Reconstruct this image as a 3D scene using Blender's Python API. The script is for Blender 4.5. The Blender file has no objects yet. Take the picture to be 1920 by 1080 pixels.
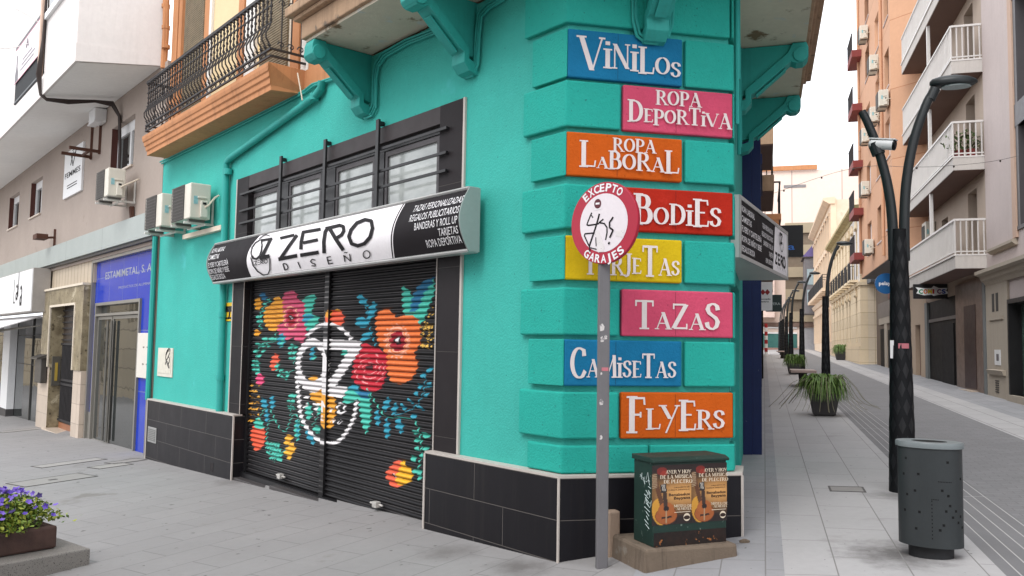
import bpy, bmesh, math, random
import numpy as np
from mathutils import Vector, Matrix
random.seed(7); rng = np.random.default_rng(7)
S = bpy.context.scene
COL = S.collection

# ------------------------------------------------------------------ camera
FPX, PITCH, ROLL, HC = 1565.046, math.radians(3.9877), math.radians(0.9218), 1.62
fw = np.array([0, math.cos(PITCH), math.sin(PITCH)]); rt = np.array([1., 0, 0]); upv = np.cross(rt, fw)
RT = math.cos(ROLL)*rt + math.sin(ROLL)*upv
UP = -math.sin(ROLL)*rt + math.cos(ROLL)*upv
cam_d = bpy.data.cameras.new('camera'); cam = bpy.data.objects.new('camera', cam_d); COL.objects.link(cam)
cam_d.sensor_width = 36; cam_d.lens = FPX*36/1920; cam_d.clip_start = .05; cam_d.clip_end = 1500
M = Matrix.Identity(4)
for i in range(3):
    M[i][0] = RT[i]; M[i][1] = UP[i]; M[i][2] = -fw[i]
M[0][3], M[1][3], M[2][3] = 0, 0, HC
cam.matrix_world = M
S.camera = cam

# ------------------------------------------------------------------ sky, sun, exposure (bright overcast)
SUN_AZ, SUN_EL = math.radians(-146), math.radians(50)      # azimuth clockwise from +Y: behind and to the left
W = bpy.data.worlds.new('World'); S.world = W; W.use_nodes = True
nt = W.node_tree; nt.nodes.clear()
sky = nt.nodes.new('ShaderNodeTexSky'); sky.sky_type = 'NISHITA'; sky.sun_disc = False
sky.sun_elevation = SUN_EL; sky.sun_rotation = SUN_AZ; sky.dust_density = 5; sky.air_density = 1; sky.ozone_density = 1
hs = nt.nodes.new('ShaderNodeHueSaturation'); hs.inputs['Saturation'].default_value = .10; hs.inputs['Value'].default_value = 1.0
bg = nt.nodes.new('ShaderNodeBackground'); bg.inputs['Strength'].default_value = .15
wo = nt.nodes.new('ShaderNodeOutputWorld')
ov = nt.nodes.new('ShaderNodeMix'); ov.data_type = 'RGBA'; ov.inputs[0].default_value = .8; ov.inputs[7].default_value = (9.3, 9.5, 10.0, 1)   # an even cloud layer over the clear sky
nt.links.new(sky.outputs[0], hs.inputs['Color']); nt.links.new(hs.outputs[0], ov.inputs[6]); nt.links.new(ov.outputs[2], bg.inputs['Color']); nt.links.new(bg.outputs[0], wo.inputs[0])
sd = bpy.data.lights.new('sun', 'SUN'); sd.energy = .9; sd.angle = math.radians(25); sd.color = (1, .975, .94)
so = bpy.data.objects.new('sun', sd); COL.objects.link(so)
sv = Vector((math.sin(SUN_AZ)*math.cos(SUN_EL), math.cos(SUN_AZ)*math.cos(SUN_EL), math.sin(SUN_EL)))
so.rotation_euler = sv.to_track_quat('Z', 'Y').to_euler(); so.location = (0, 0, 30)
S.view_settings.view_transform = 'Standard'; S.view_settings.look = 'None'; S.view_settings.gamma = 1
S.view_settings.use_curve_mapping = False
S.view_settings.exposure = 0.63
S.render.engine = 'CYCLES'
S.cycles.max_bounces = 6; S.cycles.diffuse_bounces = 4; S.cycles.glossy_bounces = 3
S.cycles.transparent_max_bounces = 6; S.cycles.transmission_bounces = 3

# ------------------------------------------------------------------ street geometry
def dirv(deg):
    a = math.radians(deg); return np.array([math.sin(a), math.cos(a), 0.])
UZ = np.array([0, 0, 1.])
dA, dC, dB = dirv(-39.979), dirv(77.9987), dirv(16.8483)
nA = np.array([-dA[1], dA[0], 0]); nC = np.array([dC[1], -dC[0], 0]); nB = np.array([dB[1], -dB[0], 0])
K1 = np.array([.37882, 6.41183, 0.]); K2 = K1 + dC*1.5051
class Fr:                                   # a wall frame: u along the wall, d out of it, z up
    def __init__(s, o, e1, e2): s.o, s.e1, s.e2 = np.array(o, float), e1, e2
    def p(s, u, d, z): return s.o + s.e1*u + s.e2*d + UZ*z
    def at(s, u, d, z=0, rot=0):            # a turned frame standing on this one
        c, q = math.cos(rot), math.sin(rot)
        return Fr(s.p(u, d, z), s.e1*c + s.e2*q, -s.e1*q + s.e2*c)
FA, FC, FB = Fr(K1, dA, nA), Fr(K1, dC, nC), Fr(K2, dB, nB)
RW = 5.45
FR = Fr(K2 + nB*RW, dB, -nB)
EYE = np.array([0, 0, HC])
def ray(x, y): return (x-960)/FPX*RT - (y-540)/FPX*UP + fw
def hit(fr, x, y, d=0):                     # photo point on a wall plane -> (u, z) in metres on that wall
    r = ray(x, y); P0 = fr.p(0, d, 0); t = ((P0-EYE)@fr.e2)/(r@fr.e2); P = EYE + r*t
    return float((P-fr.o)@fr.e1), float(P[2])
def hA(x, y, d=-.1): return hit(FA, x, y, d)
def hC(x, y, d=-.06): return hit(FC, x, y, d)
def hR(x, y, d=0): return hit(FR, x, y, d)
def corner(P0, n1, n2, d1, d2):
    s = np.linalg.solve(np.array([n1[:2], n2[:2]]), np.array([n1[:2]@P0[:2]+d1, n2[:2]@P0[:2]+d2])); return np.array([s[0], s[1], 0])
def k1(d): return corner(K1, nA, nC, d, d)
def k2(d): return corner(K2, nC, nB, d, d)
def zc(c):
    if c > 1.9: return .170+.037*(c-1.9)
    if c > 0: return .1195*c - .0158*c*c
    if c > -4.7: return .0745*c
    return -.35+.05*(c+4.7)
def gz(x, y): return zc(float((x-K1[0])*dC[0] + (y-K1[1])*dC[1]))
def gfr(fr, u, d):                          # ground height under a frame point
    q = fr.p(u, d, 0); return gz(q[0], q[1])

# ------------------------------------------------------------------ objects
ORG = {}
def thing(name, label, cat, loc, group=None):
    o = bpy.data.objects.new(name, None); COL.objects.link(o); o.empty_display_size = .2
    o.location = [float(q) for q in loc]; o['label'] = label; o['category'] = cat
    if group: o['group'] = group
    ORG[o.name] = np.array(loc, float); return o
def tag(o, label, cat, group=None, kind=None):
    if label: o['label'] = label
    if cat: o['category'] = cat
    if group: o['group'] = group
    if kind: o['kind'] = kind
    return o
def kids(o): return [c for c in bpy.data.objects if c.parent == o]
def copy_thing(o, loc, rz=0, label=None, group=None, scale=1, skip=()):
    def cp(q, par):
        c = q.copy(); COL.objects.link(c)
        if par: c.parent = par
        for k in kids(q):
            if k is not c: cp(k, c)
        return c
    src = kids(o)
    r = o.copy(); COL.objects.link(r); r.location = [float(q) for q in loc]; r.rotation_euler = (0, 0, rz); r.scale = (scale,)*3
    for k in src:
        if k.name not in skip: cp(k, r)
    if label: r['label'] = label
    if group: r['group'] = group
    return r
def each(name, m, parent, boxes, fr, bevel=0):    # one part per box
    return [MB().box(fr, *b).build(name, m, parent, bevel=bevel) for b in boxes]
class MB:
    def __init__(s): s.v, s.f = [], []
    def poly(s, pts):
        n = len(s.v); s.v += [tuple(map(float, p)) for p in pts]; s.f.append(tuple(range(n, n+len(pts)))); return s
    def solid(s, base, top):                # two matching loops joined
        n = len(s.v); m = len(base); s.v += [tuple(map(float, p)) for p in list(base)+list(top)]
        s.f.append(tuple(range(n+m-1, n-1, -1))); s.f.append(tuple(range(n+m, n+2*m)))
        for i in range(m): j = (i+1) % m; s.f.append((n+i, n+j, n+m+j, n+m+i))
        return s
    def box(s, fr, u0, u1, d0, d1, z0, z1):
        return s.solid([fr.p(u0, d0, z0), fr.p(u1, d0, z0), fr.p(u1, d1, z0), fr.p(u0, d1, z0)],
                       [fr.p(u0, d0, z1), fr.p(u1, d0, z1), fr.p(u1, d1, z1), fr.p(u0, d1, z1)])
    def plan(s, pts, z0, z1):
        return s.solid([np.array([p[0], p[1], z0]) for p in pts], [np.array([p[0], p[1], z1]) for p in pts])
    def prism(s, fr, uz, d0, d1):           # outline on the wall, thickness in d
        return s.solid([fr.p(u, d0, z) for u, z in uz], [fr.p(u, d1, z) for u, z in uz])
    def prof(s, fr, dz, u0, u1):            # profile in (d,z), swept along u
        return s.solid([fr.p(u0, d, z) for d, z in dz], [fr.p(u1, d, z) for d, z in dz])
    def tube(s, pts, r, n=8, r2=None):
        pts = [np.array(p, float) for p in pts]; k = len(pts); m0 = len(s.v); prev = None
        for i, p in enumerate(pts):
            t = pts[min(i+1, k-1)] - pts[max(i-1, 0)]; t = t/(np.linalg.norm(t)+1e-9)
            if prev is None:
                a = np.cross(t, UZ if abs(t[2]) < .9 else np.array([1., 0, 0]))
            else: a = prev - t*(prev@t)
            a = a/(np.linalg.norm(a)+1e-9); b = np.cross(t, a); prev = a
            rr = r if r2 is None else r+(r2-r)*i/(k-1)
            if callable(r): rr = r(i/(k-1))
            for j in range(n):
                an = 2*math.pi*j/n; s.v.append(tuple(p + (a*math.cos(an)+b*math.sin(an))*rr))
        for i in range(k-1):
            for j in range(n):
                q = (j+1) % n; s.f.append((m0+i*n+j, m0+i*n+q, m0+(i+1)*n+q, m0+(i+1)*n+j))
        s.f.append(tuple(m0+j for j in range(n-1, -1, -1))); s.f.append(tuple(m0+(k-1)*n+j for j in range(n)))
        return s
    def bar(s, a, b, w, h=None):            # rectangular bar between two points
        a, b = np.array(a, float), np.array(b, float); h = h or w; t = b-a; t = t/np.linalg.norm(t)
        x = np.cross(t, UZ if abs(t[2]) < .9 else nC); x = x/np.linalg.norm(x); y = np.cross(x, t)
        q = [x*w/2+y*h/2, -x*w/2+y*h/2, -x*w/2-y*h/2, x*w/2-y*h/2]
        return s.solid([a+k for k in q], [b+k for k in q])
    def lathe(s, c, prof, n=24, sx=1, sy=1, ax=None):
        m0 = len(s.v); c = np.array(c, float); ex, ey = (np.array([1., 0, 0]), np.array([0, 1., 0])) if ax is None else ax
        for r, z in prof:
            for j in range(n):
                a = 2*math.pi*j/n; s.v.append(tuple(c + ex*(r*sx*math.cos(a)) + ey*(r*sy*math.sin(a)) + UZ*z))
        for i in range(len(prof)-1):
            for j in range(n):
                q = (j+1) % n; s.f.append((m0+i*n+j, m0+i*n+q, m0+(i+1)*n+q, m0+(i+1)*n+j))
        s.f.append(tuple(m0+j for j in range(n-1, -1, -1))); k = len(prof)-1; s.f.append(tuple(m0+k*n+j for j in range(n)))
        return s
    def add(s, verts, faces):
        n = len(s.v); s.v += [tuple(map(float, p)) for p in verts]; s.f += [tuple(n+i for i in f) for f in faces]; return s
    def build(s, name, m, parent=None, smooth=False, bevel=0, loc=None, label=None, fix=True, seg=2):
        if parent is not None: L = ORG[parent.name]
        else: L = np.array(loc, float) if loc is not None else np.zeros(3)
        me = bpy.data.meshes.new(name)
        V = np.array(s.v, float).reshape(-1, 3) - L
        me.from_pydata(V.tolist(), [], s.f)
        if fix:
            bm = bmesh.new(); bm.from_mesh(me); bmesh.ops.recalc_face_normals(bm, faces=bm.faces[:]); bm.to_mesh(me); bm.free()
        me.materials.append(m)
        o = bpy.data.objects.new(name, me); COL.objects.link(o)
        if smooth:
            for p in me.polygons: p.use_smooth = True
            if smooth != 2:
                try: me.set_sharp_from_angle(angle=math.radians(40))
                except Exception: pass
        if parent is not None: o.parent = parent
        else: o.location = [float(q) for q in L]
        ORG[o.name] = L
        if label: o['label'] = label
        if bevel:
            b = o.modifiers.new('bevel', 'BEVEL'); b.width = bevel; b.segments = seg; b.limit_method = 'ANGLE'; b.angle_limit = math.radians(40)
        return o

# ------------------------------------------------------------------ materials
def lin(v): v /= 255.; return v/12.92 if v <= .04045 else ((v+.055)/1.055)**2.4
def rgb(r, g, b, k=1.): return (lin(r)*k, lin(g)*k, lin(b)*k)
class NT:
    def __init__(s, name):
        s.m = bpy.data.materials.new(name); s.m.use_nodes = True; s.t = s.m.node_tree; s.t.nodes.clear()
        s.out = s.n('ShaderNodeOutputMaterial'); s.b = s.n('ShaderNodeBsdfPrincipled'); s.l(s.b.outputs[0], s.out.inputs[0])
        s.co = s.n('ShaderNodeTexCoord').outputs['Object']
    def n(s, t, **k):
        q = s.t.nodes.new(t)
        for a, v in k.items(): setattr(q, a, v)
        return q
    def l(s, a, b): s.t.links.new(a, b)
    def noise(s, scale, detail=4, rough=.6, vec=None):
        q = s.n('ShaderNodeTexNoise'); q.inputs['Scale'].default_value = scale; q.inputs['Detail'].default_value = detail
        q.inputs['Roughness'].default_value = rough; s.l(vec or s.co, q.inputs['Vector']); return q.outputs['Fac']
    def ramp(s, fac, a, b):
        q = s.n('ShaderNodeMapRange'); q.inputs['From Min'].default_value = a; q.inputs['From Max'].default_value = b; s.l(fac, q.inputs['Value']); return q.outputs[0]
    def mix(s, fac, a, b, mode='MIX'):
        q = s.n('ShaderNodeMix', data_type='RGBA', blend_type=mode)
        for sock, v in ((q.inputs[0], fac), (q.inputs[6], a), (q.inputs[7], b)):
            if hasattr(v, 'is_linked'): s.l(v, sock)
            elif isinstance(v, (int, float)): sock.default_value = v
            else: sock.default_value = (*v[:3], 1)
        return q.outputs[2]
    def math(s, op, a, b=0.):
        q = s.n('ShaderNodeMath', operation=op)
        for i, v in enumerate((a, b)):
            if hasattr(v, 'is_linked'): s.l(v, q.inputs[i])
            else: q.inputs[i].default_value = v
        return q.outputs[0]
    def stretch(s, sx, sy, sz, rotz=0):
        q = s.n('ShaderNodeMapping'); q.inputs['Scale'].default_value = (sx, sy, sz); q.inputs['Rotation'].default_value = (0, 0, rotz); s.l(s.co, q.inputs['Vector']); return q.outputs[0]
    def axes(s, e1, e2):                     # (dot e1, dot e2, 0)
        o = []
        for e in (e1, e2):
            q = s.n('ShaderNodeVectorMath', operation='DOT_PRODUCT'); s.l(s.co, q.inputs[0]); q.inputs[1].default_value = tuple(float(k) for k in e); o.append(q.outputs['Value'])
        c = s.n('ShaderNodeCombineXYZ'); s.l(o[0], c.inputs[0]); s.l(o[1], c.inputs[1]); return c.outputs[0]
    def bump(s, h, dist, strength=1.):
        q = s.n('ShaderNodeBump'); q.inputs['Distance'].default_value = dist; q.inputs['Strength'].default_value = strength; s.l(h, q.inputs['Height'])
        s.l(q.outputs[0], s.b.inputs['Normal']); return q
MATS = {}
def mat(name, c, c2=None, rough=.8, ns=3., var=.12, bump=0, bs=80, metal=0, spec=.4, speck=None, streak=None, brick=None, coat=0, patch=None, bv=.07, spots=None):
    if name in MATS: return MATS[name]
    t = NT(name); c = np.array(c, float)
    if c2 is None: a, b = c*(1-var), c*(1+var)
    else: a, b = c, np.array(c2, float)
    colr = t.mix(t.ramp(t.noise(ns), .3, .7), a, b)
    fine = t.ramp(t.noise(ns*14, 3), .25, .75)
    colr = t.mix(.5, colr, t.mix(fine, (.86,)*3, (1.12,)*3), 'MULTIPLY') if False else t.mix(t.math('MULTIPLY', fine, .35), colr, np.minimum(c*.8, 1))
    hgt = None
    if patch:                                # (scale, threshold, colour)
        colr = t.mix(t.ramp(t.noise(patch[0], 6, .65), patch[1], patch[1]+.06), colr, patch[2])
    if streak:                               # vertical runs of dirt: (amount, colour)
        f = t.ramp(t.noise(1., 5, .7, t.stretch(9, 9, .55)), .5, .78)
        colr = t.mix(t.math('MULTIPLY', f, streak[0]), colr, streak[1])
    if speck:                                # (scale, threshold, colour)
        f = t.ramp(t.noise(speck[0], 2, .5), speck[1], speck[1]+.05); colr = t.mix(f, colr, speck[2])
    if spots:                                # stains with their own ragged outline: (x, y, radius, colour)
        for sx, sy, sr, sc, am in spots:
            d = t.n('ShaderNodeVectorMath', operation='DISTANCE'); t.l(t.stretch(1, 1, 0), d.inputs[0]); d.inputs[1].default_value = (sx, sy, 0)
            e = t.math('ADD', d.outputs['Value'], t.math('MULTIPLY', t.noise(5, 5, .7), sr*1.3)); colr = t.mix(t.math('MULTIPLY', t.ramp(e, sr*1.45, sr*.75), am), colr, sc)
    if brick:                                # (e1, e2, w, h, mortar, colour, offset)
        e1, e2, bw, bh, mo, mc, off = brick
        q = t.n('ShaderNodeTexBrick'); q.offset = off; q.inputs['Scale'].default_value = 1; q.inputs['Brick Width'].default_value = bw; q.inputs['Row Height'].default_value = bh
        q.inputs['Mortar Size'].default_value = mo; q.inputs['Mortar Smooth'].default_value = .15; q.inputs['Bias'].default_value = 0
        q.inputs['Color1'].default_value = (1-bv, 1-bv, 1-bv, 1); q.inputs['Color2'].default_value = (1+bv*.6, 1+bv*.6, 1+bv*.6, 1); q.inputs['Mortar'].default_value = (1, 1, 1, 1)
        t.l(t.axes(e1, e2), q.inputs['Vector'])
        colr = t.mix(1., colr, q.outputs['Color'], 'MULTIPLY'); colr = t.mix(q.outputs['Fac'], colr, mc)
        hgt = t.math('MULTIPLY', q.outputs['Fac'], -1.)
    t.l(colr, t.b.inputs['Base Color'])
    rr = t.ramp(t.noise(ns*2.3), 0, 1); t.l(t.math('ADD', t.math('MULTIPLY', rr, .18), max(rough-.09, .02)), t.b.inputs['Roughness'])
    t.b.inputs['Metallic'].default_value = metal; t.b.inputs['Specular IOR Level'].default_value = spec; t.b.inputs['Coat Weight'].default_value = coat
    if bump:
        h = t.noise(bs, 3, .65)
        if hgt is not None: h = t.math('ADD', h, t.math('MULTIPLY', hgt, .8))
        t.bump(h, bump)
    elif hgt is not None: t.bump(hgt, .004)
    MATS[name] = t.m; return t.m
def glass(name, c=(.02, .025, .03), rough=.04, spec=.9):
    if name in MATS: return MATS[name]
    t = NT(name); t.l(t.mix(t.ramp(t.noise(.9), .3, .7), np.array(c)*.7, np.array(c)*1.3), t.b.inputs['Base Color'])
    t.b.inputs['Roughness'].default_value = rough; t.b.inputs['Specular IOR Level'].default_value = spec; t.b.inputs['IOR'].default_value = 1.7
    t.bump(t.noise(1.3, 2), .004); MATS[name] = t.m; return t.m
def vcol(name, rough=.6, bump=0, bs=60):     # colour from the mesh's painted design
    t = NT(name); q = t.n('ShaderNodeVertexColor', layer_name='paint')
    f = t.ramp(t.noise(25, 4), .2, .8); t.l(t.mix(1., q.outputs[0], t.mix(f, (.82,)*3, (1.05,)*3), 'MULTIPLY'), t.b.inputs['Base Color']); t.b.inputs['Roughness'].default_value = rough
    if bump: t.bump(t.noise(bs), bump)
    return t.m

# ------------------------------------------------------------------ lettering
def text_geo(s, bold=0., shear=0., res=3):
    cu = bpy.data.curves.new('t', 'FONT'); cu.body = s; cu.size = 1; cu.offset = bold; cu.shear = shear; cu.resolution_u = res; cu.extrude = 0
    o = bpy.data.objects.new('t', cu); COL.objects.link(o)
    dg = bpy.context.evaluated_depsgraph_get(); dg.update(); me = bpy.data.meshes.new_from_object(o.evaluated_get(dg))
    v = np.array([list(q.co) for q in me.vertices]).reshape(-1, 3); f = [tuple(p.vertices) for p in me.polygons]
    bpy.data.objects.remove(o); bpy.data.curves.remove(cu); bpy.data.meshes.remove(me); return v, f
TG = {}
def put_text(mb, s, P, X, Y, w=None, h=None, align='l', bold=0., shear=0., warp=None):
    """letters of s with cap height h, squeezed to width w, starting at P along X, up along Y"""
    key = (s, bold, shear)
    if key not in TG: TG[key] = text_geo(s, bold, shear)
    v, f = TG[key]
    if len(v) == 0: return mb
    x0, x1, y0 = v[:, 0].min(), v[:, 0].max(), 0
    sy = h/.73; sx = sy if w is None else w/(x1-x0)
    q = (v[:, 0]-x0)*sx; W_ = (x1-x0)*sx
    if align == 'r': q = q - W_
    elif align == 'c': q = q - W_/2
    P, X, Y = np.array(P, float), np.array(X, float), np.array(Y, float)
    if warp is None: pts = [P + X*a + Y*(b*sy) for a, b in zip(q, v[:, 1])]
    else: pts = [warp(a, b*sy) for a, b in zip(q, v[:, 1])]
    return mb.add(pts, f)
# a hand-painted roman alphabet: (width, [strokes]); a stroke is (points, weight or None = broad nib, serif flags)
def arc(cx, cy, rx, ry, a0, a1, n=14):
    return [(cx+rx*math.cos(math.radians(a0+(a1-a0)*i/n)), cy+ry*math.sin(math.radians(a0+(a1-a0)*i/n))) for i in range(n+1)]
TK, TN = .185, .06
GL = {
 'V': (.85, [([(.06, 1), (.44, 0)], TK, 's'), ([(.80, 1), (.46, 0)], TN, 's')]),
 'I': (.30, [([(.15, 0), (.15, 1)], TK, 'se')]),
 'i': (.28, [([(.14, 0), (.14, .68)], TK, 'se'), ([(.14, .84), (.14, .98)], TK, '')]),
 'N': (.80, [([(.12, 0), (.12, 1)], TN, 's'), ([(.12, 1), (.68, 0)], TK, ''), ([(.68, 0), (.68, 1)], TN, 'e')]),
 'L': (.66, [([(.16, 0), (.16, 1)], TK, 'se'), ([(.10, .03), (.62, .03)], TN, ''), ([(.60, 0), (.64, .26)], TN, '')]),
 'O': (.78, [(arc(.39, .5, .31, .47, 90, 450, 26), None, '')]),
 'S': (.58, [([(.50, .74), (.47, .88), (.38, .96), (.27, .97), (.14, .90), (.10, .77), (.15, .64), (.28, .54), (.42, .44), (.49, .30), (.44, .13), (.31, .03), (.18, .05), (.09, .14), (.06, .28)], None, '')]),
 'R': (.76, [([(.16, 0), (.16, 1)], TK, 'se'), ([(.14, .97), (.36, .97)]+arc(.36, .74, .2, .23, 90, -90, 10)+[(.16, .51)], None, ''), ([(.36, .5), (.70, 0)], TK*.8, 'e')]),
 'P': (.64, [([(.16, 0), (.16, 1)], TK, 'se'), ([(.14, .97), (.34, .97)]+arc(.34, .71, .22, .26, 90, -90, 10)+[(.16, .45)], None, '')]),
 'B': (.68, [([(.16, 0), (.16, 1)], TK, 'se'), ([(.14, .97), (.34, .97)]+arc(.34, .76, .18, .21, 90, -90, 10)+[(.16, .55)], None, ''), ([(.2, .55), (.38, .55)]+arc(.38, .29, .21, .26, 90, -90, 10)+[(.12, .03)], None, '')]),
 'D': (.76, [([(.16, 0), (.16, 1)], TK, 'se'), ([(.14, .97), (.32, .97)]+arc(.32, .5, .34, .47, 90, -90, 14)+[(.12, .03)], None, '')]),
 'A': (.80, [([(.42, 1), (.10, 0)], TN, 'e'), ([(.40, 1), (.70, 0)], TK, 'e'), ([(.2, .33), (.60, .33)], TN, '')]),
 'E': (.62, [([(.16, 0), (.16, 1)], TK, 'se'), ([(.12, .97), (.56, .97)], TN, ''), ([(.16, .52), (.46, .52)], TN, ''), ([(.12, .03), (.58, .03)], TN, ''), ([(.55, 1), (.57, .8)], TN, ''), ([(.57, 0), (.6, .22)], TN, '')]),
 'F': (.60, [([(.16, 0), (.16, 1)], TK, 'se'), ([(.12, .97), (.56, .97)], TN, ''), ([(.16, .50), (.44, .50)], TN, ''), ([(.55, 1), (.57, .78)], TN, ''), ([(.44, .58), (.44, .42)], TN, '')]),
 'T': (.72, [([(.36, 0), (.36, 1)], TK, 's'), ([(.04, .96), (.68, .96)], TN*1.2, ''), ([(.05, .99), (.05, .78)], TN, ''), ([(.67, .99), (.67, .78)], TN, '')]),
 'Z': (.66, [([(.08, .96), (.58, .96)], TN*1.2, ''), ([(.58, .96), (.08, .04)], TK, ''), ([(.08, .04), (.60, .04)], TN*1.2, ''), ([(.08, 1), (.08, .78)], TN, ''), ([(.60, 0), (.60, .22)], TN, '')]),
 'J': (.44, [([(.28, 1), (.28, .1)], TK, 's'), ([(.28, .12), (.22, -.12), (.10, -.2), (.02, -.12)], None, '')]),
 'C': (.70, [([(.62, .72), (.60, .9)]+arc(.40, .5, .32, .47, 68, 300, 20)+[(.66, .25)], None, '')]),
 'M': (.96, [([(.12, 0), (.14, 1)], TN, 's'), ([(.14, 1), (.46, .1)], TK, ''), ([(.80, 1), (.46, .1)], TN, ''), ([(.80, 1), (.84, 0)], TK, 'e')]),
 'Y': (.74, [([(.06, 1), (.38, .42)], TK, 's'), ([(.70, 1), (.20, -.2)], TN*1.3, 's')]),
 'U': (.78, [([(.14, 1), (.14, .3), (.2, .1), (.36, .02), (.54, .1), (.62, .3), (.62, 1)], None, 'se')]),
 'H': (.8, [([(.14, 0), (.14, 1)], TK, 'se'), ([(.66, 0), (.66, 1)], TK, 'se'), ([(.14, .52), (.66, .52)], TN, '')]),
 'X': (.7, [([(.08, 1), (.62, 0)], TK, 'se'), ([(.62, 1), (.08, 0)], TN, 'se')]),
 'G': (.74, [([(.62, .74), (.58, .9)]+arc(.40, .5, .32, .47, 68, 320, 20)+[(.63, .4)], None, ''), ([(.48, .42), (.70, .42)], TN, '')]),
}
def glyph(ch):
    """polygons of one letter"""
    w, st = GL[ch]; out = []
    for pts, wt, sf in st:
        pts = [np.array(p, float) for p in pts]; L_, R_ = [], []
        for i, p in enumerate(pts):
            t = pts[min(i+1, len(pts)-1)]-pts[max(i-1, 0)]; t = t/(np.linalg.norm(t)+1e-9)
            ww = wt if wt else TN+(TK-TN)*abs(t[1])**1.5
            nn = np.array([-t[1], t[0]]) if wt is None or abs(t[0]) > abs(t[1])*1.5 else np.array([-1. if t[1] > 0 else 1., 0])
            L_.append(p+nn*ww/2); R_.append(p-nn*ww/2)
        for i in range(len(pts)-1): out.append([L_[i], L_[i+1], R_[i+1], R_[i]])
        for e, p in (('s', pts[0]), ('e', pts[-1])):
            if e in sf:
                hw = (wt or TK)/2+.085; dy = .028; yy = p[1]+(-.0 if p[1] < .5 else 0)
                out.append([np.array([p[0]-hw, yy-dy]), np.array([p[0]+hw, yy-dy]), np.array([p[0]+hw, yy+dy]), np.array([p[0]-hw, yy+dy])])
    return w, out
def put_roman(mb, word, fr, u0, u1, z0, h, d, sgn=1, jitter=.0):
    """word between u0 and u1 on wall frame; a letter is (char, height factor, base shift)"""
    items = []; x = 0
    for it in word:
        ch, k, b = it if isinstance(it, tuple) else (it, 1., 0.)
        if ch == ' ': x += .35; continue
        w, ps = glyph(ch); kx = .35+.65*k
        items.append((x, kx, k, b, ps)); x += w*kx+.03
    sx = (u1-u0)/x; n = 0
    for x, kx, k, b, ps in items:
        for p in ps:
            n += 1
            mb.poly([fr.p(u0+(x+q[0]*kx)*sx, d+.00025*n, z0+(b+q[1]*k)*h) for q in p])
    return mb
# ================================================================== GROUND
E38 = dirv(37.7); E38n = dirv(-52.3)
m_plaza = mat('granite slabs', rgb(176, 173, 172, .60), var=.05, ns=1.1, rough=.75, bump=.0012, bs=220, brick=(E38, E38n, .80, .40, .006, rgb(150, 147, 146, .58), .5), bv=.03, patch=(.8, .62, rgb(160, 155, 150, .52)), speck=(9, .70, rgb(118, 114, 112, .5)), spots=[(.1, 6.35, .35, rgb(100, 92, 88, .5), .6), (-.5, 6.9, .4, rgb(110, 102, 98, .5), .5), (-3.6, 11.2, .5, rgb(110, 104, 100, .5), .5)])
m_walk = mat('pale pavement slabs', rgb(196, 194, 194, .70), var=.05, ns=1.2, rough=.75, bump=.001, bs=220, brick=(dB, nB, .92, .46, .005, rgb(156, 153, 151, .62), .5), bv=.04, patch=(1.1, .63, rgb(184, 181, 180, .66)), speck=(22, .72, rgb(130, 126, 124, .5)), spots=[(2.75, 6.05, .55, rgb(84, 78, 74, .5), .75), (3.7, 8.2, .35, rgb(100, 95, 92, .5), .5), (6.1, 16.0, .5, rgb(104, 98, 94, .5), .5)])
m_dark = mat('dark paving strip', rgb(172, 172, 175, .70), var=.08, ns=1.4, rough=.75, bump=.0012, bs=200, brick=(dB, nB, .45, .30, .005, rgb(150, 148, 148, .6), .5), speck=(26, .72, rgb(120, 118, 116, .5)))
m_road = mat('grey road setts', rgb(162, 161, 163, .54), var=.06, ns=.8, rough=.75, bump=.0016, bs=160, brick=(nB, dB, .22, .11, .004, rgb(142, 141, 142, .5), .5), speck=(14, .74, rgb(185, 183, 180, .6)))
m_band = mat('pale paving band', rgb(200, 198, 198, .7), var=.05, ns=1, rough=.75, bump=.001, bs=200, brick=(dB, nB, .8, .4, .006, rgb(130, 126, 124, .5), .5))
m_drain = mat('ribbed tactile strip', rgb(152, 151, 153, .54), var=.06, ns=2, rough=.75, brick=(dB, nB, 3., .105, .006, rgb(196, 194, 192, .72), .0))
def sheet(name, f, us, vs, m, lift=0, label=None):
    mb = MB(); n = len(vs)
    for u in us:
        for v in vs:
            q = f(u, v); mb.v.append((q[0], q[1], gz(q[0], q[1])+lift))
    for i in range(len(us)-1):
        for j in range(n-1): mb.f.append((i*n+j, i*n+j+1, (i+1)*n+j+1, (i+1)*n+j))
    me = mb.build(name, m, fix=False)
    if me.data.polygons[0].normal.z < 0: me.data.flip_normals()
    me['kind'] = 'structure'; return me
dCp = np.array([-dC[1], dC[0], 0])
cs = [-160, -60, -30, -15, -8, -5.5, -4.7, -4.0, -2, -.8, -.4]+list(np.arange(0, 2.8, .1))+[3, 5, 15, 40, 80, 160]
sheet('ground', lambda c, q: K1+dC*c+dCp*q, cs, [-60, -20, 0, 30, 80, 220], m_plaza)
bs_ = list(np.arange(-9, -3, .5))+list(np.arange(-3, 4, .25))+list(np.arange(4, 12.1, .75))+[14, 18, 25, 40, 60, 89]
fB = lambda b, w: K2+dB*b+nB*w
sheet('sidewalk', fB, [-9.]+[b for b in bs_ if b > -9], list(np.linspace(.30, 1.66, 8)), m_walk, .004)
sheet('paving_strip', fB, [b for b in bs_ if b > -4.6], [-.18, -.02, .14, .30], m_dark, .004)
sheet('paving_strip', fB, list(np.arange(-4.5, -.1, .25)), [-.70, -.52, -.35, -.18], m_dark, .0035)
sheet('tactile_strip', fB, bs_, [1.66, 1.84, 2.02, 2.2], m_drain, .004)
sheet('road', fB, bs_, list(np.linspace(2.2, 3.72, 9)), m_road, .004)
sheet('pavement', fB, bs_, list(np.linspace(3.72, 4.5, 5)), m_band, .004)
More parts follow.
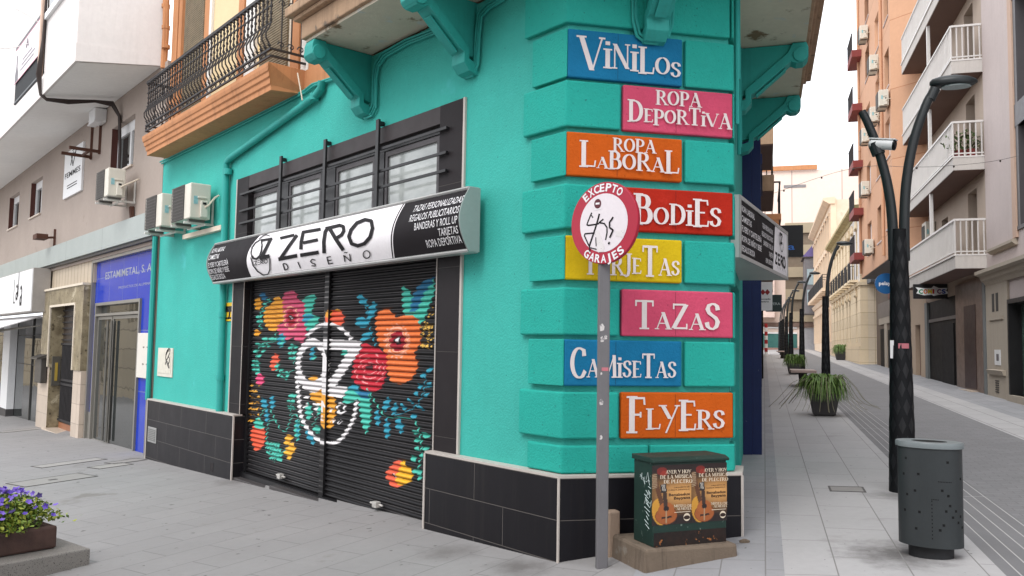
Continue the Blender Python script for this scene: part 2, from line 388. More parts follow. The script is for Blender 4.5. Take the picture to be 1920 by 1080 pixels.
sheet('paving_strip', fB, bs_, list(np.linspace(4.5, 5.5, 6)), m_dark, .004)
# access covers let into the plaza
def cover(label, px, wid, dep, fill, handle=False):
    r = ray(*px); t = 1.
    for _ in range(60):
        P = EYE+r*t; t += (P[2]-gz(P[0], P[1]))/abs(r[2])*.5
    P = EYE+r*t; fr = Fr(np.array([P[0], P[1], 0]), E38, E38n)
    o = thing('access_cover', label, 'manhole cover', (P[0], P[1], P[2]), 'access covers in the paving')
    def flat(mb, u0, u1, d0, d1, lift):
        q = [fr.p(a, b, 0) for a, b in ((u0, d0), (u1, d0), (u1, d1), (u0, d1))]
        return mb.solid([k+UZ*(gz(k[0], k[1])-.02) for k in q], [k+UZ*(gz(k[0], k[1])+lift) for k in q])
    e = .022; mb = MB()
    for a in ((0, wid, 0, e), (0, wid, dep-e, dep), (0, e, e, dep-e), (wid-e, wid, e, dep-e)): flat(mb, *a, .006)
    mb.build('rim', mat('cover rim', rgb(96, 92, 90, .5), rough=.6), o)
    flat(MB(), e, wid-e, e, dep-e, .0045).build('plate', fill, o)
    if handle: flat(MB(), wid*.45, wid*.55, dep*.42, dep*.56, .008).build('handle', mat('cover rim', 0), o)
m_cov = mat('cover infill', rgb(178, 174, 170, .6), var=.08, ns=3, rough=.75, bump=.001, bs=200)
m_cov2 = mat('cover infill cream', rgb(186, 182, 177, .64), var=.08, ns=3, rough=.75, bump=.001, bs=200)
cover('grey slab-filled access cover with a central handle, nearest the purple flowers', (46, 914), 1.0, .62, m_cov, True)
cover('long pale access cover in front of the marble doorway and blue shopfront', (78, 878), 1.05, .40, m_cov2)
cover('small cream access cover nearest the foot of the blue shopfront', (186, 880), .55, .40, m_cov2)
cover('small grey access cover by the threshold of the glass doors', (215, 871), .55, .35, m_cov)
cover('dark access cover in the pavement in front of the white awning shop', (5, 812), 1.1, .5, m_cov)
# ================================================================== CORNER BUILDING
TQ = (.040, .405, .345)
m_turq = mat('turquoise rendered wall', TQ, var=.07, ns=1.3, rough=.85, bump=.006, bs=55, speck=(30, .72, (.02, .20, .19)), patch=(.9, .62, (.055, .43, .40)), streak=(.13, (.02, .24, .22)))
m_turq_q = mat('turquoise stippled block', (.012, .36, .295), var=.06, ns=1.6, rough=.85, bump=.006, bs=60, speck=(46, .68, (.008, .19, .17)))
m_turq_s = mat('turquoise gloss paint', (.022, .33, .29), var=.10, ns=2, rough=.65, bump=.001, bs=60, streak=(.25, rgb(25, 110, 98, .6)))
m_tileA = mat('black plinth tile', rgb(31, 29, 33, .8), var=.15, ns=1.1, rough=.42, spec=.16, streak=(.22, rgb(92, 86, 82, .5)), brick=(dA, UZ, 1.05, .31, .0035, rgb(128, 122, 118, .5), .37))
m_tileC = mat('black plinth tile corner', rgb(32, 31, 36, .8), var=.15, ns=1.1, rough=.42, spec=.16, streak=(.22, rgb(92, 86, 82, .5)), brick=(dC, UZ, 1.3, .31, .0035, rgb(128, 122, 118, .5), .37))
m_jamb = mat('charcoal tile surround', rgb(40, 35, 37, .8), var=.12, ns=1.5, rough=.55, spec=.14, brick=(dA, UZ, 3., .78, .0035, rgb(100, 95, 92, .45), 0))
m_trim = mat('aluminium tile trim', rgb(205, 196, 188, .8), var=.08, ns=4, rough=.5)
m_blackm = mat('black painted steel', rgb(26, 25, 27), var=.15, ns=4, rough=.45)
m_iron = mat('wrought iron', rgb(38, 35, 36), var=.2, ns=5, rough=.6)
m_sand = mat('sand coloured render', rgb(236, 208, 160, .95), var=.07, ns=1.2, rough=.85, bump=.002, bs=60, streak=(.25, rgb(150, 112, 78, .7)))
m_terra = mat('terracotta painted moulding', rgb(205, 142, 96, .82), var=.10, ns=1.6, rough=.8, bump=.002, bs=50, streak=(.45, rgb(128, 80, 52, .7)))
m_stone = mat('weathered balcony stone', rgb(190, 158, 128, .75), var=.16, ns=2.2, rough=.9, bump=.004, bs=40, streak=(.75, rgb(98, 76, 60, .6)), patch=(2.5, .6, rgb(140, 124, 108, .6)))
m_soffit = mat('stained balcony soffit', rgb(214, 204, 184, .85), var=.12, ns=1.2, rough=.9, bump=.003, bs=40, patch=(1.9, .58, rgb(150, 124, 96, .6)), speck=(4, .64, rgb(206, 206, 200, .8)))
m_beige = mat('cream frame paint', rgb(225, 212, 192, .85), var=.06, ns=3, rough=.6)

cb = thing('corner_building', 'turquoise corner building with black tiled plinth, painted word panels and floral shutter', 'building', K1)
inner = lambda d: (k1(d)[:2], k2(d)[:2])
pA = lambda u, d: FA.p(u, d, 0)[:2]
pB = lambda b, d: FB.p(b, d, 0)[:2]
UL, BE = 10.12, 4.6
O0, O1, J0, J1 = 1.80, 6.35, 1.42, 6.74          # shutter opening and the outer edges of its surround
ZT = 4.74                                        # top of the turquoise storey
wl = MB()
wl.plan([pA(J0, -.1), k1(-.1)[:2], k2(-.1)[:2], pB(.43, -.1), pB(.43, -.5), k2(-.5)[:2], k1(-.5)[:2], pA(J0, -.5)], .55, 3.9)
wl.plan([pB(.43, -.1), pB(3.1, -.1), pB(3.1, -.5), pB(.43, -.5)], 2.3, 3.9); wl.plan([pB(3.1, -.1), pB(BE, -.1), pB(BE, -.5), pB(3.1, -.5)], -.3, 3.9)
wl.plan([pA(UL, -.1), pA(J1, -.1), pA(J1, -.5), pA(UL, -.5)], .55, 3.9)
wl.plan([pA(UL, -.1), k1(-.1)[:2], k2(-.1)[:2], pB(BE, -.1), pB(BE, -.5), k2(-.5)[:2], k1(-.5)[:2], pA(UL, -.5)], 3.9, ZT)
wl.build('wall', m_turq, cb)
# plinth with its ledge and metal trims
ZP = .645
for nm, pts in (('p', [pA(O0, 0), k1(0)[:2], k1(-.5)[:2], pA(O0, -.5)]), ('q', [pA(UL-.04, 0), pA(O1, 0), pA(O1, -.5), pA(UL-.04, -.5)])):
    MB().plan(pts, -.9, ZP-.02).build('plinth', m_tileA, cb)
MB().plan([k1(0)[:2]+nC[:2]*0, k2(0)[:2], pB(.42, 0), pB(.42, -.5), k2(-.5)[:2], k1(-.5)[:2]], -.9, ZP-.02).build('plinth', m_tileC, cb)
def ledge(a, b, c, d): MB().plan([a, b, c, d], ZP-.02, ZP).build('plinth_trim', m_trim, cb)
ledge(pA(O0-.0, .006), k1(.006)[:2], k1(-.12)[:2], pA(O0, -.12)); ledge(pA(UL-.04, .006), pA(O1, .006), pA(O1, -.12), pA(UL-.04, -.12))
ledge(k1(.006)[:2], k2(.006)[:2], k2(-.12)[:2], k1(-.12)[:2]); ledge(k2(.006)[:2], pB(.425, .006), pB(.425, -.12), k2(-.12)[:2])
each('plinth_trim', m_trim, cb, [(u-.012, u+.012, -.01, .008, -.5, ZP-.021) for u in (O0, O1, UL-.06)], FA)
for q in (k1(.004), k2(.004)): MB().tube([q+UZ*-.5, q+UZ*(ZP-.021)], .012, 6).build('plinth_trim', m_trim, cb)
# surround of the shutter and fanlight
each('door_surround', m_jamb, cb, [(J0, O0, -.5, -.085, ZP+.001, 3.9), (O1, J1, -.5, -.085, ZP+.001, 3.9)], FA)
j = MB(); j.box(FA, O0, O1, -.5, -.088, 3.73, 3.9); j.build('lintel', mat('dark brown lintel paint', rgb(50, 43, 44), var=.15, ns=3, rough=.6), cb)
each('surround_trim', m_trim, cb, [(u-.014, u+.014, -.1, -.078, ZP+.002, 3.9) for u in (J0-.01, J1+.01)]+[(O0-.012, O0-.001, -.12, -.078, ZP+.002, 2.5), (O1+.001, O1+.012, -.12, -.078, ZP+.002, 2.5)], FA)
# fanlight
fl = MB(); fl.box(FA, O0, O1, -.24, -.15, 2.5, 2.62); fl.box(FA, O0, O1, -.24, -.15, 3.66, 3.73); fl.box(FA, O0, O1, -.42, -.26, 2.5, 3.73)
mus = [O0, 2.93, 4.13, 5.35, O1]; PN = [(hA(x1, y, -.17)[0], hA(x0, y, -.17)[0]) for x0, x1, y in ((722, 825, 320), (630, 703, 350), (542, 603, 370), (474, 522, 390))]
edges = [O0]+[q for p in PN for q in p]+[O1]
for i in range(0, 10, 2): fl.box(FA, edges[i], edges[i+1], -.235, -.155, 2.62, 3.66)
flo = fl.build('fanlight', m_blackm, cb)
t_ = NT('milky window film'); n1 = t_.ramp(t_.noise(1., 4, .6, t_.stretch(2.5, 2.5, 5)), .35, .7)
t_.l(t_.mix(n1, rgb(176, 182, 180, .82), rgb(198, 203, 200, .92)), t_.b.inputs['Base Color']); t_.b.inputs['Roughness'].default_value = .12; t_.b.inputs['Specular IOR Level'].default_value = .7
m_milk = t_.m
for i in range(4):
    u0, u1 = PN[i][0]+.002, PN[i][1]-.002
    MB().box(FA, u0, u1, -.20, -.185, 2.62, 3.60).build('pane', m_milk, flo)
    s_ = MB()
    for a in ((u0, u0+.05, 2.62, 3.659), (u1-.05, u1, 2.62, 3.659), (u0+.05, u1-.05, 3.60, 3.659), (u0+.05, u1-.05, 2.95, 2.975)): s_.box(FA, a[0], a[1], -.184, -.165, a[2], a[3])
    s_.build('sash', mat('grey sash', rgb(92, 88, 90, .8), rough=.5), flo)
gr = MB()
zg = [hA(840, y, -.05)[1] for y in (238, 284, 318)]
for z in zg: gr.box(FA, O0-.16, O1+.2, -.066, -.044, z-.013, z+.013)
for z in zg:
    for u in (O0-.14, O1+.18): gr.box(FA, u-.012, u+.012, -.09, -.06, z-.012, z+.012)
for px_, py_ in ((709, 240), (610, 275), (527, 305)):
    u = hA(px_, py_, -.03)[0]; gr.box(FA, u-.028, u+.028, -.043, -.018, 2.52, 3.97); gr.box(FA, u-.028, u+.028, -.09, -.043, 3.91, 3.95)
gr.build('window_grille', m_blackm, cb)
# ---- roller shutters with the flower mural
Z1 = lambda x, y: (450+x/5.4, 520+y/5.4); Z2 = lambda x, y: (630+x/5.4, 500+y/5.4); Z3 = lambda x, y: (450+x/5.4, 700+y/5.4)
Z4 = lambda x, y: (630+x/4.5, 690+y/4.5); Z5 = lambda x, y: (540+x/4.156, 590+y/4.154)
SH = []
def smooth(p, n=6):
    p = np.array(p, float); m = len(p); out = []
    for i in range(m):
        a, b, c, d = p[i-1], p[i], p[(i+1) % m], p[(i+2) % m]
        for k in range(n):
            t = k/n; out.append(.5*((2*b)+(c-a)*t+(2*a-5*b+4*c-d)*t*t+(3*b-a-3*c+d)*t**3))
    return out
def blob(Z, col, p): SH.append((col, [Z(*q) for q in smooth(p)]))
def pol(Z, col, p): SH.append((col, [Z(*q) for q in p]))
def ell(Z, col, x, y, rx, ry, a=0):
    c, s = math.cos(math.radians(a)), math.sin(math.radians(a))
    SH.append((col, [Z(x+rx*math.cos(k)*c-ry*math.sin(k)*s, y+rx*math.cos(k)*s+ry*math.sin(k)*c) for k in np.linspace(0, 2*math.pi, 22)[:-1]]))
def leaf(Z, col, x0, y0, x1, y1, w):
    a, b = np.array([x0, y0], float), np.array([x1, y1], float); n = np.array([-(b-a)[1], (b-a)[0]]); n = n/np.linalg.norm(n)
    L = [a+(b-a)*t+n*w/2*math.sin(math.pi*t)**.8 for t in np.linspace(0, 1, 9)]; R_ = [a+(b-a)*t-n*w/2*math.sin(math.pi*t)**.8 for t in np.linspace(1, 0, 9)]
    SH.append((col, [Z(*q) for q in L+R_]))
def line(Z, col, p, w):
    p = np.array(p, float); q = [p[0]]
    for i in range(len(p)-1):
        a, b, c, d = p[max(i-1, 0)], p[i], p[i+1], p[min(i+2, len(p)-1)]
        for k in range(1, 7):
            t = k/6; q.append(.5*((2*b)+(c-a)*t+(2*a-5*b+4*c-d)*t*t+(3*b-a-3*c+d)*t**3))
    for i in range(len(q)-1):
        t = q[i+1]-q[i]; n = np.array([-t[1], t[0]]); n = n/(np.linalg.norm(n)+1e-9)*w/2; e = t*.12
        SH.append((col, [Z(*k) for k in (q[i]+n-e, q[i+1]+n+e, q[i+1]-n+e, q[i]-n-e)]))
PK, YE, RD, TE, BL, BB, CO, OR, WH, PALE = rgb(206, 84, 116), rgb(226, 158, 52), rgb(158, 26, 42), rgb(74, 186, 166), rgb(48, 148, 172), rgb(38, 110, 150), rgb(226, 96, 68), rgb(224, 116, 58), rgb(226, 222, 222), rgb(236, 168, 140)
blob(Z1, TE, [(640, 240), (700, 190), (775, 180), (755, 280), (720, 380), (665, 390)]); blob(Z1, TE, [(640, 400), (700, 370), (805, 405), (780, 480), (700, 540), (660, 490)]); blob(Z1, BL, [(640, 400), (700, 372), (760, 390), (700, 440), (660, 470)])
blob(Z1, YE, [(250, 400), (270, 310), (340, 260), (360, 205), (410, 200), (440, 240), (470, 300), (460, 430), (400, 470), (380, 540), (300, 530), (260, 470)])
for k in range(5): line(Z1, rgb(196, 122, 34), [(275+6*k, 320+45*k), (340, 300+42*k), (400, 312+42*k), (440, 330+40*k)], 8)
blob(Z1, PK, [(440, 240), (455, 170), (520, 135), (580, 160), (595, 225), (650, 250), (665, 330), (640, 420), (665, 480), (680, 560), (640, 660), (575, 640), (545, 605), (490, 635), (410, 580), (385, 500), (440, 460), (450, 380)])
ell(Z1, PALE, 525, 412, 78, 120); ell(Z1, PK, 525, 412, 66, 105); ell(Z1, RD, 525, 408, 48, 86); ell(Z1, rgb(30, 20, 22), 525, 408, 22, 28); ell(Z1, WH, 525, 408, 12, 14)
leaf(Z1, BL, 440, 560, 415, 715, 80); leaf(Z1, TE, 450, 600, 418, 712, 30)
ell(Z1, YE, 192, 272, 36, 66); leaf(Z1, BB, 215, 150, 275, 235, 60); ell(Z1, YE, 182, 565, 30, 36)
line(Z1, TE, [(320, 215), (270, 275), (225, 350), (205, 430), (215, 520)], 7); line(Z1, TE, [(370, 560), (365, 640), (300, 660), (230, 680), (180, 780), (170, 960)], 6)
for x, y in ((300, 235), (265, 275), (240, 335), (188, 400), (220, 393), (198, 450), (232, 450), (215, 508)): ell(Z1, TE, x, y, 18, 14, 30)
for x, y in ((265, 625), (330, 625), (195, 680)): ell(Z1, TE, x, y, 30, 16, 5)
for x, y in ((240, 690), (290, 690), (162, 745), (240, 745), (205, 797), (155, 855), (190, 860), (148, 895), (192, 900), (155, 940), (195, 940), (183, 968), (370, 630)): ell(Z1, TE, x, y, 19, 17, 30)
blob(Z1, CO, [(320, 860), (340, 800), (375, 770), (405, 830), (390, 900), (350, 945), (315, 920)]); leaf(Z1, TE, 390, 860, 375, 950, 40)
line(Z1, TE, [(400, 920), (430, 970), (490, 985), (530, 945), (575, 935)], 7)
for x, y in ((425, 935), (400, 990), (440, 1010), (455, 970), (490, 965), (490, 1000), (465, 1025)): ell(Z1, TE, x, y, 17, 13, 40)
line(Z1, TE, [(540, 680), (540, 760), (560, 890)], 5)
for x, y in ((515, 710), (540, 690), (570, 705), (518, 770), (560, 765), (525, 825), (560, 820)): ell(Z1, TE, x, y, 18, 17)
ell(Z1, rgb(222, 80, 124), 210, 1035, 40, 62)
blob(Z1, CO, [(900, 440), (905, 370), (935, 335), (1000, 335), (1055, 375), (1060, 440), (1030, 490), (960, 490), (920, 480)]); blob(Z1, YE, [(900, 400), (910, 350), (935, 335), (930, 400)]); blob(Z1, YE, [(970, 340), (1000, 322), (1030, 335), (1000, 350)])
# right leaf
OL = [(680, 195), (740, 230), (785, 300), (850, 180), (1000, 95), (1010, 250), (960, 380), (910, 520), (865, 590), (800, 520), (700, 500), (685, 380)]
pol(Z2, TE, OL); pol(Z2, BB, [(790, 290), (850, 180), (1000, 95), (990, 160), (900, 270), (850, 400), (820, 455), (760, 460), (770, 360)])
blob(Z2, OR, [(410, 560), (430, 480), (500, 430), (570, 455), (620, 515), (700, 495), (800, 500), (850, 570), (865, 680), (860, 780), (805, 880), (838, 990), (800, 1100), (740, 1160), (650, 1190), (560, 1150), (520, 1000), (520, 890), (440, 780), (420, 660)])
ell(Z2, PALE, 630, 755, 118, 150); ell(Z2, OR, 630, 755, 100, 128); ell(Z2, PALE, 630, 755, 90, 115); ell(Z2, RD, 632, 755, 80, 104); ell(Z2, rgb(24, 16, 18), 632, 752, 38, 40); ell(Z2, WH, 632, 745, 17, 27)
for k in range(16):
    a = k*2*math.pi/16; ell(Z2, PALE, 630+128*math.cos(a), 757+170*math.sin(a), 11, 13)
blob(Z2, rgb(190, 34, 52), [(180, 1050), (200, 930), (260, 850), (290, 775), (430, 830), (510, 880), (525, 990), (500, 1150), (440, 1250), (330, 1260), (230, 1200), (170, 1130)])
for k, (rx, ry) in enumerate(((65, 60), (105, 105), (150, 155))):
    for a0 in (20, 145, 265): line(Z2, rgb(236, 150, 150), [(350+rx*math.cos(math.radians(a0+k*37+t)), 1030+ry*math.sin(math.radians(a0+k*37+t))) for t in (0, 30, 60, 90)], 9)
ell(Z2, rgb(60, 20, 26), 352, 1022, 42, 26)
leaf(Z2, BL, 228, 280, 328, 405, 72); leaf(Z2, BL, 405, 345, 345, 545, 74); ell(Z2, BL, 272, 565, 66, 54); leaf(Z2, BL, 372, 660, 258, 750, 70); line(Z2, BL, [(315, 410), (335, 540), (365, 660), (410, 800)], 9)
for _ in range(46): ell(Z2, rgb(222, 176, 78), 872+rng.random()*118, 560+rng.random()*275, 8, 9)
for x, y in ((975, 410), (945, 480), (985, 485), (955, 510)): ell(Z2, rgb(222, 176, 78), x, y, 9, 10)
# lower right
for x0, y0, x1, y1, w in ((735, 35, 745, 90, 34), (820, -10, 780, 40, 40), (700, 130, 728, 178, 30), (820, 120, 770, 165, 34), (672, 195, 702, 240, 28), (790, 210, 755, 250, 28), (618, 255, 655, 305, 30), (690, 320, 757, 355, 34), (632, 395, 690, 420, 32), (455, 240, 412, 375, 52), (520, 290, 485, 400, 44), (558, 295, 592, 358, 36), (350, 340, 366, 505, 44), (436, 415, 440, 610, 46), (525, 415, 560, 555, 60)): leaf(Z4, BL, x0, y0, x1, y1, w)
line(Z4, BL, [(510, 395), (600, 370), (690, 310), (750, 190), (765, 60)], 7)
line(Z4, TE, [(270, 170), (305, 230), (340, 290), (430, 410), (540, 415), (660, 440), (710, 540), (730, 680), (705, 850)], 9)
for x, y, rx, ry, a in ((675, 540, 28, 18, 0), (763, 565, 35, 22, 25), (690, 606, 25, 18, 0), (697, 685, 26, 17, 55), (765, 680, 24, 14, 0), (662, 765, 34, 18, 60), (735, 745, 12, 22, 0), (714, 905, 17, 42, 5), (685, 870, 36, 16, 0)): ell(Z4, TE, x, y, rx, ry, a)
blob(Z4, CO, [(430, 890), (470, 830), (520, 780), (560, 790), (610, 830), (600, 940), (550, 1000), (500, 1005), (450, 960)]); blob(Z4, rgb(236, 178, 44), [(560, 790), (580, 785), (610, 830), (655, 880), (640, 950), (580, 985), (520, 980), (512, 910), (540, 860)]); ell(Z4, WH, 503, 908, 8, 18); ell(Z4, rgb(24, 16, 18), 492, 905, 8, 18)
pol(Z4, TE, [(62, 290), (90, 200), (140, 135), (200, 160), (200, 260), (120, 300)]); pol(Z4, BL, [(100, 190), (140, 135), (200, 160), (200, 220), (140, 190)])
pol(Z4, TE, [(198, 200), (290, 205), (300, 330), (300, 450), (262, 560), (225, 470), (205, 330)]); pol(Z4, BB, [(198, 195), (290, 205), (280, 260), (205, 250)])
# lower left
blob(Z3, CO, [(115, 620), (150, 530), (240, 540), (262, 600), (250, 720), (170, 785), (130, 700)]); blob(Z3, TE, [(150, 530), (168, 465), (215, 455), (250, 550), (200, 560)])
for x, y, rx, ry in ((505, 650, 38, 32), (482, 695, 26, 30), (530, 745, 36, 44), (500, 795, 44, 48), (508, 860, 18, 22), (545, 770, 24, 34)): ell(Z3, rgb(232, 172, 54), x, y, rx, ry)
leaf(Z3, BL, 235, 245, 275, 370, 62); leaf(Z3, BL, 330, 215, 340, 375, 48); leaf(Z3, BL, 278, 355, 282, 510, 40); leaf(Z3, TE, 585, 455, 590, 690, 56); leaf(Z3, BL, 588, 460, 598, 680, 22)
line(Z3, TE, [(215, 440), (260, 360), (320, 380), (370, 480), (430, 580), (480, 575), (520, 470), (560, 415), (605, 450), (620, 520), (680, 530)], 7)
line(Z3, TE, [(275, 760), (285, 560), (310, 485), (360, 475), (395, 520)], 7)
for i in range(5):
    line(Z3, TE, [(290+30*i, 700+18*i), (330+24*i, 790+6*i), (350+18*i, 900-16*i)], 6)
    for k in range(5): ell(Z3, TE, 290+26*i+8*k, 715+36*k-2*i*k, 11, 16, 20)
line(Z3, TE, [(275, 790), (360, 835), (440, 800), (470, 760)], 9); leaf(Z3, TE, 370, 850, 440, 890, 30)
for x, y in ((525, 225), (560, 230), (510, 285), (550, 285), (505, 345), (548, 348)): ell(Z3, TE, x, y, 20, 17)
line(Z3, TE, [(540, 210), (530, 300), (520, 430)], 5)
for _ in range(60):
    r_ = rng.integers(0, 7); ell(Z3, rgb(222, 160, 60), 95+rng.random()*118, 110+60*r_+rng.random()*18, 9, 6)
# white lettering of the mural
ell(Z5, TE, 205, 330, 18, 22); leaf(Z5, BL, 205, 240, 185, 360, 30); leaf(Z5, TE, 480, 280, 420, 310, 40); ell(Z5, YE, 205, 500, 34, 17)
def ring(Z, col, x, y, rx, ry, ix, iy, jx=0, jy=0):
    o = [Z(x+rx*math.cos(k), y+ry*math.sin(k)) for k in np.linspace(0, 2*math.pi, 49)]; i_ = [Z(x+jx+ix*math.cos(k), y+jy+iy*math.sin(k)) for k in np.linspace(0, 2*math.pi, 49)]
    for a in range(48): SH.append((col, [o[a], o[a+1], i_[a+1], i_[a]]))
leaf(Z5, TE, 165, 680, 170, 830, 48); leaf(Z5, TE, 240, 695, 246, 780, 46); ell(Z5, TE, 232, 892, 30, 32); leaf(Z5, BL, 145, 880, 210, 1015, 48); line(Z5, TE, [(190, 870), (225, 820), (240, 780)], 5)
blob(Z5, YE, [(180, 620), (250, 585), (320, 600), (370, 650), (376, 760), (355, 870), (315, 888), (280, 840), (268, 720), (200, 672)])
line(Z5, WH, [(150, 170), (220, 105), (310, 72), (400, 95), (470, 150), (500, 195)], 26)
line(Z5, WH, [(76, 480), (90, 640), (110, 790), (160, 890), (225, 960), (310, 1000), (400, 985), (470, 900), (520, 800), (540, 670)], 26)
ring(Z5, WH, 200, 395, 132, 212, 92, 134, -3, -12)
pol(Z5, WH, [(296, 190), (576, 205), (574, 276), (296, 268)]); pol(Z5, WH, [(482, 270), (574, 270), (372, 565), (325, 600), (300, 570)]); pol(Z5, WH, [(286, 520), (330, 480), (370, 556), (478, 562), (432, 650), (330, 632), (286, 612)])
ring(Z5, WH, 420, 730, 35, 48, 20, 30)
for p in ([(205, 698), (262, 698)], [(212, 735), (240, 735)], [(232, 700), (228, 760)], [(292, 668), (292, 758)], [(292, 672), (312, 720)], [(335, 720), (345, 760)], [(130, 725), (165, 690)], [(135, 640), (170, 645)]): line(Z5, WH, p, 15)
for p in ([(285, 790), (285, 820)], [(285, 790), (302, 790)], [(285, 805), (300, 805)], [(285, 820), (302, 820)], [(343, 808), (343, 840)], [(343, 808), (366, 842)], [(366, 808), (366, 842)], [(398, 815), (400, 845), (415, 850), (422, 815)], [(200, 770), (210, 800)], [(235, 790), (245, 800)]): line(Z5, WH, p, 6)
DS = -.2
POLY = [(c, np.array([hit(FA, x, y, DS) for x, y in p])) for c, p in SH]
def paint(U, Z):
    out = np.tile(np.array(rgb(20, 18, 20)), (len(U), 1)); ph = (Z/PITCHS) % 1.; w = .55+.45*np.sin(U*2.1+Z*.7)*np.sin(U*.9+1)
    lip = (ph > .76) & (ph < .93); out[lip] = np.outer(w[lip], np.array(rgb(150, 146, 146)))          # grey highlight of each slat lip painted into the colour
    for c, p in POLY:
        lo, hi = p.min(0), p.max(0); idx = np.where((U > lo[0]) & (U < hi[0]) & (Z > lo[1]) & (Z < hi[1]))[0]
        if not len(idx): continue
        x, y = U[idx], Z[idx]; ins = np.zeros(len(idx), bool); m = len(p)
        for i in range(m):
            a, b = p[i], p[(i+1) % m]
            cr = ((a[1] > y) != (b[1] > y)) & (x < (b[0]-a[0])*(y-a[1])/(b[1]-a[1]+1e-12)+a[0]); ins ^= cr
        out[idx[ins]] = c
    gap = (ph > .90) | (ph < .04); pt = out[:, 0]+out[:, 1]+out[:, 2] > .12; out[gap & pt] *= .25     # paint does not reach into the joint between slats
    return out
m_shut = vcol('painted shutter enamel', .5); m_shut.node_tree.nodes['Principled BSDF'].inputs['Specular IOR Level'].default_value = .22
def painted_grid(name, us, zs, dfun, parent, m):
    n, k = len(us), len(zs); U = np.repeat(us, k); Z = np.tile(zs, n)
    mb = MB(); dd = np.tile(dfun(zs), n)
    mb.v = (FA.o[None] + FA.e1[None]*U[:, None] + FA.e2[None]*dd[:, None] + UZ[None]*Z[:, None]).tolist()
    mb.f = [(i*k+j, i*k+j+1, (i+1)*k+j+1, (i+1)*k+j) for i in range(n-1) for j in range(k-1)]
    o = mb.build(name, m, parent, fix=False); me = o.data
    if Vector(me.polygons[0].normal).dot(Vector(nA)) < 0: me.flip_normals()
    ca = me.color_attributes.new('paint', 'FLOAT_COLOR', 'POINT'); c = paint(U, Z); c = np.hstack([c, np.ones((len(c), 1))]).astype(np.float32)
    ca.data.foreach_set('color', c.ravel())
    for p in me.polygons: p.use_smooth = True
    return o
PITCHS = .0585
def slat(z):
    t = (z/PITCHS) % 1.
    return DS + np.where(t < .74, .022*np.sin(np.pi*t/.74)**.8, -.006)
zz = np.arange(-.22, 2.50, PITCHS/10)
UP_ = hit(FA, 612, 780, DS)[0]
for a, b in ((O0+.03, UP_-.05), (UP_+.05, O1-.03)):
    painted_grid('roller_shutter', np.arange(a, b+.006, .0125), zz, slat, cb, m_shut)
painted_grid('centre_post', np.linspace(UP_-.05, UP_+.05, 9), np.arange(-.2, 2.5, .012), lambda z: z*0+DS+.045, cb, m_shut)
each('shutter_guide', m_blackm, cb, [(UP_-.05, UP_+.05, DS-.05, DS+.044, -.2, 2.5), (O0, O0+.05, DS-.05, DS+.04, -.25, 2.6), (O1-.05, O1, DS-.05, DS+.04, -.25, 2.6), (O0, O1, -.46, -.24, 2.45, 2.5)], FA)
for px in ((526, 893), (706, 946)):
    u, z = hit(FA, *px, -.14); q = MB(); q.box(FA, u-.035, u+.045, -.17, -.11, z-.03, z+.03); q.tube([FA.p(u-.1, -.15, z), FA.p(u+.14, -.15, z)], .012)
    q.build('shutter_lock', mat('worn white metal', rgb(200, 196, 190, .8), var=.25, ns=20, rough=.4), cb, bevel=.008)
st = MB(); st.box(FA, O0, 5.2, -.45, -.02, -.75, -.135); st.box(FA, 5.2, O1, -.45, -.02, -.75, -.185); st.build('door_step', mat('dark stone step', rgb(72, 68, 68, .8), var=.15, ns=2.5, rough=.6), cb, bevel=.008)
st = MB(); st.box(FA, O0, O1, -.45, -.12, -.3, -.12); st.build('threshold', m_blackm, cb)
# ---- rusticated corner blocks and painted panels
rows = [((1060, 52), (1058, 143), 'r'), ((1164.4, 157.8), (1164.4, 243.6), 'l'), ((1058, 245.5), (1056.4, 328), 'r'), ((1167, 350), (1184, 433.3), 'l'), ((1054, 440.5), (1054, 523.5), 'r'), ((1164.9, 541.8), (1164.9, 630), 'l'), ((1054, 636), (1054, 723.7), 'r'), ((1163.6, 735.6), (1164.4, 822.9), 'l')]
qA, qC2 = k1(-.055), k2(-.055)
uq = float((qA-K1)@dA); cq0 = float((qA-K1)@dC); cq1 = float((qC2-K1)@dC); bq = float((qC2-K2)@dB)
cl, cr = hC(1164.5, 600)[0], hC(1281, 600)[0]
cols = ['blue', 'pink', 'orange', 'red', 'yellow', 'pink', 'blue', 'orange']
pc = {'blue': (.010, .165, .33), 'pink': (.58, .075, .145), 'orange': (.55, .10, .009), 'red': (.42, .022, .010), 'yellow': (.60, .42, .010)}
pm = {k: mat(k+' panel paint', v, var=.09, ns=4, rough=.85, spec=.15, bump=.005, bs=42, speck=(40, .70, tuple(np.array(v)*.6)), patch=(3, .66, tuple(np.minimum(np.array(v)*1.12+.006, 1)))) for k, v in pc.items()}
m_let = mat('hand painted white lettering', rgb(226, 216, 214, .95), var=.05, ns=6, rough=.7)
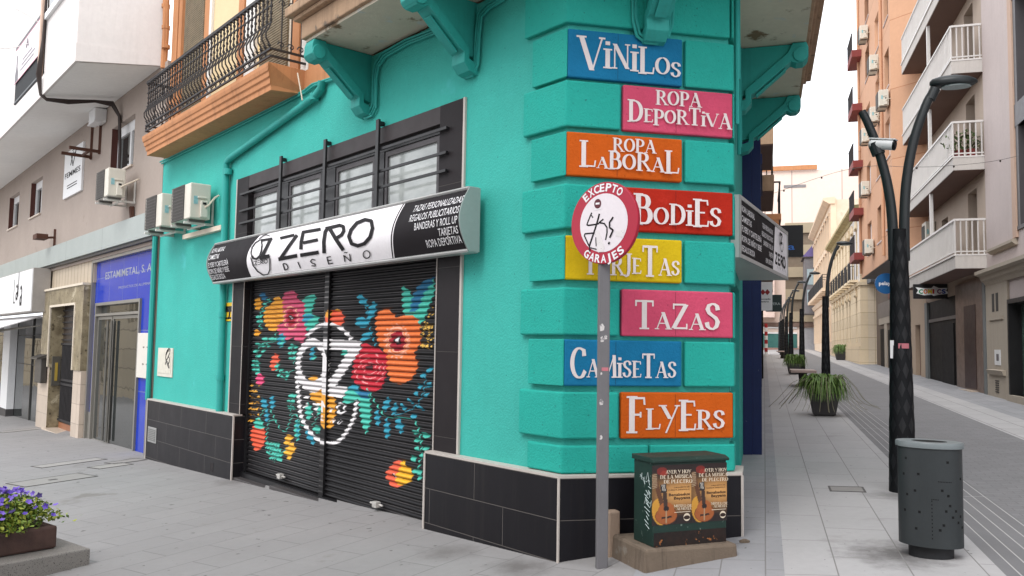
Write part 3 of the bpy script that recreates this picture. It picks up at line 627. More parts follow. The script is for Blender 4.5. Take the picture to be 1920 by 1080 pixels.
words = [([('V', 1, 0), ('i', .82, .12), ('N', .74, .13), ('i', .82, .10), ('L', .80, .04), ('O', .52, .06), ('S', .46, 0)],),
         (['R', 'O', 'P', 'A'], [('D', 1.3, -.02), ('E', .8, 0), ('P', .95, -.14), ('O', .8, .0), ('R', .85, 0), ('T', 1.05, 0), ('i', .9, -.02), ('V', .8, -.03), ('A', .95, -.1)]),
         (['R', 'O', 'P', 'A'], [('L', 1.42, .05), ('A', .62, .02), ('B', 1, 0), ('O', .85, .02), ('R', 1, 0), ('A', .8, -.02), ('L', 1.25, -.06)]),
         ([('B', 1.1, 0), ('O', .62, .02), ('D', .75, .03), ('i', .78, .03), ('E', 1, 0), ('S', .7, .02)],),
         ([('T', 1, 0), ('A', .7, 0), ('R', .8, 0), ('J', .8, .1), ('E', .65, .08), ('T', 1.3, 0), ('A', .72, .05), ('S', .62, .06)],),
         ([('T', 1.05, 0), ('A', .62, 0), ('Z', .95, 0), ('A', .6, 0), ('S', 1, 0)],),
         ([('C', 1.15, -.06), ('A', .66, 0), ('M', .82, 0), ('i', .75, 0), ('S', .62, 0), ('E', .6, 0), ('T', .9, 0), ('A', .6, 0), ('S', .6, 0)],),
         ([('F', 1.15, 0), ('L', .66, .1), ('Y', .75, .12), ('E', .98, .06), ('R', .62, .1), ('S', .6, .12)],)]
read = ['VINILOS', 'ROPA DEPORTIVA', 'ROPA LABORAL', 'BODIES', 'TARJETAS', 'TAZAS', 'CAMISETAS', 'FLYERS']
DQ = -.055
zrow = [(hC(*b, DQ)[1], hC(*a, DQ)[1]) for a, b, _ in rows]
last = (ZP+.005, zrow[-1][0]-.05)
top = (zrow[0][1]+.05, ZT-.002)
iA = lambda d: k1(d)
def lblock(z0, z1, ua, ca, parent=cb, m=m_turq_q, name='quoin_block'):   # wraps the corner from the A face to ca on C
    o = MB().plan([FA.p(ua, DQ, 0)[:2], k1(DQ)[:2], FC.p(ca, DQ, 0)[:2], FC.p(ca, -.12, 0)[:2], k1(-.12)[:2], FA.p(ua, -.12, 0)[:2]], z0, z1)
    return o.build(name, m, parent, bevel=.014)
def cblock(z0, z1, c0, c1, m=m_turq_q, name='quoin_block', label=None, d=DQ, bb=None):
    o = MB()
    if bb is None: o.box(FC, c0, c1, -.12, d, z0, z1)
    else: o.plan([FC.p(c0, d, 0)[:2], k2(DQ)[:2], FB.p(bb, DQ, 0)[:2], FB.p(bb, -.12, 0)[:2], k2(-.12)[:2], FC.p(c0, -.12, 0)[:2]], z0, z1)
    return o.build(name, m, cb, bevel=.012, label=label)
g = .006
for i, ((z0, z1), (_, _, side)) in enumerate(zip(zrow, rows)):
    ua = .44 if side == 'r' else .55
    P_ = None
    if side == 'r':
        lblock(z0, z1, ua, cq0+.012)
        MB().plan([FC.p(cq0+.013, DQ, 0)[:2], FC.p(cr, DQ, 0)[:2], FC.p(cr, -.12, 0)[:2], FC.p(cq0+.013, -.12, 0)[:2]], z0, z1)
        P_ = cblock(z0, z1, cq0+.013, cr-.012, pm[cols[i]], 'painted_panel', cols[i]+' painted panel lettered '+read[i])
        cblock(z0, z1, cr+.014, None, bb=bq+.30)
        a, b = cq0+.013, cr-.012
    else:
        lblock(z0, z1, ua, cl-.016)
        P_ = cblock(z0, z1, cl+.004, cq1-.010, pm[cols[i]], 'painted_panel', cols[i]+' painted panel lettered '+read[i])
        MB().plan([FC.p(cq1-.008, DQ, 0)[:2], k2(DQ)[:2], FB.p(bq+.25, DQ, 0)[:2], FB.p(bq+.25, -.12, 0)[:2], k2(-.12)[:2], FC.p(cq1-.008, -.12, 0)[:2]], z0, z1).build('quoin_block', m_turq_q, cb, bevel=.012)
        a, b = cl+.004, cq1-.010
    H, w_ = z1-z0, b-a; mb = MB(); dd = DQ+.003
    sx = a+w_*(.43 if side == 'r' else .475); MB().box(FC, sx-.002, sx+.002, DQ-.004, DQ+.0012, z0+.012, z1-.012).build('joint', mat(cols[i]+' panel joint', tuple(np.array(pc[cols[i]])*.45), rough=.9), P_)
    if i == 0: put_roman(mb, words[i][0], FC, a+.10*w_, a+.985*w_, z0+.17*H, H*.68, dd)
    elif i == 1: put_roman(mb, words[i][0], FC, a+.29*w_, a+.70*w_, z0+.62*H, H*.31, dd); put_roman(mb, words[i][1], FC, a+.04*w_, a+.975*w_, z0+.21*H, H*.36, dd)
    elif i == 2: put_roman(mb, words[i][0], FC, a+.39*w_, a+.76*w_, z0+.62*H, H*.30, dd); put_roman(mb, words[i][1], FC, a+.11*w_, a+.965*w_, z0+.20*H, H*.41, dd)
    elif i == 3: put_roman(mb, words[i][0], FC, a+.10*w_, a+.885*w_, z0+.17*H, H*.62, dd)
    elif i == 4: put_roman(mb, words[i][0], FC, a+.15*w_, a+.975*w_, z0+.14*H, H*.54, dd)
    elif i == 5: put_roman(mb, words[i][0], FC, a+.11*w_, a+.88*w_, z0+.17*H, H*.58, dd)
    elif i == 6: put_roman(mb, words[i][0], FC, a+.05*w_, a+.945*w_, z0+.20*H, H*.58, dd)
    elif i == 7: put_roman(mb, words[i][0], FC, a+.05*w_, a+.92*w_, z0+.14*H, H*.66, dd)
    lo = mb.build('lettering', m_let, P_, fix=False)
    if Vector(lo.data.polygons[0].normal).dot(Vector(nC)) < 0: lo.data.flip_normals()
lblock(last[0], last[1], .44, (cl+cr)/2-.03); cblock(last[0], last[1], (cl+cr)/2-.016, None, bb=bq+.25)
lblock(top[0], top[1], .55, cq1-.03); cblock(top[0], top[1], cq1-.016, None, bb=bq+.25)
# ---- side door on the narrow street (the wall there starts again beyond it)
sd_ = MB(); sd_.box(FB, .43, 3.1, -.3, -.22, -.3, 2.3); sd_.box(FB, .43, .5, -.22, -.12, -.3, 2.3)
sd_.build('side_door', m_blackm, cb)
# ---- upper storey
up = MB(); up.plan([pA(UL+.18, -.2), k1(-.2)[:2], k2(-.2)[:2], pB(BE, -.2), pB(BE, -.6), k2(-.6)[:2], k1(-.6)[:2], pA(UL+.18, -.6)], ZT+.001, 7.9)
up.build('upper_wall', m_sand, cb)
bd = MB()                                       # terracotta string course and pilaster strips
bd.plan([pA(UL+.1, -.13), pA(3.4, -.13), pA(3.4, -.3), pA(UL+.1, -.3)], ZT+.002, 5.0)
bd.build('string_course', m_terra, cb); each('pilaster_strip', m_terra, cb, [(a, b, -.25, -.14, 5.001, 7.85) for a, b in ((UL-.28, UL-.02), (8.30, 8.52), (9.62, 9.78), (6.9, 7.1), (5.05, 5.3), (4.5, 4.75))], FA)
def sh_blind(u0, u1, z0, z1):
    o = MB(); o.box(FA, u0, u1, -.3, -.19, z0, z1)
    w = o.build('window', m_beige, cb); mb = MB(); z = z0+.05
    while z < z1: mb.tube([FA.p(u0+.06, -.172, z), FA.p(u1-.06, -.172, z)], .016, 5); z += .036
    mb.build('roller_blind', mat('slatted blind', rgb(150, 136, 112, .8), var=.25, ns=9, rough=.7), w)
sh_blind(8.56, 9.6, 5.1, 7.8); sh_blind(5.4, 6.4, 5.1, 7.8)
q = MB(); q.box(FA, 7.12, 8.28, -.26, -.17, 5.02, 7.86); q.build('wall_panel', mat('cream wall panel', rgb(232, 208, 164, .88), var=.05, ns=2, rough=.8), cb)
each('door_frame', mat('white frame paint', rgb(235, 230, 222, .9), var=.04, ns=3, rough=.5), cb, [(8.18, 8.28, -.168, -.13, 5.02, 7.86), (6.5, 6.85, -.26, -.15, 5.02, 7.86), (4.8, 5.0, -.26, -.15, 5.02, 7.86)], FA)
# ---- stone balcony wrapping the corner
def wrap(mb, d, ul, br, z0, z1, din=-.1):
    mb.plan([pA(ul, d), k1(d)[:2], k2(d)[:2], pB(br, d), pB(br, din), k2(din)[:2], k1(din)[:2], pA(ul, din)], z0, z1)
sb = MB(); wrap(sb, .60, 3.30, 3.93, 4.76, 4.79); bs0 = sb.build('balcony_slab', m_soffit, cb)
sb = MB(); wrap(sb, .64, 3.34, 3.97, 4.791, 4.99, -.19); wrap(sb, .70, 3.42, 4.03, 4.992, 5.04, -.19); wrap(sb, .76, 3.50, 4.09, 5.042, 5.14, -.19); sb.build('balcony_edge', m_stone, cb, bevel=.012)
def bracket(fr, u):
    f = fr.at(u, 0); r = [(-.12, 4.755), (.59, 4.755), (.60, 4.68)]
    web = [(-.12, 4.754), (.50, 4.754), (.45, 4.62), (.03, 4.26), (-.12, 4.22)]
    o = MB(); o.prof(f, web, -.055, .055)
    s_ = [(.60, 4.754), (.62, 4.70), (.62, 4.60), (.57, 4.545), (.50, 4.54), (.45, 4.565), (.10, 4.27), (.06, 4.25), (.06, 4.16), (.0, 4.09), (-.12, 4.06), (-.12, 4.16), (.0, 4.20), (.0, 4.30), (.42, 4.655), (.47, 4.754)]
    o.prof(f, s_, -.095, .095)
    o.prof(f, [(.10, 4.255), (.40, 4.51), (.405, 4.495), (.11, 4.24)], -.05, .05)
    o.lathe(f.p(0, .545, 0), [(.001, -.11), (.075, -.11), (.075, .11), (.001, .11)], 14)
    n = 14; v = o.v[-4*n:]; c = f.p(0, .545, 4.625)                  # turn the scroll onto its side
    o.v[-4*n:] = [tuple(c + f.e2*((np.array(p)-f.p(0, .545, 0))@f.e1) + f.e1*p[2] + UZ*((np.array(p)-f.p(0, .545, 0))@f.e2)) for p in v]
    o.build('balcony_bracket', m_turq_s, cb, bevel=.006)
bracket(FA, 3.2); bracket(FA, 1.33); bracket(FC, .76); bracket(FB, 1.9); bracket(FB, 3.75)
rl = MB()
for z in (5.2, 5.95):
    P = [FA.p(3.42, .66, z), k1(.66)+UZ*z, k2(.66)+UZ*z, FB.p(4.0, .66, z)]
    for a, b in zip(P[:-1], P[1:]): rl.bar(a, b, .04)
    rl.bar(FA.p(3.42, .66, z), FA.p(3.42, -.2, z), .04); rl.bar(FB.p(4.0, .66, z), FB.p(4.0, -.2, z), .04)
for fr, a, b, s0 in ((FA, .3, 3.42, None), (FB, 0, 4., None)):
    u = a
    while u < b: rl.tube([fr.p(u, .66, 5.2), fr.p(u, .66, 5.95)], .011, 5); rl.tube([fr.p(u+.055+.04*math.cos(t), .66, 5.30+.05*math.sin(t)) for t in np.linspace(0, 6.2, 9)], .007, 4); u += .125
rl.build('balcony_railing', m_iron, cb)
# ---- long terracotta balcony with the wrought iron railing
B0, B1, BD = 4.83, 9.84, .35
pf = [(-.2, 4.71), (.275, 4.69), (.275, 4.755), (.295, 4.77), (.30, 4.83), (.32, 4.845), (.325, 4.90), (.34, 4.915), (BD, 4.96), (BD, 5.01), (-.2, 5.01)]
bl = MB(); n = len(pf)
base = [FA.p(B0+max(0, BD-d if d > 0 else 0), d, z) for d, z in pf]; top_ = [FA.p(B1-max(0, BD-d if d > 0 else 0)*.6, d, z) for d, z in pf]
bl.solid(base, top_); bl.build('balcony_slab', m_terra, cb, bevel=.004)
rl = MB(); D = .31; zt, zb = 5.92, 5.10
def baluster(fr, u, d):
    pts = [(0, zb+.10), (.015, zb+.16), (.055, zb+.22), (.06, zb+.28), (.02, zb+.36), (0, zb+.42)]
    rl.tube([fr.p(u, d+a, z) for a, z in pts]+[fr.p(u, d, zt)], .011, 5)
    for k in range(4): z = zb+.46+k*.085; rl.tube([fr.p(u, d, z-.014), fr.p(u, d, z+.014)], .019, 5)
    for z in (zb+.13, zt-.06): rl.tube([fr.p(u-.03, d, z), fr.p(u, d+.03, z+.015), fr.p(u+.03, d, z)], .008, 4)
u = B0+.06
while u < B1-.05: baluster(FA, u, D); u += .118
for z, w in ((zt, .04), (zb+.09, .025), (zb, .025)):
    rl.bar(FA.p(B0+.03, D, z), FA.p(B1-.03, D, z), w)
    for uu in (B0+.03, B1-.03): rl.bar(FA.p(uu, D, z), FA.p(uu, -.2, z), w)
for z in (zt-.18, zb+.42): rl.bar(FA.p(B0+.03, D, z), FA.p(B1-.03, D, z), .014)
u = B0+.1
while u < B1-.2:                                   # frieze of scrolls
    for s_ in (0, 1): rl.tube([FA.p(u+.08+(.16 if s_ else 0)+(.035-.003*k)*math.cos(k*.8)*(1 if s_ else -1), D, zb+.045+(.035-.003*k)*math.sin(k*.8)) for k in range(9)], .007, 4)
    rl.bar(FA.p(u+.11, D, zb+.075), FA.p(u+.27, D, zb+.025), .01); u += .33
for uu in (B0+.03, B1-.03):
    f = FA.at(uu, 0, 0, math.pi/2)
    for k in range(3):
        dd = .0+.13*k-.08
        rl.tube([FA.p(uu, dd, zb+.09), FA.p(uu, dd, zt)], .010, 5)
        for zz_ in (zb+.16, zt-.14): rl.tube([FA.p(uu, dd+(.05-.005*j)*math.cos(j*.8), zz_+(.05-.005*j)*math.sin(j*.8)) for j in range(10)], .008, 4)
rl.build('balcony_railing', m_iron, cb)
# ---- pipes and cables
PT = lambda l, d=-.04: [FA.p(*(lambda q: (q[0], d, q[1]))(hA(x, y, d))) for x, y in l]
dp = MB(); dp.tube(PT([(604, 152), (602, 166), (592, 180), (560, 204), (432, 296), (425, 305), (424, 318), (418, 560), (411, 772)]), .047, 10)
for p in ((428, 322), (417, 590), (590, 182), (413, 708)):
    a = PT([p])[0]; dp.tube([a+UZ*.04, a-UZ*.04], .058, 10)
dp.build('drainpipe', m_turq_s, cb, smooth=True)
def cable(l, r=.013, off=(0, 3), d=-.07):
    cbm = MB()
    for k in off: cbm.tube(PT([(x+k*.9, y+k) for x, y in l], d), r, 6)
    cbm.build('cable_bundle', m_turq_s, cb, smooth=True)
cable([(300, 304), (420, 246), (520, 196), (570, 170), (585, 158), (610, 150), (630, 143), (660, 128)])
cable([(668, 188), (668, 206), (678, 215), (692, 210), (699, 195), (700, 140), (704, 118), (716, 100), (760, 75), (830, 48)], off=(0, 4, 7))
cable([(853, 100), (855, 128), (865, 139), (880, 135), (890, 115), (893, 60), (897, 25), (912, 8), (940, -8)], off=(0, 4, 7))
cbm = MB()
for off in (0, .028):
    cbm.tube([FC.p(*(lambda q: (q[0], -.035, q[1]))(hC(x+off*200, y-off*150, -.035))) for x, y in ((1186, -20), (1187, 40), (1194, 68), (1210, 80), (1230, 82), (1248, 72), (1255, 50), (1258, -10))], .013, 6)
cbm.build('cable_bundle', m_turq_s, cb, smooth=True); cbm = MB()
for k, (d, z) in enumerate(((-.03, 3.5), (-.02, 3.9), (-.05, 3.6))): cbm.tube([FB.p(.12+.07*k, d, 4.75), FB.p(.12+.07*k, d, z)], .016, 6)
cbm.tube([FB.p(1.7, -.06, 4.75), FB.p(1.7, -.06, 3.6)], .02, 6); cbm.tube([FB.p(1.82, -.05, 4.75), FB.p(1.82, -.05, 3.7)], .02, 6)
cbm.build('cable_bundle', m_turq_s, cb, smooth=True)
c2 = MB(); c2.tube(PT([(558, 137), (563, 165), (567, 188)], .05), .008, 5); c2.build('loose_cable', m_beige, cb)
tp = MB(); tp.tube(PT([(312, -30), (311, 60), (307, 128)], -.1), .06, 8)
for y in (12, 52, 88): a = PT([(311, y)], -.1)[0]; tp.tube([a+UZ*.03, a-UZ*.03], .075, 8)
tp.build('downpipe', m_terra, cb, smooth=True)
# ---- small fittings on the wall
def plate(fr, x0, y0, x1, y1, d, th, name, m, parent, bev=.004):
    (ua, za), (ub, zb_) = hit(fr, x0, y0, d), hit(fr, x1, y1, d)
    return MB().box(fr, min(ua, ub), max(ua, ub), d, d+th, min(za, zb_), max(za, zb_)).build(name, m, parent, bevel=bev), (min(ua, ub), max(ua, ub), min(za, zb_), max(za, zb_))
mb_ = thing('meter_cover', 'cream meter cover with scribbled tags on the turquoise wall, left of the drainpipe', 'meter box', FA.p(9.5, -.1, 1.1))
o, (a, b, c, d) = plate(FA, 299, 652, 324, 708, -.1, .02, 'frame', mat('cream enamel', rgb(224, 218, 204, .85), var=.08, ns=8, rough=.5), mb_)
MB().box(FA, a+.06, b-.06, -.08, -.072, c+.06, d-.06).build('door', mat('scribbled enamel', rgb(222, 216, 200, .85), var=.1, ns=9, rough=.5, speck=(9, .66, rgb(70, 66, 60))), mb_)
g_ = MB()
for k in range(4): g_.tube([FA.p(a+.2+.1*math.cos(t*1.7+k), -.069, c+.2+.07*k+.06*math.sin(t*2.3)) for t in np.linspace(0, 3, 9)], .006, 4)
g_.build('scribble', m_blackm, mb_)
vg = thing('vent_plate', 'small grey ventilation plate set in the black plinth at its left end', 'vent', FA.p(9.6, 0, .2))
o, (a, b, c, d) = plate(FA, 279, 799, 293, 832, 0, .012, 'plate', mat('grey plastic', rgb(158, 158, 156, .8), var=.08, ns=9, rough=.5), vg)
s_ = MB()
for k in range(7): z = c+.04+(d-c-.08)*k/6; s_.box(FA, a+.04, b-.04, .013, .018, z-.008, z+.008)
s_.build('slat', mat('grey plastic dark', rgb(120, 120, 118, .8), rough=.5), vg)
hs_ = MB(); hs_.box(FA, *sorted((hit(FA, 394.5, 870, 0)[0], hit(FA, 400, 870, 0)[0])), -.02, .003, hit(FA, 397, 884, 0)[1], hit(FA, 397, 868, 0)[1]); hs_.build('broken_tile', mat('dark hole', rgb(28, 22, 24)), cb)
al = thing('alarm_sign', 'small yellow alarm notice between the drainpipe and the shutter surround', 'sign', FA.p(6.95, -.1, 1.9))
o, (a, b, c, d) = plate(FA, 425, 568, 436, 602, -.098, .012, 'plate', mat('yellow plastic', rgb(232, 190, 40, .9), var=.05, ns=5, rough=.5), al)
x_ = MB(); x_.box(FA, a+.02, b-.02, -.085, -.083, d-.13, d-.05); x_.tube([FA.p((a+b)/2+.05*math.cos(t), -.083, (c+d)/2-.02+.07*math.sin(t)) for t in np.linspace(.3, 5, 10)], .014, 5); x_.box(FA, a+.02, b-.02, -.085, -.083, c+.03, c+.055)
x_.build('mark', m_blackm, al)
# ---- air conditioners
m_acw = mat('off white air conditioner casing', rgb(226, 220, 206, .86), var=.05, ns=3, rough=.5, streak=(.3, rgb(160, 142, 116, .7)))
m_acg = mat('grey air conditioner grille', rgb(120, 116, 112, .7), var=.1, ns=5, rough=.5)
def aircon(fr, u, d, z, L=.82, dep=.30, h=.56, label='', group=None, brace=True, side=-1):
    """outdoor unit with its back towards the wall; fan on the front, valve cover on the side"""
    o = thing('air_conditioner', label, 'air conditioner', fr.p(u, d, z), group); f = fr
    MB().box(f, u, u+L, d, d+dep, z+.04, z+h).build('casing', m_acw, o, bevel=.015)
    g_ = MB(); cx, cz, R_ = u+L*.60, z+.04+(h-.04)*.5, min(h*.44, L*.33)
    g_.box(f, cx-R_*1.05, cx+R_*1.05, d+dep+.001, d+dep+.006, cz-R_*1.05, cz+R_*1.05); gp = g_.build('grille_back', mat('dark fan recess', rgb(60, 58, 56), rough=.6), o)
    w = MB()
    for k in range(11):
        t = -1+2*k/10; w.bar(f.p(cx-R_*1.04, d+dep+.014, cz+t*R_), f.p(cx+R_*1.04, d+dep+.014, cz+t*R_), .008); w.bar(f.p(cx+t*R_, d+dep+.018, cz-R_*1.04), f.p(cx+t*R_, d+dep+.018, cz+R_*1.04), .008)
    w.build('grille', m_acg, o)
    us = u-.045; v = MB(); v.box(f, us, u-.001, d+.05, d+.16, z+.06, z+h*.55); v.box(f, us+.02, u-.001, d+.06, d+.2, z+h*.6, z+h*.66); v.build('valve_cover', m_acw, o, bevel=.012)
    s_ = MB(); s_.box(f, u-.006, u-.001, d+.19, d+.25, z+h*.45, z+h*.66); s_.build('rating_sticker', mat('pale blue sticker', rgb(150, 196, 200, .85), var=.2, ns=30, rough=.4), o)
    s_ = MB(); s_.box(f, us-.006, us-.001, d+.08, d+.13, z+h*.44, z+h*.5); s_.build('label_plate', m_blackm, o)
    each('foot', m_acg, o, [(uu-.03, uu+.03, d+.04, d+dep-.03, z+.005, z+.04) for uu in (u+.14, u+L-.14)], f)
    if brace:
        b_ = MB()
        for uu in (u+.14, u+L-.14):
            b_.bar(f.p(uu, -.1, z-.015), f.p(uu, d+dep+.03, z-.015), .035); b_.bar(f.p(uu, -.085, z-.02), f.p(uu, -.085, z+.38), .03)
        b_.bar(f.p(u+.05, d+.05, z-.03), f.p(u+L-.05, d+.05, z-.03), .025)
        b_.build('wall_bracket', mat('white bracket steel', rgb(220, 216, 208, .85), var=.08, ns=6, rough=.5), o)
    h_ = MB(); h_.tube([f.p(u-.03, d+.1, z+.2), f.p(u-.09, d+.06, z+.24), f.p(u-.11, -.02, z+.36), f.p(u-.1, -.08, z+.4)], .014, 6); h_.build('hose', m_beige, o, smooth=True)
    return o
aircon(FA, 7.52, .0, 3.36, L=.84, label='nearer white air conditioner of the turquoise wall pair, beside the drainpipe', group='air conditioners on the turquoise wall')
aircon(FA, 8.72, .03, 3.36, L=.84, label='white air conditioner on the turquoise wall, partly behind the nearer unit', group='air conditioners on the turquoise wall')
cs_ = MB(); (ua, za), (ub, zb_) = hA(345, 446, -.05), hA(417, 425, -.05); cs_.bar(FA.p(ua, -.06, (za+zb_)/2), FA.p(ub, -.06, (za+zb_)/2), .07); cs_.build('cable_trunking', m_beige, cb)
# ================================================================== SHOP SIGNS
m_sf = mat('brushed aluminium sign frame', rgb(196, 196, 194, .85), var=.05, ns=3, rough=.35, metal=.3)
m_sw = mat('white sign sheet', rgb(240, 236, 238, 1.), var=.02, ns=2, rough=.5, spec=.2)
m_sk = mat('black sign sheet', rgb(34, 30, 33, .9), var=.06, ns=2, rough=.6, spec=.12)
m_ink = mat('black sign lettering', rgb(26, 23, 26), var=.05, ns=3, rough=.6, spec=.15)
m_wt = mat('white sign lettering', rgb(232, 230, 232, .95), var=.03, ns=3, rough=.4)
SU0, SU1, SZ0, SZ1, SD0 = 1.07, 7.05, 2.44, 2.99, -.02
Rr = .40; zc_, hh = (SZ0+SZ1)/2, (SZ1-SZ0)/2
def bulge(z): t = (z-zc_)/hh; return SD0+.10+.11*math.cos(t*math.pi/2*.96)
sg = thing('shop_sign', 'long bulging black and white sign over the floral shutter', 'sign', FA.p((SU0+SU1)/2, SD0, SZ0))
prof_ = [(bulge(z), z) for z in np.linspace(SZ0+.012, SZ1-.012, 15)]
MB().prof(FA, [(SD0, SZ0), (SD0+.1, SZ0)]+[(d-.012, z) for d, z in prof_]+[(SD0+.1, SZ1), (SD0, SZ1)], SU0+.012, SU1-.012).build('casing', mat('white sign casing', rgb(214, 216, 214, .9), rough=.45), sg)
e = MB()
for a, b in ((SU0, SU0+.012), (SU1-.012, SU1)): e = MB(); e.prof(FA, [(SD0-.005, SZ0-.006), (SD0+.11, SZ0-.006)]+[(d+.008, z) for d, z in prof_]+[(SD0+.11, SZ1+.006), (SD0-.005, SZ1+.006)], a, b); e.build('end_cap', mat('pale grey end cap', rgb(166, 178, 174, .75), var=.05, ns=2, rough=.45), sg)
e = MB()
for z in (SZ0, SZ1): e = MB(); e.prof(FA, [(SD0, z-.014), (SD0+.115, z-.014), (SD0+.125, z), (SD0+.115, z+.014), (SD0, z+.014)], SU0+.0121, SU1-.0121); e.build('frame_rail', m_sf, sg)
def skin(name, edge0, edge1, m, off, n=14):     # a printed sheet on the bulge between two edge curves u(z)
    mb = MB(); zs = np.linspace(SZ0+.018, SZ1-.018, n)
    for z in zs:
        for q in np.linspace(0, 1, 3): mb.v.append(tuple(FA.p(edge0(z)+(edge1(z)-edge0(z))*q, bulge(z)+off, z)))
    for i in range(n-1):
        for j in range(2): mb.f.append((i*3+j, i*3+j+1, i*3+4+j, i*3+3+j))
    o = mb.build(name, m, sg, smooth=2, fix=False)
    if Vector(o.data.polygons[0].normal).dot(Vector(nA)) < 0: o.data.flip_normals()
    return o
def hS(x, y):                                    # photo point on the bulging sheet
    d = .15
    for _ in range(6): u, z = hA(x, y, d); d = bulge(min(max(z, SZ0), SZ1))
    return u, z
uu = lambda x, y: hS(x, y)[0]
eL = lambda z: uu(466, 500)+.06-.24*((z-SZ0)/(SZ1-SZ0))**2
eR = lambda z: uu(722, 440)-.0+.20*(1-(z-SZ0)/(SZ1-SZ0))**2*.9-.16
bl_ = skin('black_panel', eL, lambda z: SU1-.03, m_sk, -.004); br_ = skin('black_panel', lambda z: SU0+.03, eR, m_sk, -.004); wh = skin('white_panel', eR, eL, m_sw, -.004)
for f_ in (lambda z: eL(z)+.02, lambda z: eR(z)-.045): skin('stripe', f_, lambda z, f_=f_: f_(z)+.016, m_sw if f_(zc_) < 3 else m_ink, -.001)
def on_sign(u0, z0, k=.003): return lambda a, b: FA.p(u0-a, bulge(min(max(z0+b, SZ0), SZ1))+k, z0+b)
def fixn(o, n):
    bm = bmesh.new(); bm.from_mesh(o.data)
    fl_ = [f for f in bm.faces if f.normal.dot(Vector(n)) < 0]; bmesh.ops.reverse_faces(bm, faces=fl_); bm.to_mesh(o.data); bm.free(); return o
def zat(x, y, d=.2): return hS(x, y)
# right hand list
tx = MB()
for s, (x0, y0), (x1, y1) in (('TAZAS PERSONALIZADAS', (774, 397), (866, 380)), ('REGALOS PUBLICITARIOS', (767, 416), (860, 399)), ('BANDERAS Y ROLL UP', (777, 433), (858, 417)), ('TARJETAS', (824, 443), (861, 437)), ('ROPA DEPORTIVA', (802, 464), (868, 456))):
    ua, za = zat(x0, y0); ub, zb_ = zat(x1, y1); put_text(tx, s, None, (1, 0, 0), (0, 1, 0), w=ua-ub, h=.062, bold=.012, shear=.22, warp=None) if False else None
    put_text(tx, s, (0, 0, 0), (1, 0, 0), (0, 1, 0), w=ua-ub, h=.068, bold=.004, shear=.16, warp=on_sign(ua, (za+zb_)/2-.0))
fixn(tx.build('service_list', m_wt, br_, fix=False), nA)
tx = MB()
for s, (x0, y0), (x1, y1) in (('ROPA LABORAL', (396, 475), (420, 470)), ('CAMISETAS', (391, 488), (410, 484)), ('FLYERS Y CARTELERÍA', (391, 503), (428, 495)), ('ROPA DE NIÑO Y BEBÉ', (393, 515), (431, 508)), ('REGALOS BODA', (397, 526), (424, 521))):
    ua, za = zat(x0, y0, .15); ub, zb_ = zat(x1, y1, .15); put_text(tx, s, (0, 0, 0), (1, 0, 0), (0, 1, 0), w=ua-ub, h=.068, bold=.004, shear=.16, warp=on_sign(ua, (za+zb_)/2))
fixn(tx.build('service_list', m_wt, bl_, fix=False), nA)
# lettering and emblem of the middle panel: strokes given as photo points on the sheet
def strokes(mb, L, hitf, place, n0=0):
    k = n0
    for pts, w in L:
        P = [np.array(hitf(*p)) for p in pts]
        for i in range(len(P)-1):
            t = P[i+1]-P[i]; l = np.linalg.norm(t); t = t/(l+1e-9); n = np.array([-t[1], t[0]])*w/2; m_ = max(1, int(l/.05)); k += 1
            a0, b0 = P[i]-t*w*.12*(i > 0), P[i+1]+t*w*.12*(i < len(P)-2)
            for s in range(m_):
                a = a0+(b0-a0)*s/m_; b = a0+(b0-a0)*(s+1)/m_
                mb.poly([place(*(a+n), k), place(*(b+n), k), place(*(b-n), k), place(*(a-n), k)])
    return mb
def strokes_px(mb, L, Z, n0=0):                   # pen strokes (photo width) laid on the bulging sheet
    k = n0
    for pts, w in L:
        P = [np.array(Z(*p)) for p in pts]; k += 1
        for i in range(len(P)-1):
            t = P[i+1]-P[i]; l = np.linalg.norm(t); t = t/(l+1e-9); n = np.array([-t[1], t[0]])*w/2; m_ = max(1, int(l/6)); k += .25
            a0, b0 = P[i]-t*w*.18*(i > 0), P[i+1]+t*w*.18*(i < len(P)-2)
            for s_ in range(m_):
                a = a0+(b0-a0)*s_/m_; b = a0+(b0-a0)*(s_+1)/m_
                mb.poly([FA.p(u, bulge(min(max(z, SZ0), SZ1))+.001+.00012*k, z) for u, z in (hS(*(a+n)), hS(*(b+n)), hS(*(b-n)), hS(*(a-n)))])
    return mb
def ep(cx, cy, rx, ry, a0=0, a1=360, n=22): return [(cx+rx*math.cos(math.radians(a0+(a1-a0)*i/n)), cy+ry*math.sin(math.radians(a0+(a1-a0)*i/n))) for i in range(n+1)]
ZA = lambda x, y: (440+x/6.829, 420+y/6.825); ZB = lambda x, y: (560+x/5.85, 380+y/5.85)
lg = MB(); strokes_px(lg, [([(582, 182), (765, 140)], 5.4), ([(800, 140), (690, 290), (585, 445)], 6.2), ([(560, 452), (800, 405)], 7)], ZA)
strokes_px(lg, [([(40, 325), (242, 290)], 6), ([(52, 318), (28, 430), (24, 512)], 6.2), ([(48, 440), (212, 406)], 6), ([(18, 578), (220, 545)], 7), ([(280, 556), (276, 430), (292, 320), (318, 280)], 6.6), ([(295, 285), (450, 248), (492, 262), (496, 310), (470, 355), (420, 385)], 6.2), ([(345, 290), (410, 400), (492, 522)], 7.2), ([(552, 370), (575, 300), (640, 222), (730, 186), (798, 200), (812, 280), (784, 380), (722, 450), (650, 474), (582, 450), (552, 370), (556, 352)], 6.6)], ZB, 4)
lg.build('brand_lettering', m_ink, wh, fix=False)
sm = MB(); strokes_px(sm, [([(620, 512), (645, 590), (676, 582), (686, 556), (670, 520), (645, 506), (620, 512)], 1.9), ([(812, 486), (846, 566)], 1.9)], ZA, 20)
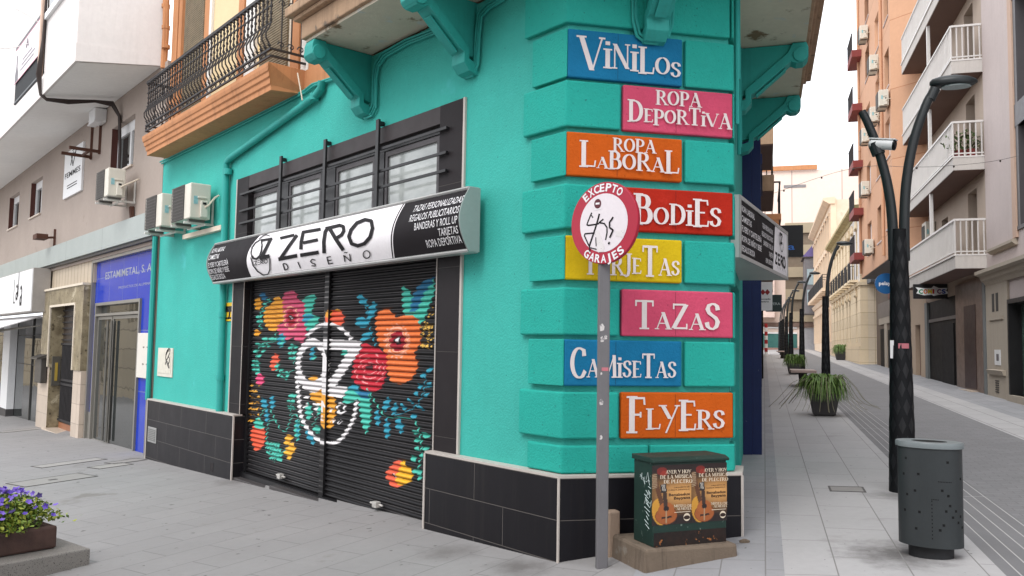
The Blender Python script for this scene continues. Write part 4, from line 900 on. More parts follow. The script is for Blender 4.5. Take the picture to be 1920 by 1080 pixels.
strokes_px(sm, [([(188, 632), (150, 622), (132, 645), (150, 662), (185, 676), (182, 698), (144, 692)], 1.9), ([(312, 600), (356, 592)], 1.9), ([(312, 598), (332, 676)], 1.9), ([(322, 638), (366, 630)], 1.9), ([(330, 674), (382, 664)], 1.9), ([(512, 650), (498, 578), (574, 642), (562, 562)], 1.9), ([(500, 554), (514, 545), (524, 552), (540, 543)], 1.6), (ep(750, 570, 38, 42, 0, 360, 16), 1.9)], ZB, 24)
sm.build('small_lettering', m_ink, wh, fix=False)
em = MB(); strokes_px(em, [([(330, 200), (270, 238), (225, 300), (212, 370), (225, 418)], 1.8), ([(222, 405), (245, 440), (285, 448), (322, 412)], 3.6), ([(322, 412), (345, 345), (354, 270), (346, 205)], 2.4), ([(338, 210), (486, 186)], 4.2), ([(462, 196), (345, 430)], 5.2), ([(322, 438), (452, 410)], 7.4), ([(212, 428), (240, 530), (300, 608), (370, 655), (430, 646), (456, 590), (456, 440)], 2.), ([(318, 190), (370, 150), (410, 136), (455, 152)], 1.4),
 ([(250, 482), (286, 475), (262, 528), (296, 520)], 1.3), ([(304, 472), (332, 466)], 1.2), ([(302, 496), (328, 490)], 1.2), ([(304, 522), (330, 515)], 1.2), ([(342, 515), (340, 470), (366, 463), (372, 480), (348, 490), (378, 508)], 1.3), (ep(407, 478, 20, 26, 0, 360, 14), 1.3)], ZA, 40)
em.build('emblem', m_ink, wh, fix=False)
for o_ in bpy.data.objects:
    if o_.parent in (wh,) and o_.type == 'MESH': fixn(o_, nA)
# ---- wedge sign on the narrow street
b0, b1, dn, df, z0, z1 = .48, 3.0, -.03, .43, 2.42, 2.97
s2 = thing('shop_sign', 'angled wedge-shaped black and white sign jutting out from the side wall', 'sign', FB.p(1.5, 0, 2.42))
MB().plan([pB(b0, dn), pB(b1, df), pB(b1-.02, -.098), pB(b0, -.098)], z0, z1).build('casing', mat('pale wedge casing', rgb(196, 204, 198, .88), var=.05, ns=2, rough=.45), s2)
eF = (FB.p(b1, df, 0)-FB.p(b0, dn, 0)); LF = np.linalg.norm(eF); eF = eF/LF; nF = np.array([eF[1], -eF[0], 0]); FS = Fr(FB.p(b0, dn, 0), eF, nF)
f_ = MB()
for a in ((0, LF, z0, z0+.035), (0, LF, z1-.035, z1), (0, .05, z0+.035, z1-.035), (LF-.04, LF, z0+.035, z1-.035)): f_.box(FS, a[0], a[1], -.005, .012, a[2], a[3])
f_.build('frame', m_sf, s2)
xs = LF*.66
pk = MB().prism(FS, [(.05, z0+.036), (xs-.06, z0+.036), (xs+.08, z1-.036), (.05, z1-.036)], .001, .004).build('black_panel', m_sk, s2)
pw = MB().prism(FS, [(xs-.06, z0+.036), (LF-.041, z0+.036), (LF-.041, z1-.036), (xs+.08, z1-.036)], .001, .004).build('white_panel', m_sw, s2)
tx = MB()
for i, s in enumerate(('ROPA LABORAL', 'CAMISETAS', 'FLYERS Y CARTELERÍA', 'ROPA DE NIÑO Y BEBÉ', 'REGALOS BODA')): put_text(tx, s, FS.p(.09, .006, z1-.13-.088*i), eF, UZ, w=.048*len(s), h=.055, bold=.012, shear=.1)
for i, s in enumerate(('TAZAS PERSONALIZADAS', 'REGALOS PUBLICITARIOS', 'BANDERAS Y ROLL UP', 'TARJETAS', 'ROPA DEPORTIVA')): put_text(tx, s, FS.p(xs-.06, .006, z1-.15-.082*i), eF, UZ, w=.029*len(s), h=.05, bold=.012, shear=.1, align='r')
fixn(tx.build('service_list', m_wt, pk, fix=False), nF)
tx = MB(); fs = lambda x, y: (xs+.06+x*.62, z0+.04+y*.47); plF = lambda u, z, k: FS.p(u, .005+.0002*k, z)
lt = [([(.02, .40), (.22, .40), (.02, .18), (.22, .18)], .028), ([(.30, .40), (.48, .40)], .028), ([(.32, .29), (.46, .29)], .025), ([(.30, .40), (.30, .18), (.48, .18)], .028), ([(.54, .40), (.72, .40), (.74, .32), (.62, .28)], .026), ([(.56, .39), (.56, .18)], .026), ([(.6, .3), (.78, .18)], .03), (ep(.90, .29, .12, .12), .028)]
lt += [(ep(.48, .80, .10, .12, 40, 320), .018), ([(.50, .9), (.64, .9), (.50, .70), (.64, .70)], .026), (ep(.55, .72, .15, .22, 180, 360), .012)]
lt += [([(.06+.17*k, .05), (.06+.17*k, .11)], .012) for k in range(6)]
strokes(tx, lt, fs, plF); fixn(tx.build('brand_lettering', m_ink, pw, fix=False), nF)
# ================================================================== BROWN BUILDING ON THE LEFT
m_brown = mat('taupe rendered wall', rgb(166, 152, 142, .92), var=.07, ns=.9, rough=.85, bump=.002, bs=60, patch=(1.2, .62, rgb(154, 140, 130, .88)))
m_white = mat('white painted render', rgb(232, 226, 222, .86), var=.04, ns=1, rough=.8, bump=.0015, bs=60, streak=(.16, rgb(170, 156, 146, .8)))
m_fascia = mat('grey green fascia panel', rgb(172, 180, 176, .82), var=.04, ns=1, rough=.45, brick=(dA, UZ, 3.1, 5, .006, rgb(100, 106, 104, .6), 0))
m_alu = mat('aluminium frame', rgb(150, 146, 138, .8), var=.08, ns=3, rough=.38, metal=.4)
m_blue = mat('royal blue glazed panel', rgb(10, 58, 190, .85), var=.10, ns=.8, rough=.06, spec=.45, brick=(dA, UZ, .95, 1.1, .012, rgb(90, 110, 190, .8), 0))
m_gl = glass('dark shop glass', (.03, .034, .033), rough=.03, spec=.7)
m_marb = mat('veined beige marble', rgb(176, 162, 132, .75), rgb(112, 98, 76, .7), ns=5, rough=.3, patch=(3, .60, rgb(198, 186, 160, .8)), speck=(12, .64, rgb(90, 78, 60, .7)))
m_marbp = mat('pale marble slab', rgb(214, 196, 178, .8), var=.07, ns=3, rough=.35, brick=(dA, UZ, 1., .42, .004, rgb(150, 134, 120, .7), 0))
m_wht = mat('white panel', rgb(232, 232, 232, .95), var=.03, ns=2, rough=.4)
def holes(mb, fr, u0, u1, d0, d1, z0, z1, hs):
    us = sorted({u0, u1, *[h[0] for h in hs], *[h[1] for h in hs]})
    for a, b in zip(us[:-1], us[1:]):
        c = sorted([(h[2], h[3]) for h in hs if h[0] <= a+1e-6 and h[1] >= b-1e-6]); z = z0
        for p, q in c:
            if p > z: mb.box(fr, a, b, d0, d1, z, p)
            z = q
        if z1 > z: mb.box(fr, a, b, d0, d1, z, z1)
    return mb
LB = FA
bb_ = thing('apartment_building', 'taupe apartment building with white overhanging upper floor above the blue and marble shopfronts', 'building', FA.p(10.3, -.1, -.35))
WN = [(11.95, 13.55, 4.95, 5.93), (20.2, 21.7, 4.95, 5.95), (23.4, 25.0, 4.95, 5.95)]
holes(MB(), FA, 10.14, 34, -.5, -.1, 3.3, 6.5, WN).build('wall', m_brown, bb_)
MB().box(FA, 10.14, 34, -1.0, -.501, 3.3, 6.5).build('inner_wall', mat('dark interior', rgb(60, 56, 52, .5), rough=.9), bb_)
for a, b, c, d in WN:
    f = MB(); e = .09
    for k in ((a, a+e, c, d), (b-e, b, c, d), (a+e, b-e, c, c+e), (a+e, b-e, d-.2, d), (a+.62, a+.72, c+e, d-.2)): f.box(FA, k[0], k[1], -.30, -.22, k[2], k[3])
    w = f.build('window', m_wht, bb_); MB().box(FA, a+e, b-e, -.29, -.26, c+e, d-.2).build('pane', m_gl, w); MB().box(FA, a, b, -.22, -.06, c-.04, c-.001).build('sill', m_marbp, w)
    s_ = MB().box(FA, b-.012, b-.001, -.22, -.102, c, d); s_.build('reveal_shade', mat('red brown shaded reveal', rgb(92, 52, 44, .75), var=.1, ns=4, rough=.8), w)  # reveal sheet coloured dark for the shade inside the window opening
# overhanging white floor
OT = 1.22; T0 = 10.72
oh = MB(); P_ = [FA.p(10.50, -.09, 0)[:2], FA.p(T0+.03, OT-.03, 0)[:2], FA.p(34, OT-.03, 0)[:2], FA.p(34, -.09, 0)[:2]]
zz2 = [6.471, 6.314, 6.314, 6.471]; oh.solid([np.array([*p, z-.004]) for p, z in zip(P_, zz2)], [np.array([*p, z-.001]) for p, z in zip(P_, zz2)]); oh.build('soffit', mat('grey soffit paint', rgb(236, 235, 232, .95), var=.04, ns=1, rough=.85, bump=.001, bs=50), bb_)
oh = MB(); zz2 = [6.475, 6.315, 6.315, 6.475]; P3 = [FA.p(10.45, -.1, 0), FA.p(T0-.012, OT+.014, 0), FA.p(34, OT+.014, 0), FA.p(34, -.1, 0)]
oh.solid([p+UZ*z for p, z in zip(P3, zz2)], [p+UZ*6.64 for p in P3]); oh.build('slab_edge', m_white, bb_)
oh = MB(); oh.plan([FA.p(10.46, -.1, 0)[:2], FA.p(T0, OT, 0)[:2], FA.p(13.3, OT, 0)[:2], FA.p(13.3, -.1, 0)[:2]], 6.641, 12.); oh.build('upper_wall', m_white, bb_)
MB().box(FA, 13.301, 34, -.5, .05, 6.641, 12).build('upper_wall', m_white, bb_)
bw = MB(); bw.box(FA, 11.6, 13.32, OT+.002, OT+.06, 7.78, 7.9); w = bw.build('window', m_wht, bb_); MB().box(FA, 11.7, 13.2, OT+.001, OT+.03, 7.901, 9.3).build('pane', m_gl, w)
bay = MB(); bay.plan([FA.p(14.4, .05, 0)[:2], FA.p(14.7, .55, 0)[:2], FA.p(17.2, .55, 0)[:2], FA.p(17.5, .05, 0)[:2]], 7.0, 10.5); bw = bay.build('bay', m_white, bb_)
bm_ = MB(); bm_.plan([FA.p(14.2, .05, 0)[:2], FA.p(14.6, .7, 0)[:2], FA.p(17.3, .7, 0)[:2], FA.p(17.7, .05, 0)[:2]], 8.95, 9.05); bm_.build('bay_cornice', m_wht, bw)
bs2 = MB(); z = 7.6
while z < 8.9: bs2.tube([FA.p(14.85, .565, z), FA.p(15.9, .565, z)], .022, 5); z += .05
bs2.build('roller_shutter', mat('beige shutter slats', rgb(190, 176, 156, .8), var=.1, ns=6, rough=.7), bw)
# balcony railing with the advertising banner
ra = MB(); R0, R1 = 13.45, 16.4
ra.bar(FA.p(R0, OT, 8.02), FA.p(R1, OT, 8.02), .07); ra.bar(FA.p(R0, OT, 6.80), FA.p(R1, OT, 6.80), .04)
u = R0
while u <= R1: ra.bar(FA.p(u, OT, 6.76), FA.p(u, OT, 8.0), .028); u += .085
ra.build('balcony_railing', mat('slate grey railing', rgb(70, 72, 74), var=.08, ns=4, rough=.5), bb_)
bn = thing('banner', 'white advertising banner with a dark bottle shape hung on the grey balcony railing', 'banner', FA.p(14.9, OT+.03, 7.2))
MB().box(FA, R0-.1, R1-.04, OT+.03, OT+.036, 7.22, 7.97).build('sheet', mat('white banner vinyl', rgb(236, 228, 230, .95), var=.03, ns=3, rough=.5), bn)
k = MB(); k.prism(FA, [(16.3, 7.24), (15.95, 7.24), (15.98, 7.42), (16.08, 7.55), (16.10, 7.82), (16.2, 7.82), (16.2, 7.55), (16.3, 7.42)], OT+.037, OT+.040); k.build('bottle_print', mat('grey print', rgb(96, 92, 96), var=.1, ns=6, rough=.5), bn)
k = MB()
for i, (a, b) in enumerate(((14.3, 15.7), (14.2, 15.6), (14.5, 15.5))): k.box(FA, a, b, OT+.037, OT+.039, 7.36+.09*i, 7.40+.09*i)
k.tube([FA.p(14.9, OT+.04, 7.72), FA.p(15.0, OT+.04, 7.88), FA.p(15.1, OT+.04, 7.72)], .018, 5); k.build('print', mat('pale grey print', rgb(150, 140, 146, .8), rough=.5), bn)
for z in (7.215, 7.975): MB().box(FA, R0-.1, R1-.04, OT+.0365, OT+.04, z-.008, z+.008).build('border', mat('pink print', rgb(206, 110, 136, .8), rough=.5), bn)
# fascia and shop level
fa = MB(); fa.box(FA, 10.16, 34, -.098, .02, 3.42, 3.86); fa.build('fascia', m_fascia, bb_, bevel=.006)
MB().box(FA, 10.3, 34, -.5, -.02, 3.36, 3.419).build('shadow_gap', m_blackm, bb_)
def U(x, y, d=-.15): return hA(x, y, d)
SX = lambda x, y: (x/2.84, 480+y/2.84)
# corner pier beside the turquoise wall
MB().box(FA, 10.121, 10.42, -.5, -.09, -1, 3.40).build('pier', mat('grey brown pier', rgb(126, 116, 104, .75), var=.12, ns=2, rough=.7, streak=(.4, rgb(78, 70, 62, .6))), bb_)
MB().tube([FA.p(10.2, -.04, .62), FA.p(10.2, -.04, 3.4)], .045, 8).build('drainpipe', m_turq_s, bb_, smooth=True)
# blue shopfront
bs = thing('shopfront', 'blue glazed shopfront with metal framed glass double doors and a white letterbox panel', 'shopfront', FA.p(12.6, -.2, -.4))
ub0, ub1 = 10.43, 14.72; zb0, zb1 = -.62, 3.33
f = MB(); fw_ = .09
for a in ((ub0, ub0+fw_+.05, zb0, zb1), (ub1-fw_, ub1, zb0, zb1), (ub0+fw_+.05, ub1-fw_, zb1-fw_, zb1)): f.box(FA, a[0], a[1], -.35, -.12, a[2], a[3])
f.build('frame', m_alu, bs)
du0, du1 = U(*SX(720, 600))[0], U(*SX(490, 600))[0]; dz1 = U(*SX(715, 245))[1]; dzs = U(*SX(690, 1035))[1]
for a, nm in (((ub0+fw_+.05, ub1-fw_, dz1+.06, zb1-fw_), 'top_panel'), ((ub0+fw_+.05, du0-.05, 1.75, dz1+.06), 'side_panel'), ((ub0+fw_+.05, du0-.05, zb0, .95), 'side_panel'), ((du1+.05, ub1-fw_, .1, dz1+.06), 'side_panel')):
    MB().box(FA, a[0], a[1], -.30, -.20, a[2], a[3]).build(nm, m_blue, bs)
MB().box(FA, du1+.05, ub1-fw_, -.30, -.17, zb0, .1).build('base_panel', m_alu, bs)
lb = MB().box(FA, ub0+fw_+.06, du0-.06, -.28, -.15, .95, 1.75).build('letterbox_panel', mat('white letterbox', rgb(222, 216, 206, .9), var=.03, ns=5, rough=.45), bs, bevel=.008)
x_ = MB()
for i in range(2):
    for j in range(2): x_.tube([FA.p(ub0+.25+.22*i, -.149, 1.2+.3*j), FA.p(ub0+.30+.22*i, -.149, 1.2+.3*j)], .014, 6)
x_.build('knob', m_alu, lb)
f = MB()
for a in ((du0-.05, du0+.02, zb0, dz1+.06), (du1-.02, du1+.05, zb0, dz1+.06), (du0+.02, du1-.02, dz1, dz1+.06), (du0+.02, du1-.02, dz1-.22, dz1-.17)): f.box(FA, a[0], a[1], -.33, -.16, a[2], a[3])
f.build('door_frame', m_alu, bs)
MB().box(FA, du0+.021, du1-.021, -.29, -.27, dz1-.17, dz1-.001).build('transom_pane', m_gl, bs)
MB().box(FA, ub0+.02, ub1-.02, -.60, -.50, zb0-.5, zb1).build('inner_wall', mat('dark interior', 0), bs)
dm = du0+(du1-du0)*.62
for a, b in ((du0+.03, dm-.02), (dm+.02, du1-.03)):
    f = MB(); e = .06
    for k in ((a, a+e, zb0+.05, dz1-.23), (b-e, b, zb0+.05, dz1-.23), (a+e, b-e, zb0+.05, zb0+.2), (a+e, b-e, dz1-.29, dz1-.23)): f.box(FA, k[0], k[1], -.26, -.21, k[2], k[3])
    d_ = f.build('door', m_alu, bs); MB().box(FA, a+e, b-e, -.245, -.225, zb0+.2, dz1-.29).build('pane', m_gl, d_)
    hx = a+.12 if a > dm else b-.12
    MB().box(FA, hx-.06, hx+.06, -.17, -.15, zb0+.25, 2.0).build('handle', mat('dark bronze handle', rgb(74, 72, 66, .8), var=.1, ns=4, rough=.4), d_)
tx = MB()
put_text(tx, 'ESTAMIMETAL, S. A.', FA.p(13.9, -.199, 2.86), -dA, UZ, w=3.1, h=.15, bold=.01); put_text(tx, 'PRODUCTOS DE ALUMINIO', FA.p(12.9, -.199, 2.62), -dA, UZ, w=2.1, h=.05)
fixn(tx.build('lettering', mat('pale grey letters', rgb(168, 172, 182, .7), rough=.5), bs, fix=False), nA)
x_ = MB(); rng2 = random.Random(3)
for k in range(7): x_.tube([FA.p(ub0+.26+.08*math.sin(k*2.1+t), -.199, .1+.06*k+.05*math.cos(t*1.7)) for t in np.linspace(0, 2.5, 8)], .005, 4)
x_.build('scratched_tag', mat('pale grey letters', 0), bs)
sp = MB().box(FA, ub0+.3, 14.5, -.12, .06, -.75, zb0+.14); sp.build('door_step', m_marbp, bs, bevel=.01)
# marble portal
pt = thing('doorway', 'beige marble portal around a recessed iron grille door between the blue and white shops', 'doorway', FA.p(17, -.1, -.6))
p0, p1 = 14.76, 18.75; oz = 2.78
i0, i1 = 15.45, 17.85; iz = 2.42
f = MB()
f.box(FA, p0, i0, -.5, .0, .95, oz); f.box(FA, i1, p1, -.5, .0, .95, oz); f.box(FA, i0, i1, -.5, .0, iz, oz); f.box(FA, i1-.012, i1-.001, -.4, -.031, -1, .95); f.build('surround', m_marb, pt, bevel=.012)
f = MB()
for a in ((p0-.0, p1, oz, oz+.05), ): f.box(FA, a[0], a[1], -.3, .03, a[2], a[3])
f.box(FA, i0-.05, i0, -.02, .02, .95, iz); f.box(FA, i1, i1+.05, -.02, .02, .95, iz); f.box(FA, i0, i1, -.02, .02, iz-.05, iz); f.build('moulding', m_beige, pt)
each('pillar', m_marbp, pt, [(p0, i0, -.5, -.03, -1, .949), (i1, p1+.3, -.5, -.03, -1, .949)], FA)
f = MB(); f.box(FA, i0, i1-.013, -.45, -.30, -1, iz-.001); dr = f.build('door', mat('dark bronze door', rgb(66, 54, 46, .7), var=.15, ns=3, rough=.45), pt)
g_ = MB()
for k in range(18): u = i0+.08+.13*k; g_.bar(FA.p(u, -.28, -.3), FA.p(u, -.28, 1.5), .022)
for k in range(6): g_.bar(FA.p(i0, -.28, 1.6+.14*k), FA.p(i1-.02, -.28, 1.6+.14*k), .03)
for z in (-.3, .55, .65, 1.5): g_.bar(FA.p(i0, -.28, z), FA.p(i1-.02, -.28, z), .05)
g_.build('grille', m_iron, dr); MB().box(FA, i0+.05, i1-.05, -.299, -.285, -.62, -.36).build('kick_panel', mat('rust brown kick panel', rgb(160, 104, 72, .75), var=.1, ns=4, rough=.5), dr)
f = MB().box(FA, i0-.2, i1+.1, -.8, .05, -.95, -.50); f.build('door_step', m_marbp, pt, bevel=.01)
f = MB().box(FA, i1-.08, i1-.013, -.26, -.08, .5, 1.2); ic = f.build('intercom', mat('dark intercom', rgb(92, 88, 80, .8), var=.1, ns=6, rough=.4), pt); MB().box(FA, i1-.088, i1-.0801, -.20, -.14, .62, 1.05).build('button_panel', mat('brass buttons', rgb(190, 160, 70, .8), rough=.4), ic)
MB().box(FA, 14.6, 19.2, -.5, -.14, oz+.05, 3.36).build('ribbed_panel', mat('ribbed beige panel', rgb(196, 180, 158, .82), var=.05, ns=3, rough=.6, brick=(dA, UZ, .30, 5, .02, rgb(150, 134, 114, .8), 0)), bb_)
lt = thing('letterbox', 'small dark metal letterbox on the marble pillar by the portal', 'letterbox', FA.p(18.3, 0, 1.0))
x_ = MB(); x_.box(FA, 18.0, 18.7, -.02, .12, .55, 1.15); x_.build('box', mat('dark letterbox metal', rgb(76, 72, 68, .8), var=.12, ns=5, rough=.4), lt, bevel=.02); x_ = MB(); x_.prof(FA, [(-.02, 1.16), (.22, 1.12), (.22, 1.16), (-.02, 1.25)], 17.95, 18.75); x_.build('lid', mat('dark letterbox metal', 0), lt)
# white shop at the far left
ls = thing('shopfront', 'glass shopfront with slim white columns under the white awning at the left edge', 'shopfront', FA.p(22, -.2, -.8))
MB().box(FA, 19.06, 34, -.32, -.3, -1.2, 2.2).build('pane', m_gl, ls)
each('column', m_wht, ls, [(u, u+1.1, -.29, -.1, -.45, 2.2) for u in (23.6, 30)], FA)
each('column_base', mat('dark column base', rgb(74, 72, 72, .8), rough=.5), ls, [(u-.01, u+1.11, -.29, -.09, -1.1, -.451) for u in (23.6, 30)], FA)
f = MB(); f.box(FA, 19.06, 34, -.3, -.2, -1.2, -.72); f.build('base_strip', m_marbp, ls)
f = MB()
for u in (19.06, 21.3, 27): f.box(FA, u, u+.05, -.299, -.27, -.7, 2.2)
for z in (.9, 1.7): f.box(FA, 19.1, 34, -.299, -.29, z-.01, z+.01)
f.build('glazing_bar', mat('dark glazing bar', rgb(70, 68, 66), rough=.4), ls)
sl = thing('shop_sign', 'plain white box sign with staggered dark letters above the awning', 'sign', FA.p(24, .1, 2.2))
MB().box(FA, 18.55, 34, -.1, .28, 2.28, 3.36).build('box', mat('grey sign side', rgb(170, 164, 158, .8), rough=.5), sl)
pn = MB().box(FA, 18.6, 34, .281, .30, 2.30, 3.34).build('panel', m_wht, sl)
tx = MB()
for u in (20.9, 25.2):
    for i, (c, dz, h) in enumerate((('L', .16, .62), ('a', .22, .40), ('l', .30, .66), ('a', .06, .50))):
        x = u-.30*i
        f_ = {'L': ([(0, 1), (0, 0), (.18, 0)],), 'l': ([(0, 1), (0, 0)],), 'a': ([(0, .85), (.1, 1), (.2, .8), (.2, 0)], [(.2, .5), (.05, .4), (0, .2), (.06, .02), (.2, .18)])}[c]
        strokes(tx, [([(x-a, 2.4+dz+b*h) for a, b in p], .05 if i % 2 == 0 else .06) for p in f_], lambda a, b: (a, b), lambda u, z, k: FA.p(u, .302+.0003*k, z), i*9)
fixn(tx.build('lettering', m_ink, pn, fix=False), nA)
aw = thing('awning', 'folded white awning over the glass shopfront at the left edge', 'awning', FA.p(24, 0, 2.1))
a_ = MB(); a_.prof(FA, [(-.1, 2.22), (1.1, 1.78), (1.1, 1.76), (-.1, 2.19)], 19.2, 34); a_.build('canopy', mat('white awning cloth', rgb(226, 224, 224, .92), var=.03, ns=2, rough=.7), aw)
a_ = MB(); a_.prof(FA, [(1.09, 1.79), (1.11, 1.79), (1.11, 1.62), (1.09, 1.62)], 19.2, 34); a_.build('valance', mat('white awning cloth', 0), aw)
a_ = MB(); a_.bar(FA.p(19.5, -.1, 1.95), FA.p(19.7, 1.05, 1.74), .03); a_.bar(FA.p(20.8, -.1, 1.95), FA.p(20.9, 1.05, 1.74), .03); a_.build('arm', m_alu, aw)
# fittings on the taupe wall
fs_ = thing('hanging_sign', 'upright white plaque lettered FEMMES on the taupe wall', 'sign', FA.p(16.8, -.1, 5))
(ua, za), (ub, zb_) = hA(123, 289, -.06), hA(152, 361, -.06)
pq = MB().box(FA, ub, ua, -.098, -.05, 4.95, 6.06).build('board', m_wht, fs_)
tx = MB(); put_text(tx, 'FEMMES', FA.p(ua-.12, -.047, 5.42), -dA, UZ, w=ua-ub-.25, h=.13, bold=.012)
for p in ([(.5, .92), (.38, .66)], [(.38, .88), (.52, .62)], [(.66, .94), (.5, .62)], [(.34, .88), (.62, .88)], [(.44, .96), (.66, .96)]): tx.tube([FA.p(ua-(ua-ub)*a, -.046, 4.95+1.11*b) for a, b in p], .009, 4)
for k in range(2): tx.box(FA, ub+.4, ua-.4, -.049, -.046, 5.15+.06*k, 5.17+.06*k)
tx.build('lettering', m_ink, pq, fix=False)
aircon(FA, 11.55, .12, 4.19, L=.84, label='air conditioner alone on the taupe wall below its window', brace=True)
rb = thing('sign_bracket', 'empty rusty iron sign bracket on the taupe wall above the white plaque', 'bracket', FA.p(14.6, -.1, 5.9))
x_ = MB(); m_rust = mat('rusty iron', rgb(92, 58, 44, .75), var=.25, ns=8, rough=.8)
for u in (14.4, 15.1): x_.bar(FA.p(u, -.09, 5.55), FA.p(u, -.09, 6.3), .06); x_.bar(FA.p(u, -.1, 5.6), FA.p(u, .5, 5.6), .06)
x_.bar(FA.p(14.4, .1, 5.6), FA.p(15.1, .1, 5.6), .04); x_.build('bracket', m_rust, rb)
jb = thing('junction_box', 'white junction box tucked under the soffit of the white overhang', 'box', FA.p(13.6, 0, 6.2))
MB().box(FA, 14.0, 14.5, -.098, .14, 6.16, 6.44).build('box', m_wht, jb, bevel=.02); MB().box(FA, 13.98, 14.52, .0, .15, 6.13, 6.159).build('lid', m_wht, jb)
cw = thing('cable', 'dark cable bundle sagging under the white overhang and down the taupe wall', 'cable', FA.p(13, 0, 6))
x_ = MB()
for k in range(3):
    o = .03*k
    x_.tube([FA.p(13.25, OT+.04, 8.8), FA.p(13.3+o, OT+.05, 7.4), FA.p(13.35, OT+.06+o, 6.7), FA.p(13.35, OT+.04, 6.34-o*.5), FA.p(13.3, OT-.06, 6.25-o*.5), FA.p(13.2, .8, 6.27-o), FA.p(13.1, .35, 6.33-o*.3), FA.p(12.95+o, .06, 6.33-o), FA.p(12.85+o*1.3, -.06, 6.05), FA.p(12.8+o, -.08, 5.4), FA.p(12.78+o, -.08, 4.75)], .022, 6)
x_.build('strand', mat('black cable', rgb(58, 46, 42, .8), rough=.7), cw, smooth=True)
x_ = MB(); x_.tube([FA.p(13.45, OT+.05, 9.2), FA.p(13.42, OT+.06, 6.7)], .05, 6); x_.build('conduit', mat('peach conduit', rgb(214, 184, 164, .85), rough=.6), cw, smooth=True)
x_ = MB(); x_.tube([FA.p(13.45+1.1*t+.25*math.sin(t*3), OT+.1+.9*math.sin(t*math.pi), 7.75+.35*math.sin(t*6)) for t in np.linspace(0, 1, 14)], .008, 4); x_.build('loose_wire', mat('white wire', rgb(220, 216, 212), rough=.5), cw)
x_ = MB(); x_.tube([FA.p(11.75, -.06, 4.1), FA.p(11.7, -.07, 3.87)], .05, 6); x_.build('condensate_pipe', m_rust, bb_)
sc = thing('floodlight', 'small rusted floodlight bracket standing on the grey fascia', 'lamp', FA.p(17.6, 0, 3.9))
x_ = MB(); u, z = hA(97, 452, -.02); x_.bar(FA.p(u, -.1, z+.1), FA.p(u, .25, z+.05), .05); x_.box(FA, u-.2, u+.25, .1, .35, z+.02, z+.14); x_.bar(FA.p(u, -.09, z-.2), FA.p(u, -.09, z+.3), .06); x_.build('bracket', m_rust, sc)
# unseen house added behind the photographer to darken the corner
hb = thing('townhouse', 'unseen pale townhouse added behind the photographer to shade the corner from the right', 'building', FA.p(-6, 10, 0))
holes(MB(), FA, -16, 3.5, 9.2, 9.6, -2, 7.4, [(u, u+1.2, z, z+2) for u in (-14, -10.5, -7, -3.5, 0) for z in (1, 4.5)]).build('wall', m_brown, hb); MB().box(FA, -16, 3.5, 9.6, 9.7, -2, 7.4).build('window', mat('dark interior', 0), hb)  # wall and windows of the added unseen house
# the building across the square, seen only in the shop windows
ob = thing('townhouse', 'cream townhouse across the square, seen as a reflection in the shop glass', 'building', FA.p(60, 9, 0))
hs = [(u, u+1.6, 2.6, 5.0) for u in range(38, 120, 6)]+[(u, u+1.5, 6.0, 8.0) for u in range(38, 120, 6)]+[(u, u+2.2, -1, 1.5) for u in range(41, 120, 9)]
holes(MB(), FA, 34, 122, 9, 9.4, -6, 9.5, hs).build('wall', mat('cream render across', rgb(206, 188, 156, .85), var=.06, ns=.3, rough=.85, brick=(dA, UZ, 9, 1.1, .03, rgb(150, 132, 104, .8), .5)), ob)
MB().box(FA, 34, 122, 9.4, 9.5, -6, 9.5).build('window', mat('dark interior', 0), ob); MB().prof(FA, [(8.2, 2.0), (9, 2.3), (9, 2.36), (8.2, 2.06)], 50, 64).build('canopy', m_blackm, ob)
# ================================================================== NARROW STREET, RIGHT SIDE
m_pil = mat('pink grey rendered pilaster', rgb(208, 194, 190, .82), var=.05, ns=1, rough=.85, bump=.001, bs=60, streak=(.22, rgb(168, 146, 134, .8)))
m_stn = mat('beige street stone', rgb(186, 174, 158, .8), var=.06, ns=1.2, rough=.85, bump=.002, bs=50, streak=(.22, rgb(130, 118, 104, .7)))
m_bal = mat('pale grey balcony slab', rgb(206, 200, 194, .85), var=.05, ns=1.5, rough=.8, streak=(.25, rgb(150, 140, 132, .75)))
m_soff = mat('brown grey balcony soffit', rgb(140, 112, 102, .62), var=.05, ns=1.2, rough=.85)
m_rail = mat('white railing paint', rgb(222, 218, 214, .9), var=.04, ns=3, rough=.45)
m_rpan = mat('pale corrugated balcony panel', rgb(212, 206, 202, .88), var=.04, ns=2, rough=.55)
m_wall2 = mat('beige wall behind balconies', rgb(190, 172, 156, .8), var=.05, ns=1.5, rough=.85)
m_or = mat('salmon orange render', rgb(222, 172, 138, .80), var=.04, ns=.6, rough=.85, brick=(dB, UZ, 40, 2.5, .012, rgb(190, 140, 108, .7), 0))
m_maroon = mat('maroon balcony edge', rgb(140, 62, 58, .8), var=.08, ns=2, rough=.7)
m_cream = mat('cream old stone', rgb(232, 212, 180, .95), var=.06, ns=.8, rough=.85, brick=(dB, UZ, 50, .62, .010, rgb(190, 162, 120, .8), 0))
m_creamN = mat('cream old stone end', rgb(226, 210, 186, .95), var=.05, ns=.8, rough=.85, brick=(nB, UZ, 50, .62, .010, rgb(186, 160, 122, .8), 0))
m_peach = mat('peach ornate stone', rgb(228, 204, 178, .95), var=.08, ns=1.4, rough=.85, patch=(1.6, .6, rgb(222, 204, 182, .9)))
m_dkgl = glass('dark window glass', (.02, .022, .025), rough=.08)
m_dk = mat('dark doorway', rgb(16, 14, 14), var=.15, ns=2, rough=.6, spec=.15)
